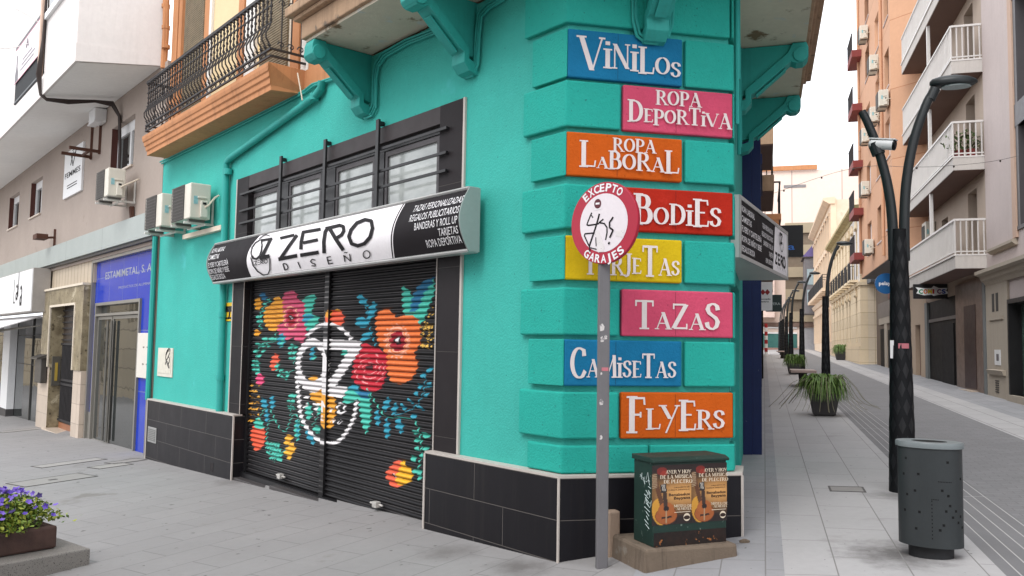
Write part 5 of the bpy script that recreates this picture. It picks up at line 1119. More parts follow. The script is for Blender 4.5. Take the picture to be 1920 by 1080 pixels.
# ---- near building with the stone cornice
nb = thing('stone_building', 'pale corniced stone building with a green shop window at the right edge', 'building', FR.p(12, 0, .6))
holes(MB(), FR, -2, 16.05, -.6, 0, -.2, 14, [(-2, 13.3, 4.35, 6.55), (-2, 13.3, 7.05, 9.4), (-2, 13.3, 9.9, 12.5), (8, 14.15, .72, 2.84)]).build('wall', m_pil, nb)
MB().box(FR, -2, 13.3, -.4, -.3, 4.35, 12.5).build('window', m_dkgl, nb)
f = MB()
for z in (4.3, 6.55, 9.4): f.box(FR, -2, 13.32, -.299, .03, z, z+.5 if z > 5 else z+.08)
f.box(FR, 13.1, 13.3, -.299, .02, 4.38, 12.5); f.build('window_frame', mat('dark grey frame', rgb(86, 82, 84, .8), var=.06, ns=3, rough=.45), nb)
f = MB(); f.prof(FR, [(.0, 3.28), (.06, 3.28), (.10, 3.36), (.16, 3.40), (.20, 3.50), (.30, 3.54), (.30, 3.62), (0, 3.66)], 4, 16.0); f.build('cornice', m_stn, nb)
f = MB(); f.prof(FR, [(0, 4.0), (.05, 4.0), (.12, 4.06), (.12, 4.12), (0, 4.14)], 13.4, 15.5); f.build('sill_moulding', m_stn, nb)
f = MB(); f.box(FR, 13.32, 13.6, .001, .05, 4.15, 13); f.build('pilaster_strip', m_terra if False else mat('tan strip', rgb(206, 176, 156, .85), var=.04, ns=1, rough=.8), nb)
f = MB(); f.box(FR, 14.15, 16.05, .001, .05, -.2, 3.28); f.build('ground_pier', m_stn, nb)
f = MB(); f.prof(FR, [(.05, 1.12), (.1, 1.14), (.14, 1.24), (.05, 1.26)], 14.4, 15.8); f.box(FR, 14.5, 15.7, .051, .08, 2.42, 2.5); f.build('pier_moulding', m_stn, nb)
f = MB()
for u in (14.9, 15.25): f.box(FR, u, u+.2, .051, .056, 2.62, 3.05)
for z in np.linspace(.72, .98, 6): f.box(FR, 15.0, 15.3, .051, .06, z, z+.025)
f.build('vent', mat('dark vent', rgb(60, 56, 54), rough=.6), nb)
MB().box(FR, 14.78, 15.3, .051, .062, 1.36, 1.72).build('notice', m_wht, nb); x_ = MB(); x_.box(FR, 14.92, 15.12, .063, .066, 1.46, 1.62); x_.build('notice_print', mat('grey print', 0), nb)
f = MB()
for a in ((14.05, 14.15, .72, 2.84), (8, 14.05, 2.74, 2.84)): f.box(FR, a[0], a[1], -.2, .06, a[2], a[3])
f.build('shop_frame', m_blackm, nb)
t_ = NT('green tinted shop window'); t_.l(t_.mix(t_.ramp(t_.noise(1.5), .3, .7), rgb(52, 80, 72, .9), rgb(92, 116, 104, .9)), t_.b.inputs['Base Color']); t_.b.inputs['Roughness'].default_value = .15; t_.b.inputs['Specular IOR Level'].default_value = .7
MB().box(FR, 8, 14.05, -.3, -.2, .72, 2.74).build('shop_window', t_.m, nb); MB().box(FR, 8, 14.2, -.2, .1, -.2, .72).build('shop_step', m_stn, nb)
# ---- balcony block
ab = thing('apartment_building', 'apartment block with white railed balconies stacked over the dark comic shop', 'building', FR.p(20, 0, .7))
b0_, b1_ = 16.07, 24.3; ZS_ = [3.72, 6.20, 8.68, 11.16, 13.6]
dor = [(17.0, 18.0, z+.36, z+2.2) for z in ZS_]+[(20.6, 21.5, z+1.2, z+2.0) for z in ZS_]
holes(MB(), FR, b0_, b1_, -.6, -.02, 3.3, 17, dor).build('wall', m_wall2, ab)
MB().box(FR, b0_, b1_, -.8, -.61, 3.3, 17).build('room', mat('dark interior', 0), ab)
for z in ZS_[:4]:
    w = MB().box(FR, 17.0, 18.0, -.3, -.25, z+.36, z+2.2).build('door', m_dkgl, ab); MB().box(FR, 17.47, 17.53, -.249, -.22, z+.36, z+2.2).build('mullion', m_rail, w)
    MB().box(FR, 20.6, 21.5, -.3, -.25, z+1.2, z+2.0).build('window', m_dkgl, ab)
    bal = MB().box(FR, b0_, 23.85, -.019, .70, z+.012, z+.33).build('balcony', m_bal, ab)
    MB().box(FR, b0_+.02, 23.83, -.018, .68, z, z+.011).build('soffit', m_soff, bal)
    MB().box(FR, b0_-.01, 23.87, -.018, .73, z+.331, z+.37).build('coping', m_rail, bal)
    r = MB(); zt = z+1.24
    r.bar(FR.p(b0_+.03, .69, zt), FR.p(23.8, .69, zt), .05); r.bar(FR.p(b0_+.03, .69, zt), FR.p(b0_+.03, 0, zt), .05); r.bar(FR.p(b0_+.03, .69, z+.44), FR.p(b0_+.03, 0, z+.44), .03); r.bar(FR.p(b0_+.03, .69, z+.44), FR.p(23.8, .69, z+.44), .03)
    for k in range(6): r.bar(FR.p(b0_+.03, .69-.13*k, z+.37), FR.p(b0_+.03, .69-.13*k, zt), .025)
    u = b0_+.15
    while u < 23.8: r.bar(FR.p(u, .69, z+.44), FR.p(u, .69, zt), .02); u += .16
    r.build('railing', m_rail, bal)
    MB().box(FR, b0_+.1, 23.8, .655, .675, z+.45, zt-.04).build('railing_panel', m_rpan, bal)
    MB().box(FR, 19.3, 19.4, .6, .685, z+.371, z+2.48).build('post', m_rail, bal)
    if z == ZS_[0]: pass
MB().box(FR, b0_, b1_, -.6, -.02, -.2, 3.3).build('ground_floor_wall', m_dk, ab)
f = MB(); f.box(FR, 16.5, 19.55, -.019, .03, -.2, 3.55); f.build('door_surround', mat('mottled brown marble', rgb(108, 86, 76, .75), rgb(146, 124, 112, .75), ns=4, rough=.4), ab)
f = MB(); f.box(FR, 17.2, 18.5, .031, .04, .7, 2.9); f.build('door', mat('dark red wooden door', rgb(62, 28, 25, .7), rgb(36, 18, 18, .7), ns=2, rough=.45), ab)
f = MB(); f.box(FR, 17.1, 18.7, -.01, .22, -.2, .66); f.build('door_step', m_marbp, ab)
f = MB(); f.box(FR, 16.1, 16.35, -.019, .06, -.2, 3.6); f.build('grey_pipe_casing', mat('grey casing', rgb(128, 132, 132, .75), var=.1, ns=2, rough=.6), ab)
f = MB(); f.box(FR, 23.85, 24.3, -.019, .05, -.2, 3.3); f.build('ground_pier', mat('grey casing', 0), ab)
f = MB(); f.box(FR, 19.6, 23.8, -.019, .02, 2.62, 2.72); f.build('shutter_rail', mat('grey rail', rgb(98, 94, 92), rough=.5), ab)
f = MB(); f.box(FR, 20.0, 21.7, -.019, .01, .4, 2.5); f.build('shop_shutter', mat('dark poster shutter', rgb(40, 38, 38), rgb(20, 19, 20), ns=3, rough=.7, spec=.15), ab)
cs = thing('shop_sign', 'black hanging sign lettered COMICS in bright colours above the dark shop', 'sign', FR.p(20.6, .4, 3.3))
us, ue = 20.9, 20.7; FX = Fr(FR.p(20.9, .92, .08), -FR.e2, -dB)
MB().box(FX, 0, 1.05, -.06, .06, 3.18, 3.62).build('board', m_blackm, cs); MB().bar(FX.p(1.05, 0, 3.5), FX.p(1.3, 0, 3.5), .04).build('arm', m_blackm, cs)
cx_ = MB(); cx_.prism(FX, [(.08, 3.34), (.22, 3.30), (.3, 3.28), (.5, 3.30), (.56, 3.26), (.7, 3.30), (1.0, 3.33), (.9, 3.42), (.94, 3.5), (.7, 3.5), (.56, 3.57), (.5, 3.5), (.25, 3.5), (.06, 3.53), (.13, 3.44)], .062, .066); cx_.build('splash', m_wht, cs)
for i, (c, col) in enumerate(zip('COMICS', ((20, 140, 90), (226, 120, 30), (232, 200, 40), (190, 40, 40), (120, 40, 110), (40, 80, 160)))):
    tx = MB(); put_text(tx, c, FX.p(.15+.125*i, .069, 3.335), FX.e1, UZ, w=.115 if c != 'I' else .05, h=.13, bold=.05); fixn(tx.build('letter', mat('comic letter %d' % i, rgb(*col, .9), rough=.5), cs, fix=False), FX.e2)
# plants and clutter on the balcony at middle height
m_leafb = mat('balcony leaves', rgb(88, 108, 52, .8), rgb(60, 84, 44, .8), ns=6, rough=.6)
for lab, u, dd, hgt in (('bushy green potted plant at the railing corner of the second balcony', 16.45, .5, .5), ('trailing potted plant beside the wall end of the second balcony', 16.4, .2, .42)):
    p = thing('potted_plant', lab, 'plant', FR.p(u, dd, 6.57), 'plants on the second balcony'); c = FR.p(u, dd, 6.57)
    MB().lathe(c, [(.10, 0), (.13, .2), (.14, .22), (.12, .22)], 12).build('pot', m_maroon, p, smooth=True)
    l = MB()
    for _ in range(90):
        a = rng.random(3)-.5; a[2] = rng.random()*hgt+.2; q = c+np.array([a[0]*.5, a[1]*.5, a[2]]); e = rng.normal(size=3)*.035; g2 = rng.normal(size=3)*.025; l.poly([q, q+e+g2, q+2*e, q+e-g2])
    l.build('foliage', m_leafb, p, fix=False)
aircon(FR, 22.4, .0, 5.1, L=.7, dep=.28, h=.75, label='air conditioner hung on the wall above the lowest balcony railing', brace=False)
# ---- low house with a beige door between the blocks
lh = thing('low_house', 'low beige house front with a narrow door between the comic shop and the orange block', 'house', FR.p(26, 0, .8))
holes(MB(), FR, 24.31, 28.4, -.6, -.01, -.2, 4.0, [(25.5, 26.5, -.2, 2.62)]).build('wall', mat('beige low wall', rgb(196, 174, 152, .8), var=.05, ns=1.4, rough=.85), lh)
d_ = MB().box(FR, 25.5, 26.5, -.2, -.15, -.2, 2.62).build('door', mat('brown door', rgb(120, 90, 76, .75), var=.08, ns=3, rough=.6), lh); MB().box(FR, 24.31, 28.4, -.6, .12, 4.2, 4.3).build('roof', mat('grey roof edge', rgb(120, 116, 116, .8), rough=.8), lh)
# ---- orange block with overhang
og = thing('apartment_building', 'tall salmon orange apartment block overhanging the street with many small windows', 'building', FR.p(32, 0, .9))
OD = .95; e0, e1_ = 24.6, 34.6; ozb = 5.0
hsO = []
for k in range(6):
    z = ozb+.55+2.55*k
    hsO += [(24.95, 26.1, z+.55, z+1.95), (27.3, 28.7, z+.35, z+1.75), (30.6, 32.0, z+.25, z+1.6)]
holes(MB(), FR, e0, e1_, OD-.3, OD, ozb, 22, hsO).build('wall', m_or, og)
MB().plan([FR.p(e0, OD, 0)[:2], FR.p(e0-2.3, OD-2.5, 0)[:2], FR.p(e0-2.0, OD-2.8, 0)[:2], FR.p(e0+.3, OD-.3, 0)[:2]], 4.1, 22).build('side_wall', mat('salmon orange render side', rgb(222, 172, 138, .80), var=.04, ns=.6, rough=.85, brick=(dB, UZ, 40, 2.5, .012, rgb(190, 130, 92, .8), 0)), og)
MB().plan([FR.p(e0+.3, OD-.31, 0)[:2], FR.p(e1_, OD-.31, 0)[:2], FR.p(e1_, -2, 0)[:2], FR.p(e0, -2, 0)[:2]], ozb+.02, 22).build('room', mat('dark interior', 0), og)
MB().plan([FR.p(e0+.05, OD-.02, 0)[:2], FR.p(e1_, OD-.02, 0)[:2], FR.p(e1_, -.1, 0)[:2], FR.p(e0-.6, -.1, 0)[:2]], ozb-.02, ozb+.019).build('soffit', mat('grey street soffit', rgb(140, 136, 134, .8), var=.05, ns=1, rough=.85), og)
for a, b, c, d in hsO:
    w = MB().box(FR, a, b, OD-.17, OD-.13, c, d).build('window', m_dkgl if (a*7+c) % 3 > 1.4 else m_wht, og); MB().box(FR, a-.05, b+.05, OD-.12, OD+.03, c-.06, c-.001).build('sill', m_pil, w)
pp = MB(); pp.tube([FR.p(26.6, OD+.06, 5.2), FR.p(26.6, OD+.06, 21)], .06, 6); pp.build('drainpipe', m_or, og); pp = MB(); pp.tube([FR.p(34.3, OD+.05, 5.2), FR.p(34.3, OD+.05, 21)], .06, 6); pp.build('drainpipe', m_or, og)
for k, py_ in enumerate((468, 380, 285, 170, 60)):
    z = hit(FR, 1612, py_, OD+.3)[1]-.32
    bl2 = MB().box(FR, 33.4, e1_+.9, OD+.001, OD+.42, z, z+.32).build('balcony', m_maroon, og)
    r = MB(); r.bar(FR.p(33.45, OD+.4, z+1.1), FR.p(e1_+.9, OD+.4, z+1.1), .05)
    for j in range(9): r.bar(FR.p(33.45+.25*j, OD+.4, z+.32), FR.p(33.45+.25*j, OD+.4, z+1.1), .025)
    r.build('railing', m_iron, bl2)
for i, (px_, py_, lab) in enumerate(((1619, 78, 'top air conditioner of those on the orange block, by the white sky'), (1638, 136, 'air conditioner on the orange block, second from the top, beside the drainpipe'), (1656, 204, 'largest air conditioner on the orange block, left of the pale balconies'), (1639, 233, 'air conditioner on the orange block just behind the lamp arm tip'), (1623, 270, 'air conditioner on the orange block left of the white camera'), (1622, 369, 'air conditioner on the orange block beneath the roof cornice line'), (1629, 478, 'lowest air conditioner on the orange block, at the maroon balcony'))):
    u, z = hit(FR, px_, py_, OD+.2); aircon(FR, u-.3, OD+.05, z, L=.85, dep=.32, h=.62, label=lab, group='air conditioners on the orange block', brace=False)
sh = MB(); sh.box(FR, 28.41, 37.6, -.6, -.02, -.2, ozb-.03); so_ = thing('shopfront', 'dark recessed shopfront with a small window under the orange block, by the blue round sign', 'shopfront', FR.p(32, 0, .9)); sh.build('wall', mat('grey brown shop wall', rgb(120, 104, 92, .75), var=.08, ns=1.5, rough=.7), so_)
f = MB(); f.box(FR, 31.6, 33.4, -.019, .02, .9, 2.6); f.box(FR, 34.6, 35.9, -.019, .02, .95, 2.7); f.build('doorway', m_dk, so_); f = MB(); f.box(FR, 33.6, 34.4, -.019, .04, -.2, 2.9); f.box(FR, 31.2, 36.2, -.019, .05, 2.9, 3.2); f.build('pier', m_stn, so_); f = MB(); f.box(FR, 31.5, 36.4, -.019, .06, 3.2, 3.9); f.build('sign_panel', mat('grey sign panel', rgb(128, 118, 110, .8), rough=.6), so_); f = MB(); f.box(FR, 31.5, 33, -.019, .05, 3.95, 4.8); f.build('window', mat('red brown shutter', rgb(120, 62, 48, .8), rough=.6), so_)
ps = thing('hanging_sign', 'round blue hanging sign with white lettering under the orange overhang', 'sign', FR.p(27.4, 1.2, 3.6))
FP = Fr(FR.p(28.0, 1.0, 0), -FR.e2, -dB); r = MB(); uc, zc2 = .24, 4.27
r.prism(FP, [(uc+.40*math.cos(a), zc2+.40*math.sin(a)) for a in np.linspace(0, 2*math.pi, 33)[:-1]], -.05, .05); r.build('disc', mat('blue sign disc', rgb(20, 92, 150, .9), var=.05, ns=2, rough=.4), ps)
tx = MB(); put_text(tx, "pelayo", FP.p(uc-.26, .052, zc2-.06), FP.e1, UZ, w=.52, h=.14, bold=.03); fixn(tx.build('lettering', m_wt, ps, fix=False), FP.e2); MB().bar(FP.p(uc+.4, 0, zc2+.3), FP.p(1., 0, zc2+.3), .04).build('arm', m_blackm, ps)
# ---- old cream building
CD = .67; c0, c1 = 38., 56.4
ch = thing('old_townhouse', 'cream stone townhouse with tall arched windows, black balconies and a heavy cornice', 'building', FR.p(42, 0, 1.1))
hw = [(u, u+.75, 2.1, 4.55) for u in (39.4, 42.9, 44.6, 47.2, 49.4, 51.6, 53.8)]+[(u, u+.8, 5.5, 8.0) for u in (38.9, 40.9, 42.9, 44.9, 46.9, 48.9, 50.9, 52.9, 54.9)]
holes(MB(), FR, c0, c1, CD-.35, CD, .2, 9.0, hw).build('wall', m_cream, ch)
MB().box(FR, c0+.01, c1, -3, CD-.36, .2, 9.0).build('end_wall', m_creamN, ch)
MB().box(FR, c0, c0+.009, -3, CD-.355, .2, 8.95).build('end_face', m_creamN, ch)
for a, b, c, d in hw:
    w = MB().box(FR, a, b, CD-.12, CD-.08, c, d).build('window', m_dkgl if d < 5 else mat('cream shutter', rgb(206, 196, 176, .8), rough=.7), ch)
    t = MB(); t.prism(FR, [(a-.12, d-.1), (a-.12, d+.12), (a+.1, d+.3), ((a+b)/2, d+.42), (b-.1, d+.3), (b+.12, d+.12), (b+.12, d-.1), (b, d-.1), (b, d), (a, d), (a, d-.1)], CD+.001, CD+.08); t.build('hood_mould', m_cream, w)
MB().box(FR, c0+.05, 42.4, CD+.0005, CD+.012, 5.16, 8.58).build('white_plaster', m_white, ch) if False else holes(MB(), FR, c0+.05, 42.4, CD+.0005, CD+.012, 5.16, 8.58, [h for h in hw if h[2] > 5 and h[0] < 42]).build('white_plaster', m_white, ch); MB().box(FR, c0-.012, c0-.001, -2.6, -.2, 5.16, 8.5).build('white_plaster', m_white, ch)
f = MB(); f.prof(FR, [(CD-.3, 8.6), (CD+.05, 8.6), (CD+.12, 8.72), (CD+.4, 8.84), (CD+.4, 9.0), (CD-.3, 9.05)], c0-.1, c1); f.build('cornice', mat('mossy cornice', rgb(206, 188, 140, .8), rgb(150, 136, 92, .75), ns=2, rough=.85), ch)
f = MB(); f.prof(FR, [(CD-.3, 4.95), (CD+.08, 4.95), (CD+.14, 5.1), (CD-.3, 5.15)], c0-.06, c1); f.box(FR, c0-.08, c0, -2.5, CD+.1, 4.95, 5.12); f.box(FR, c0, c1, CD+.001, CD+.06, .2, 1.9); f.build('string_course', m_cream, ch)
for a, b, c, d in hw:
    if c > 5:
        bl2 = MB().box(FR, a-.25, b+.25, CD+.001, CD+.42, 5.16, 5.28).build('balcony', m_cream, ch); r = MB()
        r.bar(FR.p(a-.25, CD+.4, 6.15), FR.p(b+.25, CD+.4, 6.15), .04); k = a-.25
        r.bar(FR.p(a-.25, CD+.4, 6.15), FR.p(a-.25, CD, 6.15), .03)
        for q in range(4): r.bar(FR.p(a-.25, CD+.4-.1*q, 5.28), FR.p(a-.25, CD+.4-.1*q, 6.15), .02)
        while k < b+.25: r.bar(FR.p(k, CD+.4, 5.28), FR.p(k, CD+.4, 6.15), .02); k += .1
        r.build('railing', m_iron, bl2)
# ---- grey block rising behind
gb = thing('grey_block', 'dark slate grey block rising between the cream cornice and the orange block', 'building', FR.p(37, -1, 8)); MB().box(FR, 36.4, 39.6, -3, .35, 5, 13.6).build('wall', mat('slate render', rgb(104, 108, 116, .8), var=.04, ns=1, rough=.7), gb); MB().box(FR, 36.6, 39.0, .351, .40, 9.4, 12.8).build('window', m_dk, gb); MB().box(FR, 36.39, 36.395, -2, .3, 9.2, 13.0).build('window', m_dkgl, gb)
# ---- ornate peach building and bay
o0, o1 = 56.5, 78.
on = thing('ornate_building', 'peach ornate building with rows of balconies and weathered gable further up street', 'building', FR.p(60, 0, 1.5))
hw = []; u = 57.4
while u < 77: hw += [(u, u+1., 2.3, 4.6), (u, u+1., 6.2, 8.9), (u, u+1., 9.6, 11.4)]; u += 2.35
holes(MB(), FR, o0, o1, CD-.4, CD, .5, 12.6, hw).build('wall', m_peach, on); MB().box(FR, o0+.02, o1, -4, CD-.41, .5, 12.5).build('gable_wall', mat('weathered gable', rgb(222, 200, 172, .85), rgb(236, 224, 208, .9), ns=.5, rough=.9, patch=(.5, .55, rgb(200, 176, 150, .8))), on)
for a, b, c, d in hw:
    w = MB().box(FR, a, b, CD-.12, CD-.08, c, d).build('window', m_dkgl, on)
    t = MB(); t.box(FR, a-.2, b+.2, CD+.001, CD+.16, d+.05, d+.25); t.box(FR, a-.2, a-.02, CD+.001, CD+.09, c, d+.049); t.box(FR, b+.02, b+.2, CD+.001, CD+.09, c, d+.049); t.build('surround', m_peach, w)
    if 5 < c < 8:
        bl2 = MB().box(FR, a-.35, b+.35, CD+.001, CD+.6, c-.25, c).build('balcony', m_peach, on); r = MB()
        for k in np.linspace(a-.33, b+.33, 12): r.bar(FR.p(k, CD+.56, c), FR.p(k, CD+.56, c+.95), .03)
        r.bar(FR.p(a-.35, CD+.56, c+.95), FR.p(b+.35, CD+.56, c+.95), .05); r.bar(FR.p(a-.35, CD+.56, c+.95), FR.p(a-.35, CD, c+.95), .04); r.build('railing', m_iron, bl2)
f = MB(); f.prof(FR, [(CD-.3, 12.2), (CD+.1, 12.2), (CD+.5, 12.45), (CD+.5, 12.62), (CD-.3, 12.7)], o0-.1, o1); f.prof(FR, [(CD-.3, 5.4), (CD+.1, 5.4), (CD+.25, 5.7), (CD-.3, 5.75)], o0, o1); f.build('cornice', m_peach, on)
by = thing('glazed_bay', 'grey glazed corner bay with a purple roof at the end of the ornate facade', 'building', FR.p(77, .5, 4))
MB().box(FR, 78.05, 82, -1, 1.5, 5.2, 10.6).build('wall', mat('grey bay frame', rgb(126, 124, 128, .8), rough=.6), by); MB().plan([FR.p(77.9, 1.7, 0)[:2], FR.p(82.2, 1.7, 0)[:2], FR.p(82.2, -1, 0)[:2], FR.p(77.9, -1, 0)[:2]], 10.601, 10.7).build('eave', mat('dark eave', rgb(70, 64, 66), rough=.7), by)
r = MB(); r.solid([FR.p(77.9, 1.7, 10.701), FR.p(82.2, 1.7, 10.701), FR.p(82.2, -1, 10.701), FR.p(77.9, -1, 10.701)], [FR.p(79.5, .2, 12.6), FR.p(81, .2, 12.6), FR.p(81, -.8, 12.6), FR.p(79.5, -.8, 12.6)]); r.build('roof', mat('purple tiled roof', rgb(92, 76, 128, .8), var=.1, ns=4, rough=.6), by)
for z in (6.0, 8.0): MB().box(FR, 78.0, 78.045, -.2, 1.3, z, z+1.5).build('window', mat('pale bay glass', rgb(176, 196, 204, .8), rough=.1), by)
MB().box(FR, 78.05, 82, -1, CD-.2, .6, 5.19).build('ground_wall', m_peach, by)
# ---- building closing the street
EF = Fr(K2+dB*84., nB, -dB)
eb = thing('end_building', 'pale pink modern building with brown balconies closing the end of the street', 'building', EF.p(3, 0, 2))
MB().box(EF, -8, 16, -6, 0, 0, 20.4).build('wall', mat('pale pink render', rgb(240, 218, 204, .92), var=.03, ns=.3, rough=.8, brick=(nB, UZ, 4.9, 30, .06, rgb(200, 176, 166, .8), 0)), eb)
f = MB()
for i, z in enumerate((4.6, 6.9, 9.2, 11.5, 13.8)):
    f.box(EF, 2.3, 5.2, .001, .4, z, z+1.05)
f.build('balcony', mat('beige balcony front', rgb(178, 162, 136, .8), var=.06, ns=.6, rough=.8), eb)
f = MB()
for z in (5.65, 7.95, 10.25, 12.55): f.box(EF, 2.3, 5.2, .001, .1, z, z+1.24)
f.build('balcony_recess', mat('brown recess', rgb(138, 122, 104, .7), rough=.8), eb)
f = MB(); f.box(EF, -8, 8, .001, .3, 4.1, 4.5); f.build('canopy', mat('brown canopy', rgb(128, 104, 92, .75), rough=.7), eb)
f = MB(); f.box(EF, -4, 3.4, .001, .1, 1.9, 3.35); f.build('shop_window', mat('teal glass', rgb(78, 128, 120, .85), rgb(52, 96, 94, .85), ns=.9, rough=.15), eb)
f = MB(); f.box(EF, -4, 3.4, .101, .16, 3.35, 3.5); f.box(EF, -4, 3.4, .101, .16, 3.9, 4.05); f.build('window_frame', m_wht, eb); f = MB(); f.box(EF, 4.0, 5.4, .001, .08, 1.5, 4.0); f.build('door', mat('grey shutter', rgb(168, 166, 168, .8), rough=.6), eb); f = MB(); f.box(EF, -8, 3.9, .001, .14, 1.2, 1.89); f.build('plinth', mat('pinkish plinth', rgb(168, 130, 118, .75), rough=.8), eb)
f = MB(); f.box(EF, 0, 5.5, .001, .3, 20.41, 20.9); f.build('roof_edge', m_terra, eb); f = MB(); f.box(EF, 2.2, 4.4, .001, .05, 18.6, 18.9); f.build('vent', mat('grey vent', rgb(130, 126, 126), rough=.6), eb)
f = MB(); f.box(EF, -8, 1.2, .001, 1.4, 5, 14.5); f.build('left_wing', mat('pink wing', rgb(232, 206, 194, .9), rough=.8), eb)
# ================================================================== NARROW STREET, LEFT SIDE
bs3 = thing('shopfront', 'dark blue painted shopfront directly beyond the turquoise side wall', 'shopfront', FB.p(6, 0, .3))
m_dblue = mat('worn dark blue paint', rgb(20, 38, 96, .7), var=.12, ns=2.5, rough=.55, speck=(9, .72, rgb(170, 176, 190, .7)))
MB().box(FB, 4.61, 9.2, -.6, .02, -.2, 5.4).build('wall', m_dblue, bs3)
f = MB(); f.box(FB, 4.63, 5.1, .021, .14, -.1, 5.3); f.box(FB, 7.2, 7.6, .021, .12, -.1, 5.3); f.build('pilaster', m_dblue, bs3); f = MB(); f.box(FB, 5.3, 7.1, .021, .05, .2, 2.9); f.build('door', m_dk, bs3); f = MB(); f.box(FB, 5.0, 7.5, .021, .16, 4.2, 4.35); f.build('cornice', m_dblue, bs3)
m_ls = mat('brown street stone', rgb(140, 124, 106, .75), var=.1, ns=1.2, rough=.85, streak=(.4, rgb(88, 76, 64, .6)))
def left_house(label, b0, b1, h, m, slabs):
    o = thing('townhouse', label, 'building', FB.p((b0+b1)/2, 0, .4)); MB().box(FB, b0, b1, -4, .0, -.2, h).build('wall', m, o)
    for a, b, z, t, d, mm, rail in slabs:
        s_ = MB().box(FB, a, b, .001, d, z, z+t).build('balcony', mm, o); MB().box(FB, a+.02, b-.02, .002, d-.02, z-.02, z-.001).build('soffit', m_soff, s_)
        if rail:
            r = MB(); r.bar(FB.p(a+.02, d-.03, z+t+.85), FB.p(b, d-.03, z+t+.85), .04); r.bar(FB.p(a+.02, d-.03, z+t+.85), FB.p(a+.02, 0, z+t+.85), .04); k = a+.02
            while k < b: r.bar(FB.p(k, d-.03, z+t), FB.p(k, d-.03, z+t+.85), .016); k += .12
            for q in np.linspace(.03, d-.05, 4): r.bar(FB.p(a+.02, q, z+t), FB.p(a+.02, q, z+t+.85), .016)
            r.build('railing', m_iron, s_)
    return o
h1 = left_house('brown stone house with two weathered balcony slabs beyond the blue shopfront', 9.21, 15.5, 7.2, m_ls, [(9.25, 11.6, 5.5, .36, .36, m_stone, 1), (12.2, 15, 5.15, .36, .40, m_stone, 1)])
f = MB(); f.box(FB, 9.4, 10.2, .001, .06, -.1, 4.3); f.box(FB, 12, 12.6, .001, .06, -.1, 4.3); f.box(FB, 14.8, 15.4, .001, .06, -.1, 4.3); f.build('pier', m_stn, h1); f = MB(); f.box(FB, 10.3, 11.9, .001, .03, .3, 3.2); f.box(FB, 12.7, 14.7, .001, .03, .3, 3.2); f.build('doorway', m_dk, h1)
h2 = left_house('house with a stepped terracotta balcony on the left of the narrow street', 15.51, 26, 6.6, m_stn, [(16, 19, 4.75, .16, .50, m_terra, 0), (16, 19, 4.92, .14, .56, m_terra, 0), (16, 19, 5.07, .16, .62, m_terra, 1)])
f = MB(); f.box(FB, 24.5, 26., .001, .14, -.1, 3.4); f.box(FB, 19.5, 19.9, .001, .1, -.1, 3.4); f.build('pier', m_dk, h2); f = MB(); f.box(FB, 20, 24, .001, .05, .4, 3.0); f.build('shop_window', m_dkgl, h2)
h3 = left_house('far pale house on the left of the narrow street before its end', 26.01, 62, 5.4, mat('far pale wall', rgb(196, 178, 158, .8), var=.06, ns=.6, rough=.85), [(28, 31, 4.6, .3, .55, m_stn, 1), (36, 40, 4.6, .3, .6, m_stn, 1)])
def blade(name, label, b, w0, w1, z0, z1, m, txt=None, th=.06, cat='sign'):
    o = thing(name, label, cat, FB.p(b, w0, z0)); f = Fr(FB.p(b, 0, 0), nB, -dB)
    bd_ = MB().box(f, w0, w1, -th, th, z0, z1).build('board', m, o); MB().bar(f.p(-.05, 0, z1-.06), f.p(w0, 0, z1-.06), .03).build('arm', m_blackm, o)
    return o, f, bd_
o, f, bd_ = blade('hanging_sign', 'black projecting box sign with blue letters just beyond the wedge sign', 6.2, .06, .74, 3.03, 3.50, m_blackm)
tx = MB(); put_text(tx, 'pizza', f.p(.17, .062, 3.13), nB, UZ, w=.45, h=.10, bold=.01); fixn(tx.build('lettering', mat('blue sign letters', rgb(52, 110, 190, .9), rough=.5), o, fix=False), -dB)
o, f, bd_ = blade('hanging_sign', 'white curved banner sign with a red emblem under the wedge sign', 13.5, .02, .36, 2.55, 3.22, m_wht)
x_ = MB(); c = .2, 2.98
for s_ in (-1, 1): x_.prism(f, [(c[0]+s_*.05-.06, c[1]), (c[0]+s_*.05, c[1]+.07), (c[0]+s_*.05+.06, c[1]), (c[0]+s_*.05, c[1]-.07)], .061+.003*(s_ > 0), .066+.003*(s_ > 0))
x_.build('emblem', mat('red emblem', rgb(150, 30, 34, .9), rough=.5), o); tx = MB(); put_text(tx, 'abogado', f.p(.06, .062, 2.80), nB, UZ, w=.26, h=.04, bold=.02); put_text(tx, 'centro', f.p(.08, .062, 2.74), nB, UZ, w=.2, h=.04, bold=.02); fixn(tx.build('lettering', m_ink, o, fix=False), -dB)
o, f, bd_ = blade('hanging_sign', 'dark green box sign lettered OPERA on the left of the narrow street', 17., .22, .64, 2.68, 3.14, mat('dark green sign', rgb(36, 50, 50), var=.06, ns=3, rough=.5))
tx = MB(); put_text(tx, 'OPERA', f.p(.26, .062, 2.86), nB, UZ, w=.34, h=.07, bold=.02); fixn(tx.build('lettering', mat('grey letters', rgb(150, 160, 160), rough=.5), o, fix=False), -dB)
sp_ = thing('striped_post', 'slim red and white striped post near the far end of the street', 'post', FB.p(58, .3, 1)); zg = gfr(FB, 58, .3)
for k in range(8): MB().tube([FB.p(58, .3, zg+.3*k), FB.p(58, .3, zg+.3*k+.3)], .12, 8).build('band', mat('red band', rgb(170, 40, 44, .9), rough=.5) if k % 2 else m_wht, sp_)
# ================================================================== STREET FURNITURE
def onz(x, y, z): r = ray(x, y); return EYE + r*((z-HC)/r[2])
def onG(x, y):
    z = 0.
    for _ in range(40): P = onz(x, y, z); z = .5*z+.5*gz(P[0], P[1])
    return P
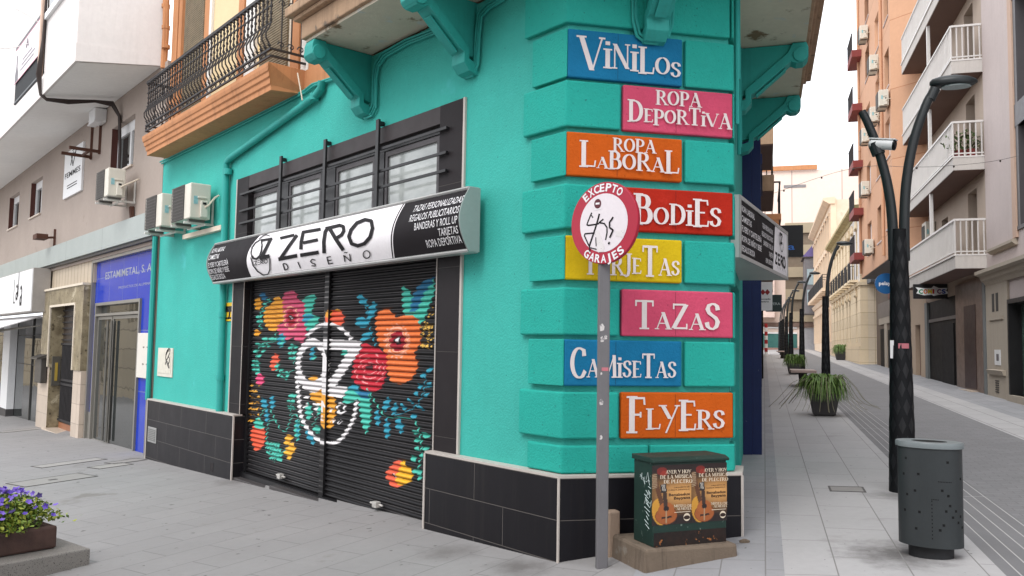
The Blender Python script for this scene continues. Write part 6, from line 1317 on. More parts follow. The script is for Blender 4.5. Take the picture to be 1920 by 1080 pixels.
# ---- road sign on its post
P = onG(1131, 1067); m_post = mat('galvanised grey post', rgb(128, 126, 129, .7), var=.08, ns=3, rough=.55, metal=.1, streak=(.3, rgb(100, 96, 94, .7)))
nD = dirv(223); FD = Fr(np.array([P[0], P[1], 0]), np.array([-nD[1], nD[0], 0]), nD)
ts = thing('road_sign', 'round red and white garage sign with graffiti and stickers on a grey post', 'road sign', P)
pf_ = Fr(FD.o, dC, nC)
MB().box(pf_, -.042, .042, -.062, -.012, P[2]-.05, 2.42).build('post', m_post, ts, bevel=.008)
m_torn = mat('torn white paper', rgb(214, 208, 206, .9), var=.15, ns=60, rough=.8, speck=(70, .54, rgb(128, 126, 128)))
for z, s_, a in ((1.74, .034, -.036), (1.66, .026, -.03), (1.68, .02, .0), (1.42, .012, -.028), (1.2, .028, -.034), (.95, .02, -.03)): MB().prism(pf_, [(a, z), (a+s_*.9, z+.004), (a+s_, z+s_*1.1), (a+s_*.5, z+s_*1.7), (a-.002, z+s_*1.3)], -.0119, -.0105).build('torn_sticker', m_torn, ts)
MB().box(pf_, -.02, .03, -.0119, -.0105, 1.45, 1.475).build('pink_sticker', mat('pink paper', rgb(200, 120, 130, .9), rough=.8), ts)
SZ, SR = 2.54, .305
C0 = FD.p(0, .03, SZ)
def disc(rad, d0, d1, name, m, n=48, bev=0): return MB().prism(FD, [(rad*math.cos(a), SZ+rad*math.sin(a)) for a in np.linspace(0, 2*math.pi, n+1)[:-1]], d0, d1).build(name, m, ts, bevel=bev)
disc(SR, .0, .032, 'disc', mat('crimson sign enamel', rgb(176, 32, 58, .9), var=.05, ns=3, rough=.4), bev=.004)
disc(SR*.715, .0325, .034, 'white_field', mat('white sign enamel', rgb(226, 218, 222, .95), var=.03, ns=3, rough=.4))
MB().bar(FD.p(0, -.01, SZ-.2), FD.p(0, -.01, SZ+.2), .05, .03).build('clamp', m_post, ts)
tx = MB()
for word, a0, a1, top_ in (('EXCEPTO', 128, 56, 1), ('GARAJES', 236, 306, 0)):
    for i, c in enumerate(word):
        a = math.radians(a0+(a1-a0)*i/(len(word)-1)); rr = SR*.868; h = .060
        X = np.array([math.sin(a), -math.cos(a)]) if top_ else np.array([-math.sin(a), math.cos(a)]); Y = np.array([math.cos(a), math.sin(a)]) if top_ else -np.array([math.cos(a), math.sin(a)])
        o2 = np.array([rr*math.cos(a), rr*math.sin(a)])-Y*h*.5-X*.025
        put_text(tx, c, FD.p(o2[0], .0345, SZ+o2[1]), FD.e1*X[0]+UZ*X[1], FD.e1*Y[0]+UZ*Y[1], w={'J': .034, 'E': .042}.get(c, .050), h=h, bold=.028)
fixn(tx.build('lettering', m_wt, ts, fix=False), nD)
ZG = lambda x, y: hit(FD, 1050+x/6, 330+y/6, .034)
gs = [([(358, 412), (345, 440), (302, 548), (318, 556), (400, 545), (440, 535)], .012), ([(352, 440), (372, 470)], .009), ([(444, 425), (428, 490), (398, 590), (330, 790)], .015), ([(490, 485), (440, 525), (500, 535), (530, 580), (530, 640), (514, 720)], .011), ([(392, 640), (282, 650), (276, 672), (335, 800), (334, 850)], .010), ([(405, 690), (408, 790)], .008), ([(335, 805), (415, 825)], .008), ([(602, 462), (560, 520), (560, 580), (600, 610), (560, 695)], .013), ([(546, 750), (562, 762)], .018)]
x_ = MB(); strokes(x_, gs, ZG, lambda u, z, k: FD.p(u, .0343+.00015*k, z)); fixn(x_.build('graffiti', m_ink, ts, fix=False), nD)
def sticker(px, name, m, d=.0362):
    q = [hit(FD, 1050+x/6, 330+y/6, .034) for x, y in px]; return MB().prism(FD, q, .0345, d).build(name, m, ts)
m_stk = mat('scribbled white sticker', rgb(222, 216, 216, .95), var=.04, ns=20, rough=.7, speck=(90, .66, rgb(110, 106, 108)))
sticker([(395, 625), (440, 610), (500, 800), (490, 850), (430, 860)], 'sticker', m_stk); sticker([(625, 622), (728, 602), (716, 694), (632, 672)], 'sticker', m_stk)
(u, z) = ZG(425, 312); x_ = MB().prism(FD, [(u+.032*math.cos(a), z+.036*math.sin(a)) for a in np.linspace(0, 6.283, 21)[:-1]], .0345, .036); x_.build('badge', mat('dark red badge', rgb(92, 34, 46, .9), var=.1, ns=20, rough=.5), ts)
x_ = MB(); x_.box(FD, u-.018, u+.018, .0361, .037, z-.006, z+.008); x_.box(FD, u-.03, u+.03, .0345, .0362, z-.045, z-.037); x_.build('badge_print', m_wt, ts)
# ---- electricity cabinet with posters on a concrete base
q = [onG(*p) for p in ((1206, 1077), (1384, 1044), (1160, 1044))]
e1 = q[1]-q[0]; e1[2] = 0; e1 /= np.linalg.norm(e1); e2 = np.array([e1[1], -e1[0], 0])           # e2 towards the viewer
zt = .215
a_, b_ = onz(1211.5, 1031, zt), onz(1382.7, 1019, zt); c_ = onz(1161, 999.7, zt)
e1 = b_-a_; LW = np.linalg.norm(e1); e1 = e1/LW; e2 = np.array([e1[1], -e1[0], 0]); dep = max(.30, float((a_-c_)@e2)); FK = Fr(np.array([a_[0], a_[1], 0]), e1, e2)
m_conc = mat('stained concrete base', rgb(134, 118, 102, .68), var=.14, ns=3, rough=.9, bump=.004, bs=30, streak=(.95, rgb(60, 46, 36, .5)), patch=(4, .58, rgb(150, 140, 128, .7)))
kb = thing('concrete_base', 'rough stained concrete base under the green poster cabinet', 'base', (*((a_+b_)/2)[:2], gz(*a_[:2])))
x_ = MB(); sk = -.16
x_.solid([FK.p(-.03, .02, -.1), FK.p(LW+.01, .02, -.1), FK.p(LW+.01, -dep, -.1), FK.p(-.03-.0, -dep, -.1)], [FK.p(0, 0, zt), FK.p(LW, 0, zt), FK.p(LW, -dep, zt), FK.p(-.01, -dep, zt)])
x_.build('block', m_conc, kb, bevel=.02)
MB().box(FK, -.05, .05, -dep-.12, -dep+.02, -.1, zt+.17).build('upstand', mat('pale concrete', rgb(182, 158, 138, .75), var=.08, ns=4, rough=.9, bump=.003, bs=40), kb, bevel=.015)
ca_, cb_ = onz(1224.5, 1027, zt), onz(1362, 1015, zt); e1c = cb_-ca_; CW = np.linalg.norm(e1c); e1c /= CW; e2c = np.array([e1c[1], -e1c[0], 0]); FT = Fr(np.array([ca_[0], ca_[1], 0]), e1c, e2c)
r_ = ray(1222, 866); t_z = ((FT.o-EYE)@e2c)/(r_@e2c); CT = float((EYE+r_*t_z)[2]); CDp = .27
m_grn = mat('worn dark green cabinet paint', rgb(24, 54, 46, .75), var=.2, ns=5, rough=.55, speck=(26, .68, rgb(120, 140, 130, .6)), patch=(4, .66, rgb(24, 44, 40, .8)))
kc = thing('utility_cabinet', 'dark green metal cabinet with two guitar concert posters pasted on it', 'cabinet', FT.p(CW/2, -CDp/2, zt))
MB().box(FT, 0, CW, -CDp, 0, zt, CT-.01).build('body', m_grn, kc, bevel=.006)
x_ = MB(); x_.prof(FT, [(-CDp-.01, CT-.01), (.018, CT-.01), (.02, CT+.008), (-.03, CT+.026), (-CDp-.01, CT+.026)], -.015, CW+.015); x_.build('lid', m_grn, kc, bevel=.004)
MB().box(FT, .005, CW-.005, .0005, .003, zt+.0, zt+.10).build('rusted_strip', mat('rust and flaked paint', rgb(52, 34, 28, .7), rgb(16, 18, 18), ns=14, rough=.8, patch=(13, .60, rgb(178, 112, 62, .8))), kc)
x_ = MB(); r3 = random.Random(5); PH = CT-zt
fl_ = Fr(FT.p(-.0005, 0, 0), -e2c, -e1c)
for k in range(9): x_.tube([fl_.p(.05+.012*math.sin(k), .0015, zt+.12+.03*k), fl_.p(.10+.015*math.sin(k*2), .0015, zt+.145+.03*k)], .003, 4)
for k in range(16):
    a, b = r3.uniform(.03, .16), zt+PH*r3.uniform(.45, .8); x_.tube([fl_.p(a, .0015, b), fl_.p(a+r3.uniform(-.02, .03), .0015, b+r3.uniform(-.03, .05)), fl_.p(a+r3.uniform(.0, .04), .0015, b+r3.uniform(-.02, .03))], .003, 4)
x_.build('marker_tag', mat('white marker', rgb(190, 206, 204, .8), rough=.7), kc)
def paste(u0, u1, z0, z1, label):
    o = thing('poster', label, 'poster', FT.p((u0+u1)/2, .001, z0), 'concert posters on the green cabinet')
    W_, H_ = u1-u0, z1-z0; n, k = 61, 101
    X, Y = np.meshgrid(np.linspace(0, 1, n), np.linspace(0, 1, k), indexing='ij'); X, Y = X.ravel(), Y.ravel()
    gl_ = np.exp(-(((Y-.52)/.24)**2+((X-.75)/.62)**2)); top = np.clip((Y-.72)/.2, 0, 1)[:, None]
    c = np.array(rgb(44, 22, 18))[None]*(1-gl_[:, None])+np.array(rgb(214, 158, 92))[None]*gl_[:, None]; c = c*(1-top)+np.array(rgb(40, 24, 22))[None]*top
    low = np.clip((.22-Y)/.12, 0, 1)[:, None]; c = c*(1-low)+np.array(rgb(34, 22, 22))[None]*low
    def el(cx, cy, rx, ry, col, rot=0):
        t = math.radians(rot); dx, dy = X-cx, (Y-cy)*1.6; q = ((dx*math.cos(t)+dy*math.sin(t))/rx)**2+((-dx*math.sin(t)+dy*math.cos(t))/ry)**2 < 1; c[q] = rgb(*col)
    def bx(cx0, cy0, cx1, cy1, w, col):
        a, b = np.array([cx0, cy0*1.6]), np.array([cx1, cy1*1.6]); d = b-a; L = np.linalg.norm(d); d /= L; q = (X-a[0])*d[0]+(Y*1.6-a[1])*d[1]; s = abs(-(X-a[0])*d[1]+(Y*1.6-a[1])*d[0]); c[(q > 0) & (q < L) & (s < w)] = rgb(*col)
    el(.25, .90, .13, .11, (120, 34, 26)); el(.30, .86, .09, .07, (146, 46, 32))
    el(.20, .22, .20, .36, (200, 144, 50), 10); bx(.26, .32, .06, .80, .055, (92, 56, 34)); bx(.09, .64, .02, .86, .07, (118, 84, 60))
    el(.36, .15, .28, .24, (92, 46, 22)); el(.36, .15, .265, .225, (158, 86, 40)); el(.36, .25, .20, .20, (162, 90, 42)); bx(.36, .24, .31, .58, .05, (60, 42, 34)); bx(.30, .54, .28, .68, .075, (34, 28, 28)); el(.36, .27, .07, .07, (30, 22, 22))
    bx(.24, .115, .50, .13, .025, (40, 26, 22)); bx(.36, .02, .36, .24, .02, (170, 140, 110))
    for t in (-.03, 0, .03): bx(.305+t, .57, .28+t, .67, .007, (196, 190, 180))
    for t in np.linspace(.62, .84, 9): bx(-.0, t, .12, t+.01, .008, (170, 150, 120))
    mb = MB(); mb.v = [tuple(FT.p(u0+W_*x, .002+.0005*math.sin(x*9)*math.cos(y*7), z0+H_*y)) for x, y in zip(X, Y)]; mb.f = [(i*k+j, i*k+j+1, (i+1)*k+j+1, (i+1)*k+j) for i in range(n-1) for j in range(k-1)]
    s = mb.build('sheet', MATS.get('poster print') or MATS.setdefault('poster print', vcol('poster print', .35)), o, fix=False); me = s.data
    if Vector(me.polygons[0].normal).dot(Vector(e2c)) < 0: me.flip_normals()
    ca = me.color_attributes.new('paint', 'FLOAT_COLOR', 'POINT'); ca.data.foreach_set('color', np.hstack([c, np.ones((len(c), 1))]).astype(np.float32).ravel())
    t1 = MB(); Q = lambda x: u0+W_*x; R_ = lambda y: z0+H_*y
    for w, x0, x1, y in (('AYER Y HOY', .34, .95, .855), ('DE LA MUSICA', .20, .96, .775), ('DE PLECTRO', .29, .96, .695)): put_roman(t1, list(w), FT, Q(x0), Q(x1), R_(y), H_*.058, .0035)
    for w, x0, x1, y in (('MUSEO DE', .55, .97, .285), ('ALMERIA', .62, .97, .235)): put_roman(t1, list(w), FT, Q(x0), Q(x1), R_(y), H_*.042, .0035)
    t1.box(FT, Q(.56), Q(.97), .0034, .0038, R_(.192), R_(.202)); t1.prism(FT, [(Q(.88)+W_*.085*math.cos(a), R_(.105)+W_*.085*math.sin(a)) for a in np.linspace(0, 6.283, 19)[:-1]], .0034, .0038)
    fixn(t1.build('lettering', mat('poster cream ink', rgb(230, 214, 190, .95), rough=.5), s, fix=False), e2c)
    t1 = MB(); t1.prism(FT, [(Q(.88)+W_*.08*math.cos(a), R_(.10)+W_*.045*math.sin(a)) for a in np.linspace(0, 6.283, 15)[:-1]], .0039, .0042)
    put_text(t1, 'Benabadux', FT.p(Q(.97), .0036, R_(.475)), e1c, UZ, w=W_*.55, h=H_*.047, bold=.02, align='r'); put_text(t1, 'Bayyana', FT.p(Q(.97), .0036, R_(.415)), e1c, UZ, w=W_*.42, h=H_*.047, bold=.02, align='r')
    put_text(t1, 'ORQUESTA DE', FT.p(Q(.95), .0036, R_(.605)), e1c, UZ, w=W_*.40, h=H_*.022, align='r'); put_text(t1, 'CUERDA ESPAÑOLA', FT.p(Q(.95), .0036, R_(.565)), e1c, UZ, w=W_*.55, h=H_*.022, align='r')
    fixn(t1.build('dark_print', mat('poster dark ink', rgb(46, 28, 22), rough=.5), s, fix=False), e2c)
    return o
pz0, pz1 = zt+PH*.255, zt+PH*.955
paste(-.012, CW*.51, pz0, pz1, 'left of the two guitar concert posters on the green cabinet'); paste(CW*.512, CW*1.005, pz0, pz1, 'right of the two guitar concert posters on the green cabinet')
P = onG(1396, 1018); st_ = thing('stone', 'small broken stone lying by the right end of the black plinth', 'stone', P); x_ = MB(); x_.lathe(P, [(.015, 0), (.04, .004), (.035, .02), (.012, .03)], 7, 1.1, .6); x_.build('lump', m_conc, st_, loc=None)
# ---- litter bin
P = onG(1746, 1043); FBn = Fr(np.array([P[0], P[1], 0]), dirv(118), dirv(208)); z0 = P[2]
m_bin = mat('speckled grey green bin paint', rgb(54, 59, 61, .74), var=.08, ns=3, rough=.45, bump=.0006, bs=300, streak=(.2, rgb(42, 46, 48, .7)))
tb = thing('litter_bin', 'grey green oval litter bin with square perforations on the pavement', 'litter bin', P)
ax = (FBn.e1, FBn.e2); n = 40; RX, RY = .207, .155
def ovals(prof, name, m, bev=0):
    return MB().lathe(np.array([P[0], P[1], 0]), prof, n, 1, RY/RX, ax).build(name, m, tb, smooth=True, bevel=bev)
zb_, zt_ = z0+.085, z0+.80
ovals([(RX-.02, zb_), (RX, zb_+.002), (RX, zt_-.012), (RX-.004, zt_-.01)], 'body', m_bin)
ovals([(RX*.70, z0-.03), (RX*.70, zb_-.001)], 'foot', mat('dark bin foot', rgb(38, 39, 42, .7), rough=.6))
ovals([(RX+.012, zt_-.035), (RX+.014, zt_-.005), (RX+.008, zt_+.004), (RX*.55, zt_+.004), (RX*.55, zt_-.05)], 'rim', mat('pale grey bin rim', rgb(124, 132, 134, .8), var=.04, ns=4, rough=.4))
MB().lathe(np.array([P[0], P[1], 0]), [(RX*.56, zt_-.02), (RX*.56, zt_+.0045)], n, 1, RY/RX*.8, ax).build('opening', mat('black bin hole', rgb(14, 14, 14), rough=.9), tb)
x_ = MB(); cxm = (1683+1805)/2
def on_bin(px, py):
    fr = (px-cxm)/61.; fr = max(-.98, min(.98, fr)); z = zb_+(zt_-zb_)*(1-(py-835)/(1012-835-4*fr))
    v = np.array([P[0], P[1]]); vd = v/np.linalg.norm(v); th = math.asin(fr)      # angle round the bin as seen from the street
    base = math.atan2(-vd@FBn.e2[:2], -vd@FBn.e1[:2]); q1 = FBn.e1[:2]*-math.sin(base)+FBn.e2[:2]*math.cos(base); sg_ = 1 if q1@np.array([vd[1], -vd[0]]) > 0 else -1; a = base+sg_*th
    return a, z
def hole(a, z, s=.013, h=.013):
    c = lambda aa, rr: np.array([P[0], P[1], 0])+FBn.e1*(RX*rr*math.cos(aa))+FBn.e2*(RY*rr*math.sin(aa))
    da = s/2/.19; x_.solid([c(a-da, .99)+UZ*(z-h/2), c(a+da, .99)+UZ*(z-h/2), c(a+da, .99)+UZ*(z+h/2), c(a-da, .99)+UZ*(z+h/2)], [c(a-da, 1.006)+UZ*(z-h/2), c(a+da, 1.006)+UZ*(z-h/2), c(a+da, 1.006)+UZ*(z+h/2), c(a-da, 1.006)+UZ*(z+h/2)])
for px, py in ((380, 393), (366, 482), (453, 472), (432, 565), (385, 593), (370, 682), (456, 678), (435, 771), (625, 398), (698, 485), (590, 549), (625, 575), (634, 627), (611, 657), (668, 654), (694, 682), (650, 687), (681, 714), (703, 740), (596, 732), (574, 760)): hole(*on_bin(1580+px/3.176, 740+py/3.176), .016, .017)
for k in range(9): hole(*on_bin(1580+(570+9*k)/3.176, 740+503/3.176), .006, .006)
for k in range(11): hole(*on_bin(1580+529/3.176, 740+(610+20*k)/3.176), .006, .010)
for k in range(5): hole(*on_bin(1580+(530+9*k)/3.176, 740+600/3.176), .006, .006)
x_.build('perforation', mat('black bin hole', 0), tb)
# ---- lamp posts
m_lamp = mat('charcoal textured lamp post', rgb(22, 23, 26, .7), rgb(34, 36, 40, .7), ns=2.5, rough=.65, spec=.2, bump=.003, bs=9)
m_arm = mat('dark lamp arm', rgb(42, 46, 48), var=.08, ns=3, rough=.45)
LP = [(1693, 922), (1549, 732), (1504, 698), (1483.5, 688), (1475, 678)]
LPb = []
for p in LP:
    P = onG(*p); LPb.append(P)
P0 = LPb[0]
lp = thing('lamp_post', 'nearest and tallest charcoal lamp post, the one carrying a white camera', 'street lamp', P0, 'lamp posts along the narrow street')
f = Fr(np.array([P0[0], P0[1], P0[2]]), dB, nB); c = P0
x_ = MB(); x_.lathe(c, [(.130, -.06), (.128, .0), (.0800, 2.55), (.079, 2.62), (.05, 2.62)], 18)
x_.build('trunk', m_lamp, lp, smooth=True)
x_ = MB()
for k in range(14):
    z = .12+k*.18; r0 = .148
    for j in range(8):
        a = 2*math.pi*(j+.5*(k % 2))/8; q = lambda da, dz: c+np.array([math.cos(a+da), math.sin(a+da), 0])*((.128-.01882*(z+dz))+.0022)+UZ*(z+dz)
        x_.poly([q(0, -.085), q(.30, 0), q(0, .085), q(-.30, 0)])
x_.build('diamond_pattern', mat('lighter diamond relief', rgb(24, 26, 29, .75), rgb(36, 38, 42, .75), ns=5, rough=.5), lp)
def sp3(L, n=5):
    L = np.array(L, float); out = [L[0]]
    for i in range(len(L)-1):
        a, b, c_, d = L[max(i-1, 0)], L[i], L[i+1], L[min(i+2, len(L)-1)]
        for k in range(1, n+1): t = k/n; out.append(.5*((2*b)+(c_-a)*t+(2*a-5*b+4*c_-d)*t*t+(3*b-a-3*c_+d)*t**3))
    return out
x_ = MB(); x_.tube([f.p(0, d, z) for d, z in sp3([(.05, 2.3), (.055, 2.75), (.085, 3.15), (.16, 3.55), (.27, 3.88), (.33, 4.0)])], .052, 10, .042); x_.tube([f.p(0, d, z) for d, z in sp3([(.31, 3.94), (.36, 4.05)], 2)], .05, 10); x_.build('arm', m_arm, lp, smooth=True)
x_ = MB(); x_.tube([f.p(0, d, z) for d, z in sp3([(-.05, 2.3), (-.06, 2.75), (-.10, 3.1), (-.18, 3.45), (-.27, 3.72), (-.33, 3.86)])], .052, 10, .040); arm_l = x_.build('arm', m_arm, lp, smooth=True)
x_ = MB(); nn = 16; hc = f.p(0, .53, 4.10); prof = [(-.22, .0, .02), (-.20, .055, .045), (-.12, .10, .066), (0, .125, .072), (.12, .115, .060), (.19, .06, .034), (.215, .0, .012)]
for i, (d, w, h) in enumerate(prof):
    for j in range(nn):
        a = 2*math.pi*j/nn; zz_ = max(math.sin(a), -.55)*h; x_.v.append(tuple(hc+f.e2*d+f.e1*(max(w, .012)*math.cos(a))+UZ*(zz_+.03*(d > .1)*(-.3))))
for i in range(len(prof)-1):
    for j in range(nn): x_.f.append((i*nn+j, i*nn+(j+1) % nn, (i+1)*nn+(j+1) % nn, (i+1)*nn+j))
x_.f.append(tuple(range(nn))); x_.f.append(tuple((len(prof)-1)*nn+j for j in range(nn)))
hd = x_.build('lamp_head', m_arm, lp, smooth=True); x_ = MB(); x_.lathe(hc+f.e2*.02-UZ*.052, [(.10, 0), (.098, .012)], 18, 1.4, .9, (f.e2, f.e1)); x_.build('diffuser', mat('frosted lamp glass', rgb(168, 182, 182, .85), rough=.25), lp)
ord_ = ['second lamp post up the street, rising behind the bushy planter', 'third lamp post up the street, behind the nearer bench', 'fourth lamp post up the street, just left of the leafy planter', 'fifth lamp post up the street, near the far bench']
for P, lab in zip(LPb[1:], ord_): copy_thing(lp, P, 0, lab, skip=(arm_l.name,))
for b, lab in ((53.5, 'sixth lamp post up the street, small in the distance'), (60.5, 'seventh lamp post up the street, small in the distance'), (68, 'farthest lamp post, close to the teal shop window')):
    q = FB.p(b, 1.42, 0); copy_thing(lp, (q[0], q[1], gz(q[0], q[1])), 0, lab, skip=(arm_l.name,))
# white camera on the near lamp's left arm
sc = thing('security_camera', 'white bullet security camera clamped to the left arm of the nearest lamp', 'camera', f.p(0, -.2, 3.55)); cc = f.p(-.02, -.19, 3.50)
dr_ = np.array([.72, -.62, -.18]); dr_ /= np.linalg.norm(dr_)
x_ = MB(); x_.tube([cc-dr_*.06-nB*.0, cc+dr_*.16], .052, 14); x_.tube([cc-dr_*.075, cc-dr_*.058], .04, 14); x_.build('body', m_wht, sc, smooth=True, bevel=0)
x_ = MB(); x_.tube([cc+dr_*.1605, cc+dr_*.175], .054, 14); x_.tube([cc+dr_*.1755, cc+dr_*.18], .035, 14); x_.build('lens', mat('black lens', rgb(24, 24, 26), rough=.25), sc, smooth=True)
x_ = MB(); x_.tube([f.p(0, -.175, 3.40), f.p(0, -.215, 3.52)], .066, 14); x_.bar(f.p(-.02, -.2, 3.56), cc+UZ*.06, .06); x_.build('clamp', m_arm, sc)
x_ = MB(); x_.bar(cc+UZ*.055-dr_*.07, cc+UZ*.055+dr_*.19, .085, .012); x_.build('hood', m_wht, sc)
pp_ = thing('paper_notice', 'torn pink paper notice taped to the nearest lamp post', 'notice', c+UZ*1.7)
v_ = -np.array([c[0], c[1], 0])/np.linalg.norm(c[:2]); s__ = np.array([-v_[1], v_[0], 0]); FN = Fr(np.array([c[0], c[1], 0])+v_*.098, s__, v_)
MB().box(FN, -.02, .075, -.006, .004, 1.66, 1.71).build('paper', mat('pink paper', 0), pp_); MB().box(FN, -.095, -.055, -.03, -.02, 1.56, 1.74).build('tape', m_wht, pp_)
# ---- planters up the street
m_pot = mat('dark concrete pot', rgb(70, 68, 68, .8), var=.12, ns=4, rough=.7)
m_blade = mat('strap leaves', rgb(74, 106, 46, .85), rgb(128, 156, 80, .85), ns=9, rough=.5)
m_wisp = mat('dry runner stems', rgb(140, 136, 112, .8), rough=.7)
def planter(P, s=1., label='', blades=420, seed=1, wisps=14, group='street planters with strap leaved plants'):
    r = np.random.default_rng(seed); o = thing('planter', label, 'planter', P, group); g = Fr(P, dB, nB)
    x_ = MB(); a, b = .20*s, .27*s; h = .42*s
    lo = [g.p(-a, -a, .02), g.p(a, -a, .02), g.p(a, a, .02), g.p(-a, a, .02)]; hi = [g.p(-b, -b, h), g.p(b, -b, h), g.p(b, b, h), g.p(-b, b, h)]; x_.solid(lo, hi); x_.build('pot', m_pot, o, bevel=.012)
    MB().box(g, -a*.85, a*.85, -a*.85, a*.85, -.03, .019).build('foot', m_pot, o)
    MB().box(g, -b*.92, b*.92, -b*.92, b*.92, h+.001, h+.015).build('soil', mat('dark soil', rgb(48, 38, 30), rough=.95), o)
    x_ = MB()
    for _ in range(blades):
        st = g.p(r.uniform(-b*.8, b*.8), r.uniform(-b*.8, b*.8), h); az = r.uniform(0, 6.283); L = s*r.uniform(.14, .46); up = s*r.uniform(.16, .36); dr2 = np.array([math.cos(az), math.sin(az), 0]); sd2 = np.array([-dr2[1], dr2[0], 0]); w = s*r.uniform(.014, .030); pr = None
        for k in range(5):
            t = k/4; p = st+dr2*(L*t)+UZ*(4*up*t*(1-t)*1.0 - .20*s*t*t*t*r.uniform(.9, 1.1)+up*.3*t); ww = w*(1-t)**.7+.001; cur = (p-sd2*ww, p+sd2*ww)
            if pr: x_.poly([pr[0], cur[0], cur[1], pr[1]])
            pr = cur
    x_.build('foliage', m_blade, o, fix=False)
    if wisps:
        x_ = MB()
        for _ in range(wisps):
            st = g.p(0, 0, h+.1); az = r.uniform(0, 6.283); L = s*r.uniform(.7, 1.05); dr2 = np.array([math.cos(az), math.sin(az), 0])
            x_.tube([st+dr2*(L*t)+UZ*(.25*s*math.sin(math.pi*min(t*1.3, 1))-.35*s*t*t+.05*math.sin(t*7+az)) for t in np.linspace(0, 1, 8)], .004*s, 4)
        x_.build('runner', m_wisp, o)
    return o
planter(onG(1545, 779), 1.0, 'nearest bushy strap leaved planter with dry runners in a dark square pot', 480, 3, 26)
planter(onG(1489, 702), 1.0, 'leafy planter between two lamp posts beyond the nearer bench', 260, 4, 0)
planter(onG(1576, 675), 1.15, 'low leafy planter standing across the road by the cream townhouse', 200, 5, 0)
planter(onG(1458, 664.5), 1.2, 'distant planter near the end of the line of lamp posts', 140, 6, 0)
# ---- benches
m_seat = mat('pinkish stone seat', rgb(190, 168, 160, .8), var=.08, ns=3, rough=.6)
def bench(P, label):
    o = thing('street_bench', label, 'bench', P, 'stone benches along the narrow street'); g = Fr(P, dB, nB)
    MB().box(g, -.8, .8, -.36, .36, .42, .50).build('seat', m_seat, o, bevel=.012); MB().lathe(P, [(.14, -.03), (.11, .2), (.13, .419)], 12).build('pedestal', m_pot, o, smooth=True); return o
bh = bench(onG(1505, 724), 'nearer stone bench slab on a dark pedestal beside the lamp posts')
copy_thing(bh, onG(1467, 672), 0, 'far stone bench slab beyond the fifth lamp post')
# ---- flower trough at the left
cz = -.139; A_ = onz(170, 1028, cz); FZ = Fr(np.array([A_[0], A_[1], 0]), -E38, E38n); B_ = onz(134, 1007, cz); depz = float((B_-A_)@E38n)
m_gran = mat('speckled granite slab', rgb(150, 144, 138, .72), var=.08, ns=4, rough=.8, bump=.002, bs=150, speck=(120, .60, rgb(88, 84, 80, .6)))
gp = thing('granite_plinth', 'rough granite slab plinth under the purple flower trough', 'plinth', A_); 
MB().box(FZ, 0, .93, 0, .75, -.42, cz).build('slab', m_gran, gp, bevel=.012); MB().box(FZ, .937, 2.4, 0, .75, -.42, cz).build('slab', m_gran, gp, bevel=.012)
T_ = onz(106.5, 1028, cz); tu, td = float((T_-FZ.o)@FZ.e1), float((T_-FZ.o)@FZ.e2); th_ = .19
tr = thing('flower_trough', 'rust brown stone trough holding the purple flowers', 'planter', T_); m_tr = mat('rust brown trough', rgb(98, 72, 64, .8), rgb(62, 46, 42, .8), ns=5, rough=.8, bump=.002, bs=60)
w_ = .07; L_ = 1.9; D_ = .62; x_ = MB()
zA, zB = cz+.004, cz+th_
for a in ((tu, tu+L_, td, td+w_), (tu, tu+L_, td+D_-w_, td+D_), (tu, tu+w_, td+w_, td+D_-w_), (tu+L_-w_, tu+L_, td+w_, td+D_-w_)): x_.box(FZ, a[0], a[1], a[2], a[3], zA, zB)
x_.build('wall', m_tr, tr, bevel=.02); MB().box(FZ, tu+w_, tu+L_-w_, td+w_, td+D_-w_, zA, zB-.06).build('soil', mat('dark soil', 0), tr)
m_fl = [mat('flower leaf %d' % i, rgb(*c, .85), var=.15, ns=20, rough=.55) for i, c in enumerate(((120, 142, 46), (86, 116, 40), (162, 170, 66)))]
m_pt = [mat('purple petal %d' % i, rgb(*c, .9), var=.12, ns=30, rough=.6) for i, c in enumerate(((128, 100, 200), (92, 66, 172), (58, 40, 108)))]
r = np.random.default_rng(11)
def mound(u, d): return .07+.24*max(0, 1-((u-tu-.95)/1.05)**4)**.6*max(0.05, 1-((d-td-D_/2)/(D_*.62))**2)
grp = 'purple flowering plants in the trough'
spots = [(.16, .30), (.40, .16), (.42, .44), (.68, .30), (.92, .16), (.95, .46), (1.2, .30), (1.45, .2), (1.5, .45), (1.72, .3)]
plabs = ['purple flowering plant at the right end of the trough, spilling over its rim', 'purple flowering plant at the front rim, second from the right end', 'purple flowering plant at the back rim with pale lilac blooms', 'yellow green flowering plant in the middle of the visible trough', 'purple flowering plant low at the front rim near the photo edge', 'tall flowering plant at the back with one bloom standing above the rest', 'flowering plant at the left photo edge behind the front blooms']
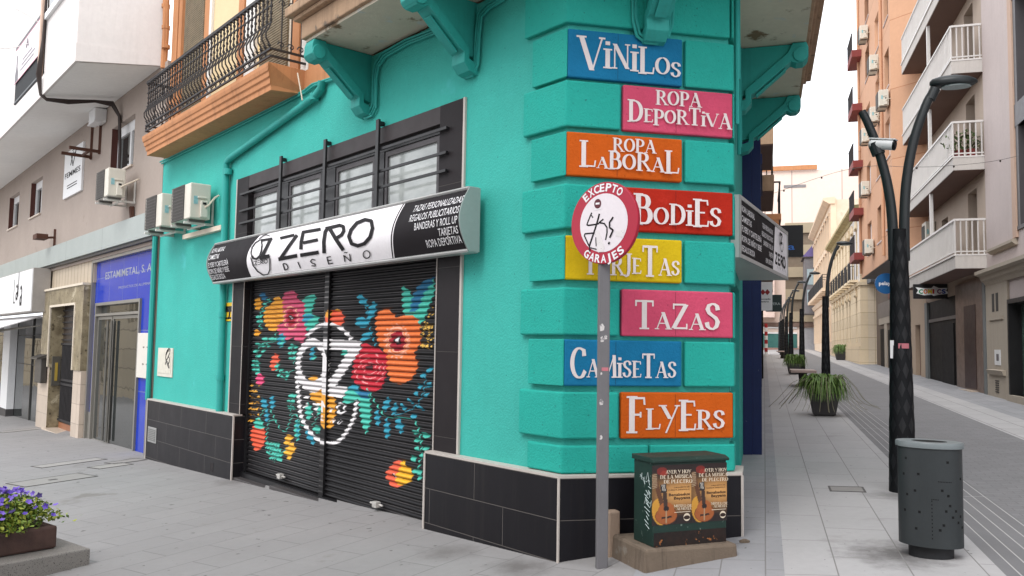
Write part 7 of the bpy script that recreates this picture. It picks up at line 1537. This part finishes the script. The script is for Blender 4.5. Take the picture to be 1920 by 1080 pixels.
for i, (su, sd_) in enumerate(spots):
    c0_ = FZ.p(tu+su, td+sd_, zB-.06)
    o = thing('flowering_plant', plabs[min(i, 6)] if i < 6 else plabs[6], 'plant', c0_, grp)
    for mi in range(3):
        x_ = MB()
        for _ in range(300):
            uu_, dd_ = su+r.normal()*.13, sd_+r.normal()*.12; hh_ = mound(tu+uu_, td+dd_)*r.uniform(.2, 1.0)+.04; q = FZ.p(tu+uu_, td+dd_, zB-.06+hh_); nrm = r.normal(size=3)+np.array([0, 0, 1.4]); nrm /= np.linalg.norm(nrm); a = np.cross(nrm, r.normal(size=3)); a /= np.linalg.norm(a); b = np.cross(nrm, a); s = r.uniform(.011, .022)
            x_.poly([q-a*s*1.3, q-b*s*.8+a*.2*s, q+a*s*1.3+nrm*s*.3, q+b*s*.8+a*.2*s])
        x_.build('leaves', m_fl[mi], o, fix=False)
    for mi, cnt in ((0, 17), (1, 10), (2, 5)):
        x_ = MB()
        for _ in range(cnt):
            uu_, dd_ = su+r.normal()*.11, sd_+r.normal()*.12; q = FZ.p(tu+uu_, td+dd_, zB-.06+mound(tu+uu_, td+dd_)+.05+r.uniform(0, .04)); nrm = r.normal(size=3)*.5+np.array([.2, -.6, .9]); nrm /= np.linalg.norm(nrm); a = np.cross(nrm, UZ+.01); a /= np.linalg.norm(a); b = np.cross(nrm, a); s = r.uniform(.018, .030)
            for k in range(5):
                t = 2*math.pi*k/5; e = a*math.cos(t)+b*math.sin(t); g2 = a*math.cos(t+.62)+b*math.sin(t+.62); g3 = a*math.cos(t-.62)+b*math.sin(t-.62); x_.poly([q-nrm*s*.35, q+g3*s*.75, q+e*s*1.1+nrm*s*.1, q+g2*s*.75])
        x_.build('blossom', m_pt[mi], o, fix=False)
# ---- string of bulbs over the street, pavement cover
FW = Fr(FB.p(13.2, 0, 0), nB, -dB); wl_ = [hit(FW, x, y) for x, y in ((1452, 362), (1520, 338), (1580, 320), (1640, 311), (1700, 313), (1760, 312), (1850, 304), (1922, 289), (1990, 268))]
sl_ = thing('string_cable', 'thin cable strung across the narrow street in front of the balconies', 'cable', FW.p(3, 0, 6)); x_ = MB(); x_.tube([FW.p(u, 0, z) for u, z in sp3(wl_)], .005, 5); x_.build('wire', mat('grey wire', rgb(110, 106, 104, .8), rough=.7), sl_)
x_ = MB()
for i, (u, z) in enumerate(sp3(wl_, 3)):
    if i % 3 == 1: x_.lathe(FW.p(u, 0, z-.05), [(.005, 0), (.022, .015), (.02, .035), (.008, .05)], 8)
x_.build('bulb_holder', mat('black cable', 0), sl_)
P = onG(1556, 922); cv = thing('access_cover', 'rectangular access cover in the pale pavement left of the lamp foot', 'manhole cover', P, 'access covers in the paving'); g = Fr(P, nB, dB)
for nm, a, m in (('rim', [(0, .34, 0, .02), (0, .34, .28, .30), (0, .02, .02, .28), (.32, .34, .02, .28)], mat('cover rim', 0)), ('plate', [(.02, .32, .02, .28)], m_cov)):
    x_ = MB()
    for u0, u1, d0, d1 in a:
        q = [g.p(*k, 0) for k in ((u0, d0), (u1, d0), (u1, d1), (u0, d1))]; x_.solid([np.array([k[0], k[1], gz(k[0], k[1])-.01]) for k in q], [np.array([k[0], k[1], gz(k[0], k[1])+(.0085 if nm == 'rim' else .007)]) for k in q])
    x_.build(nm, m, cv)
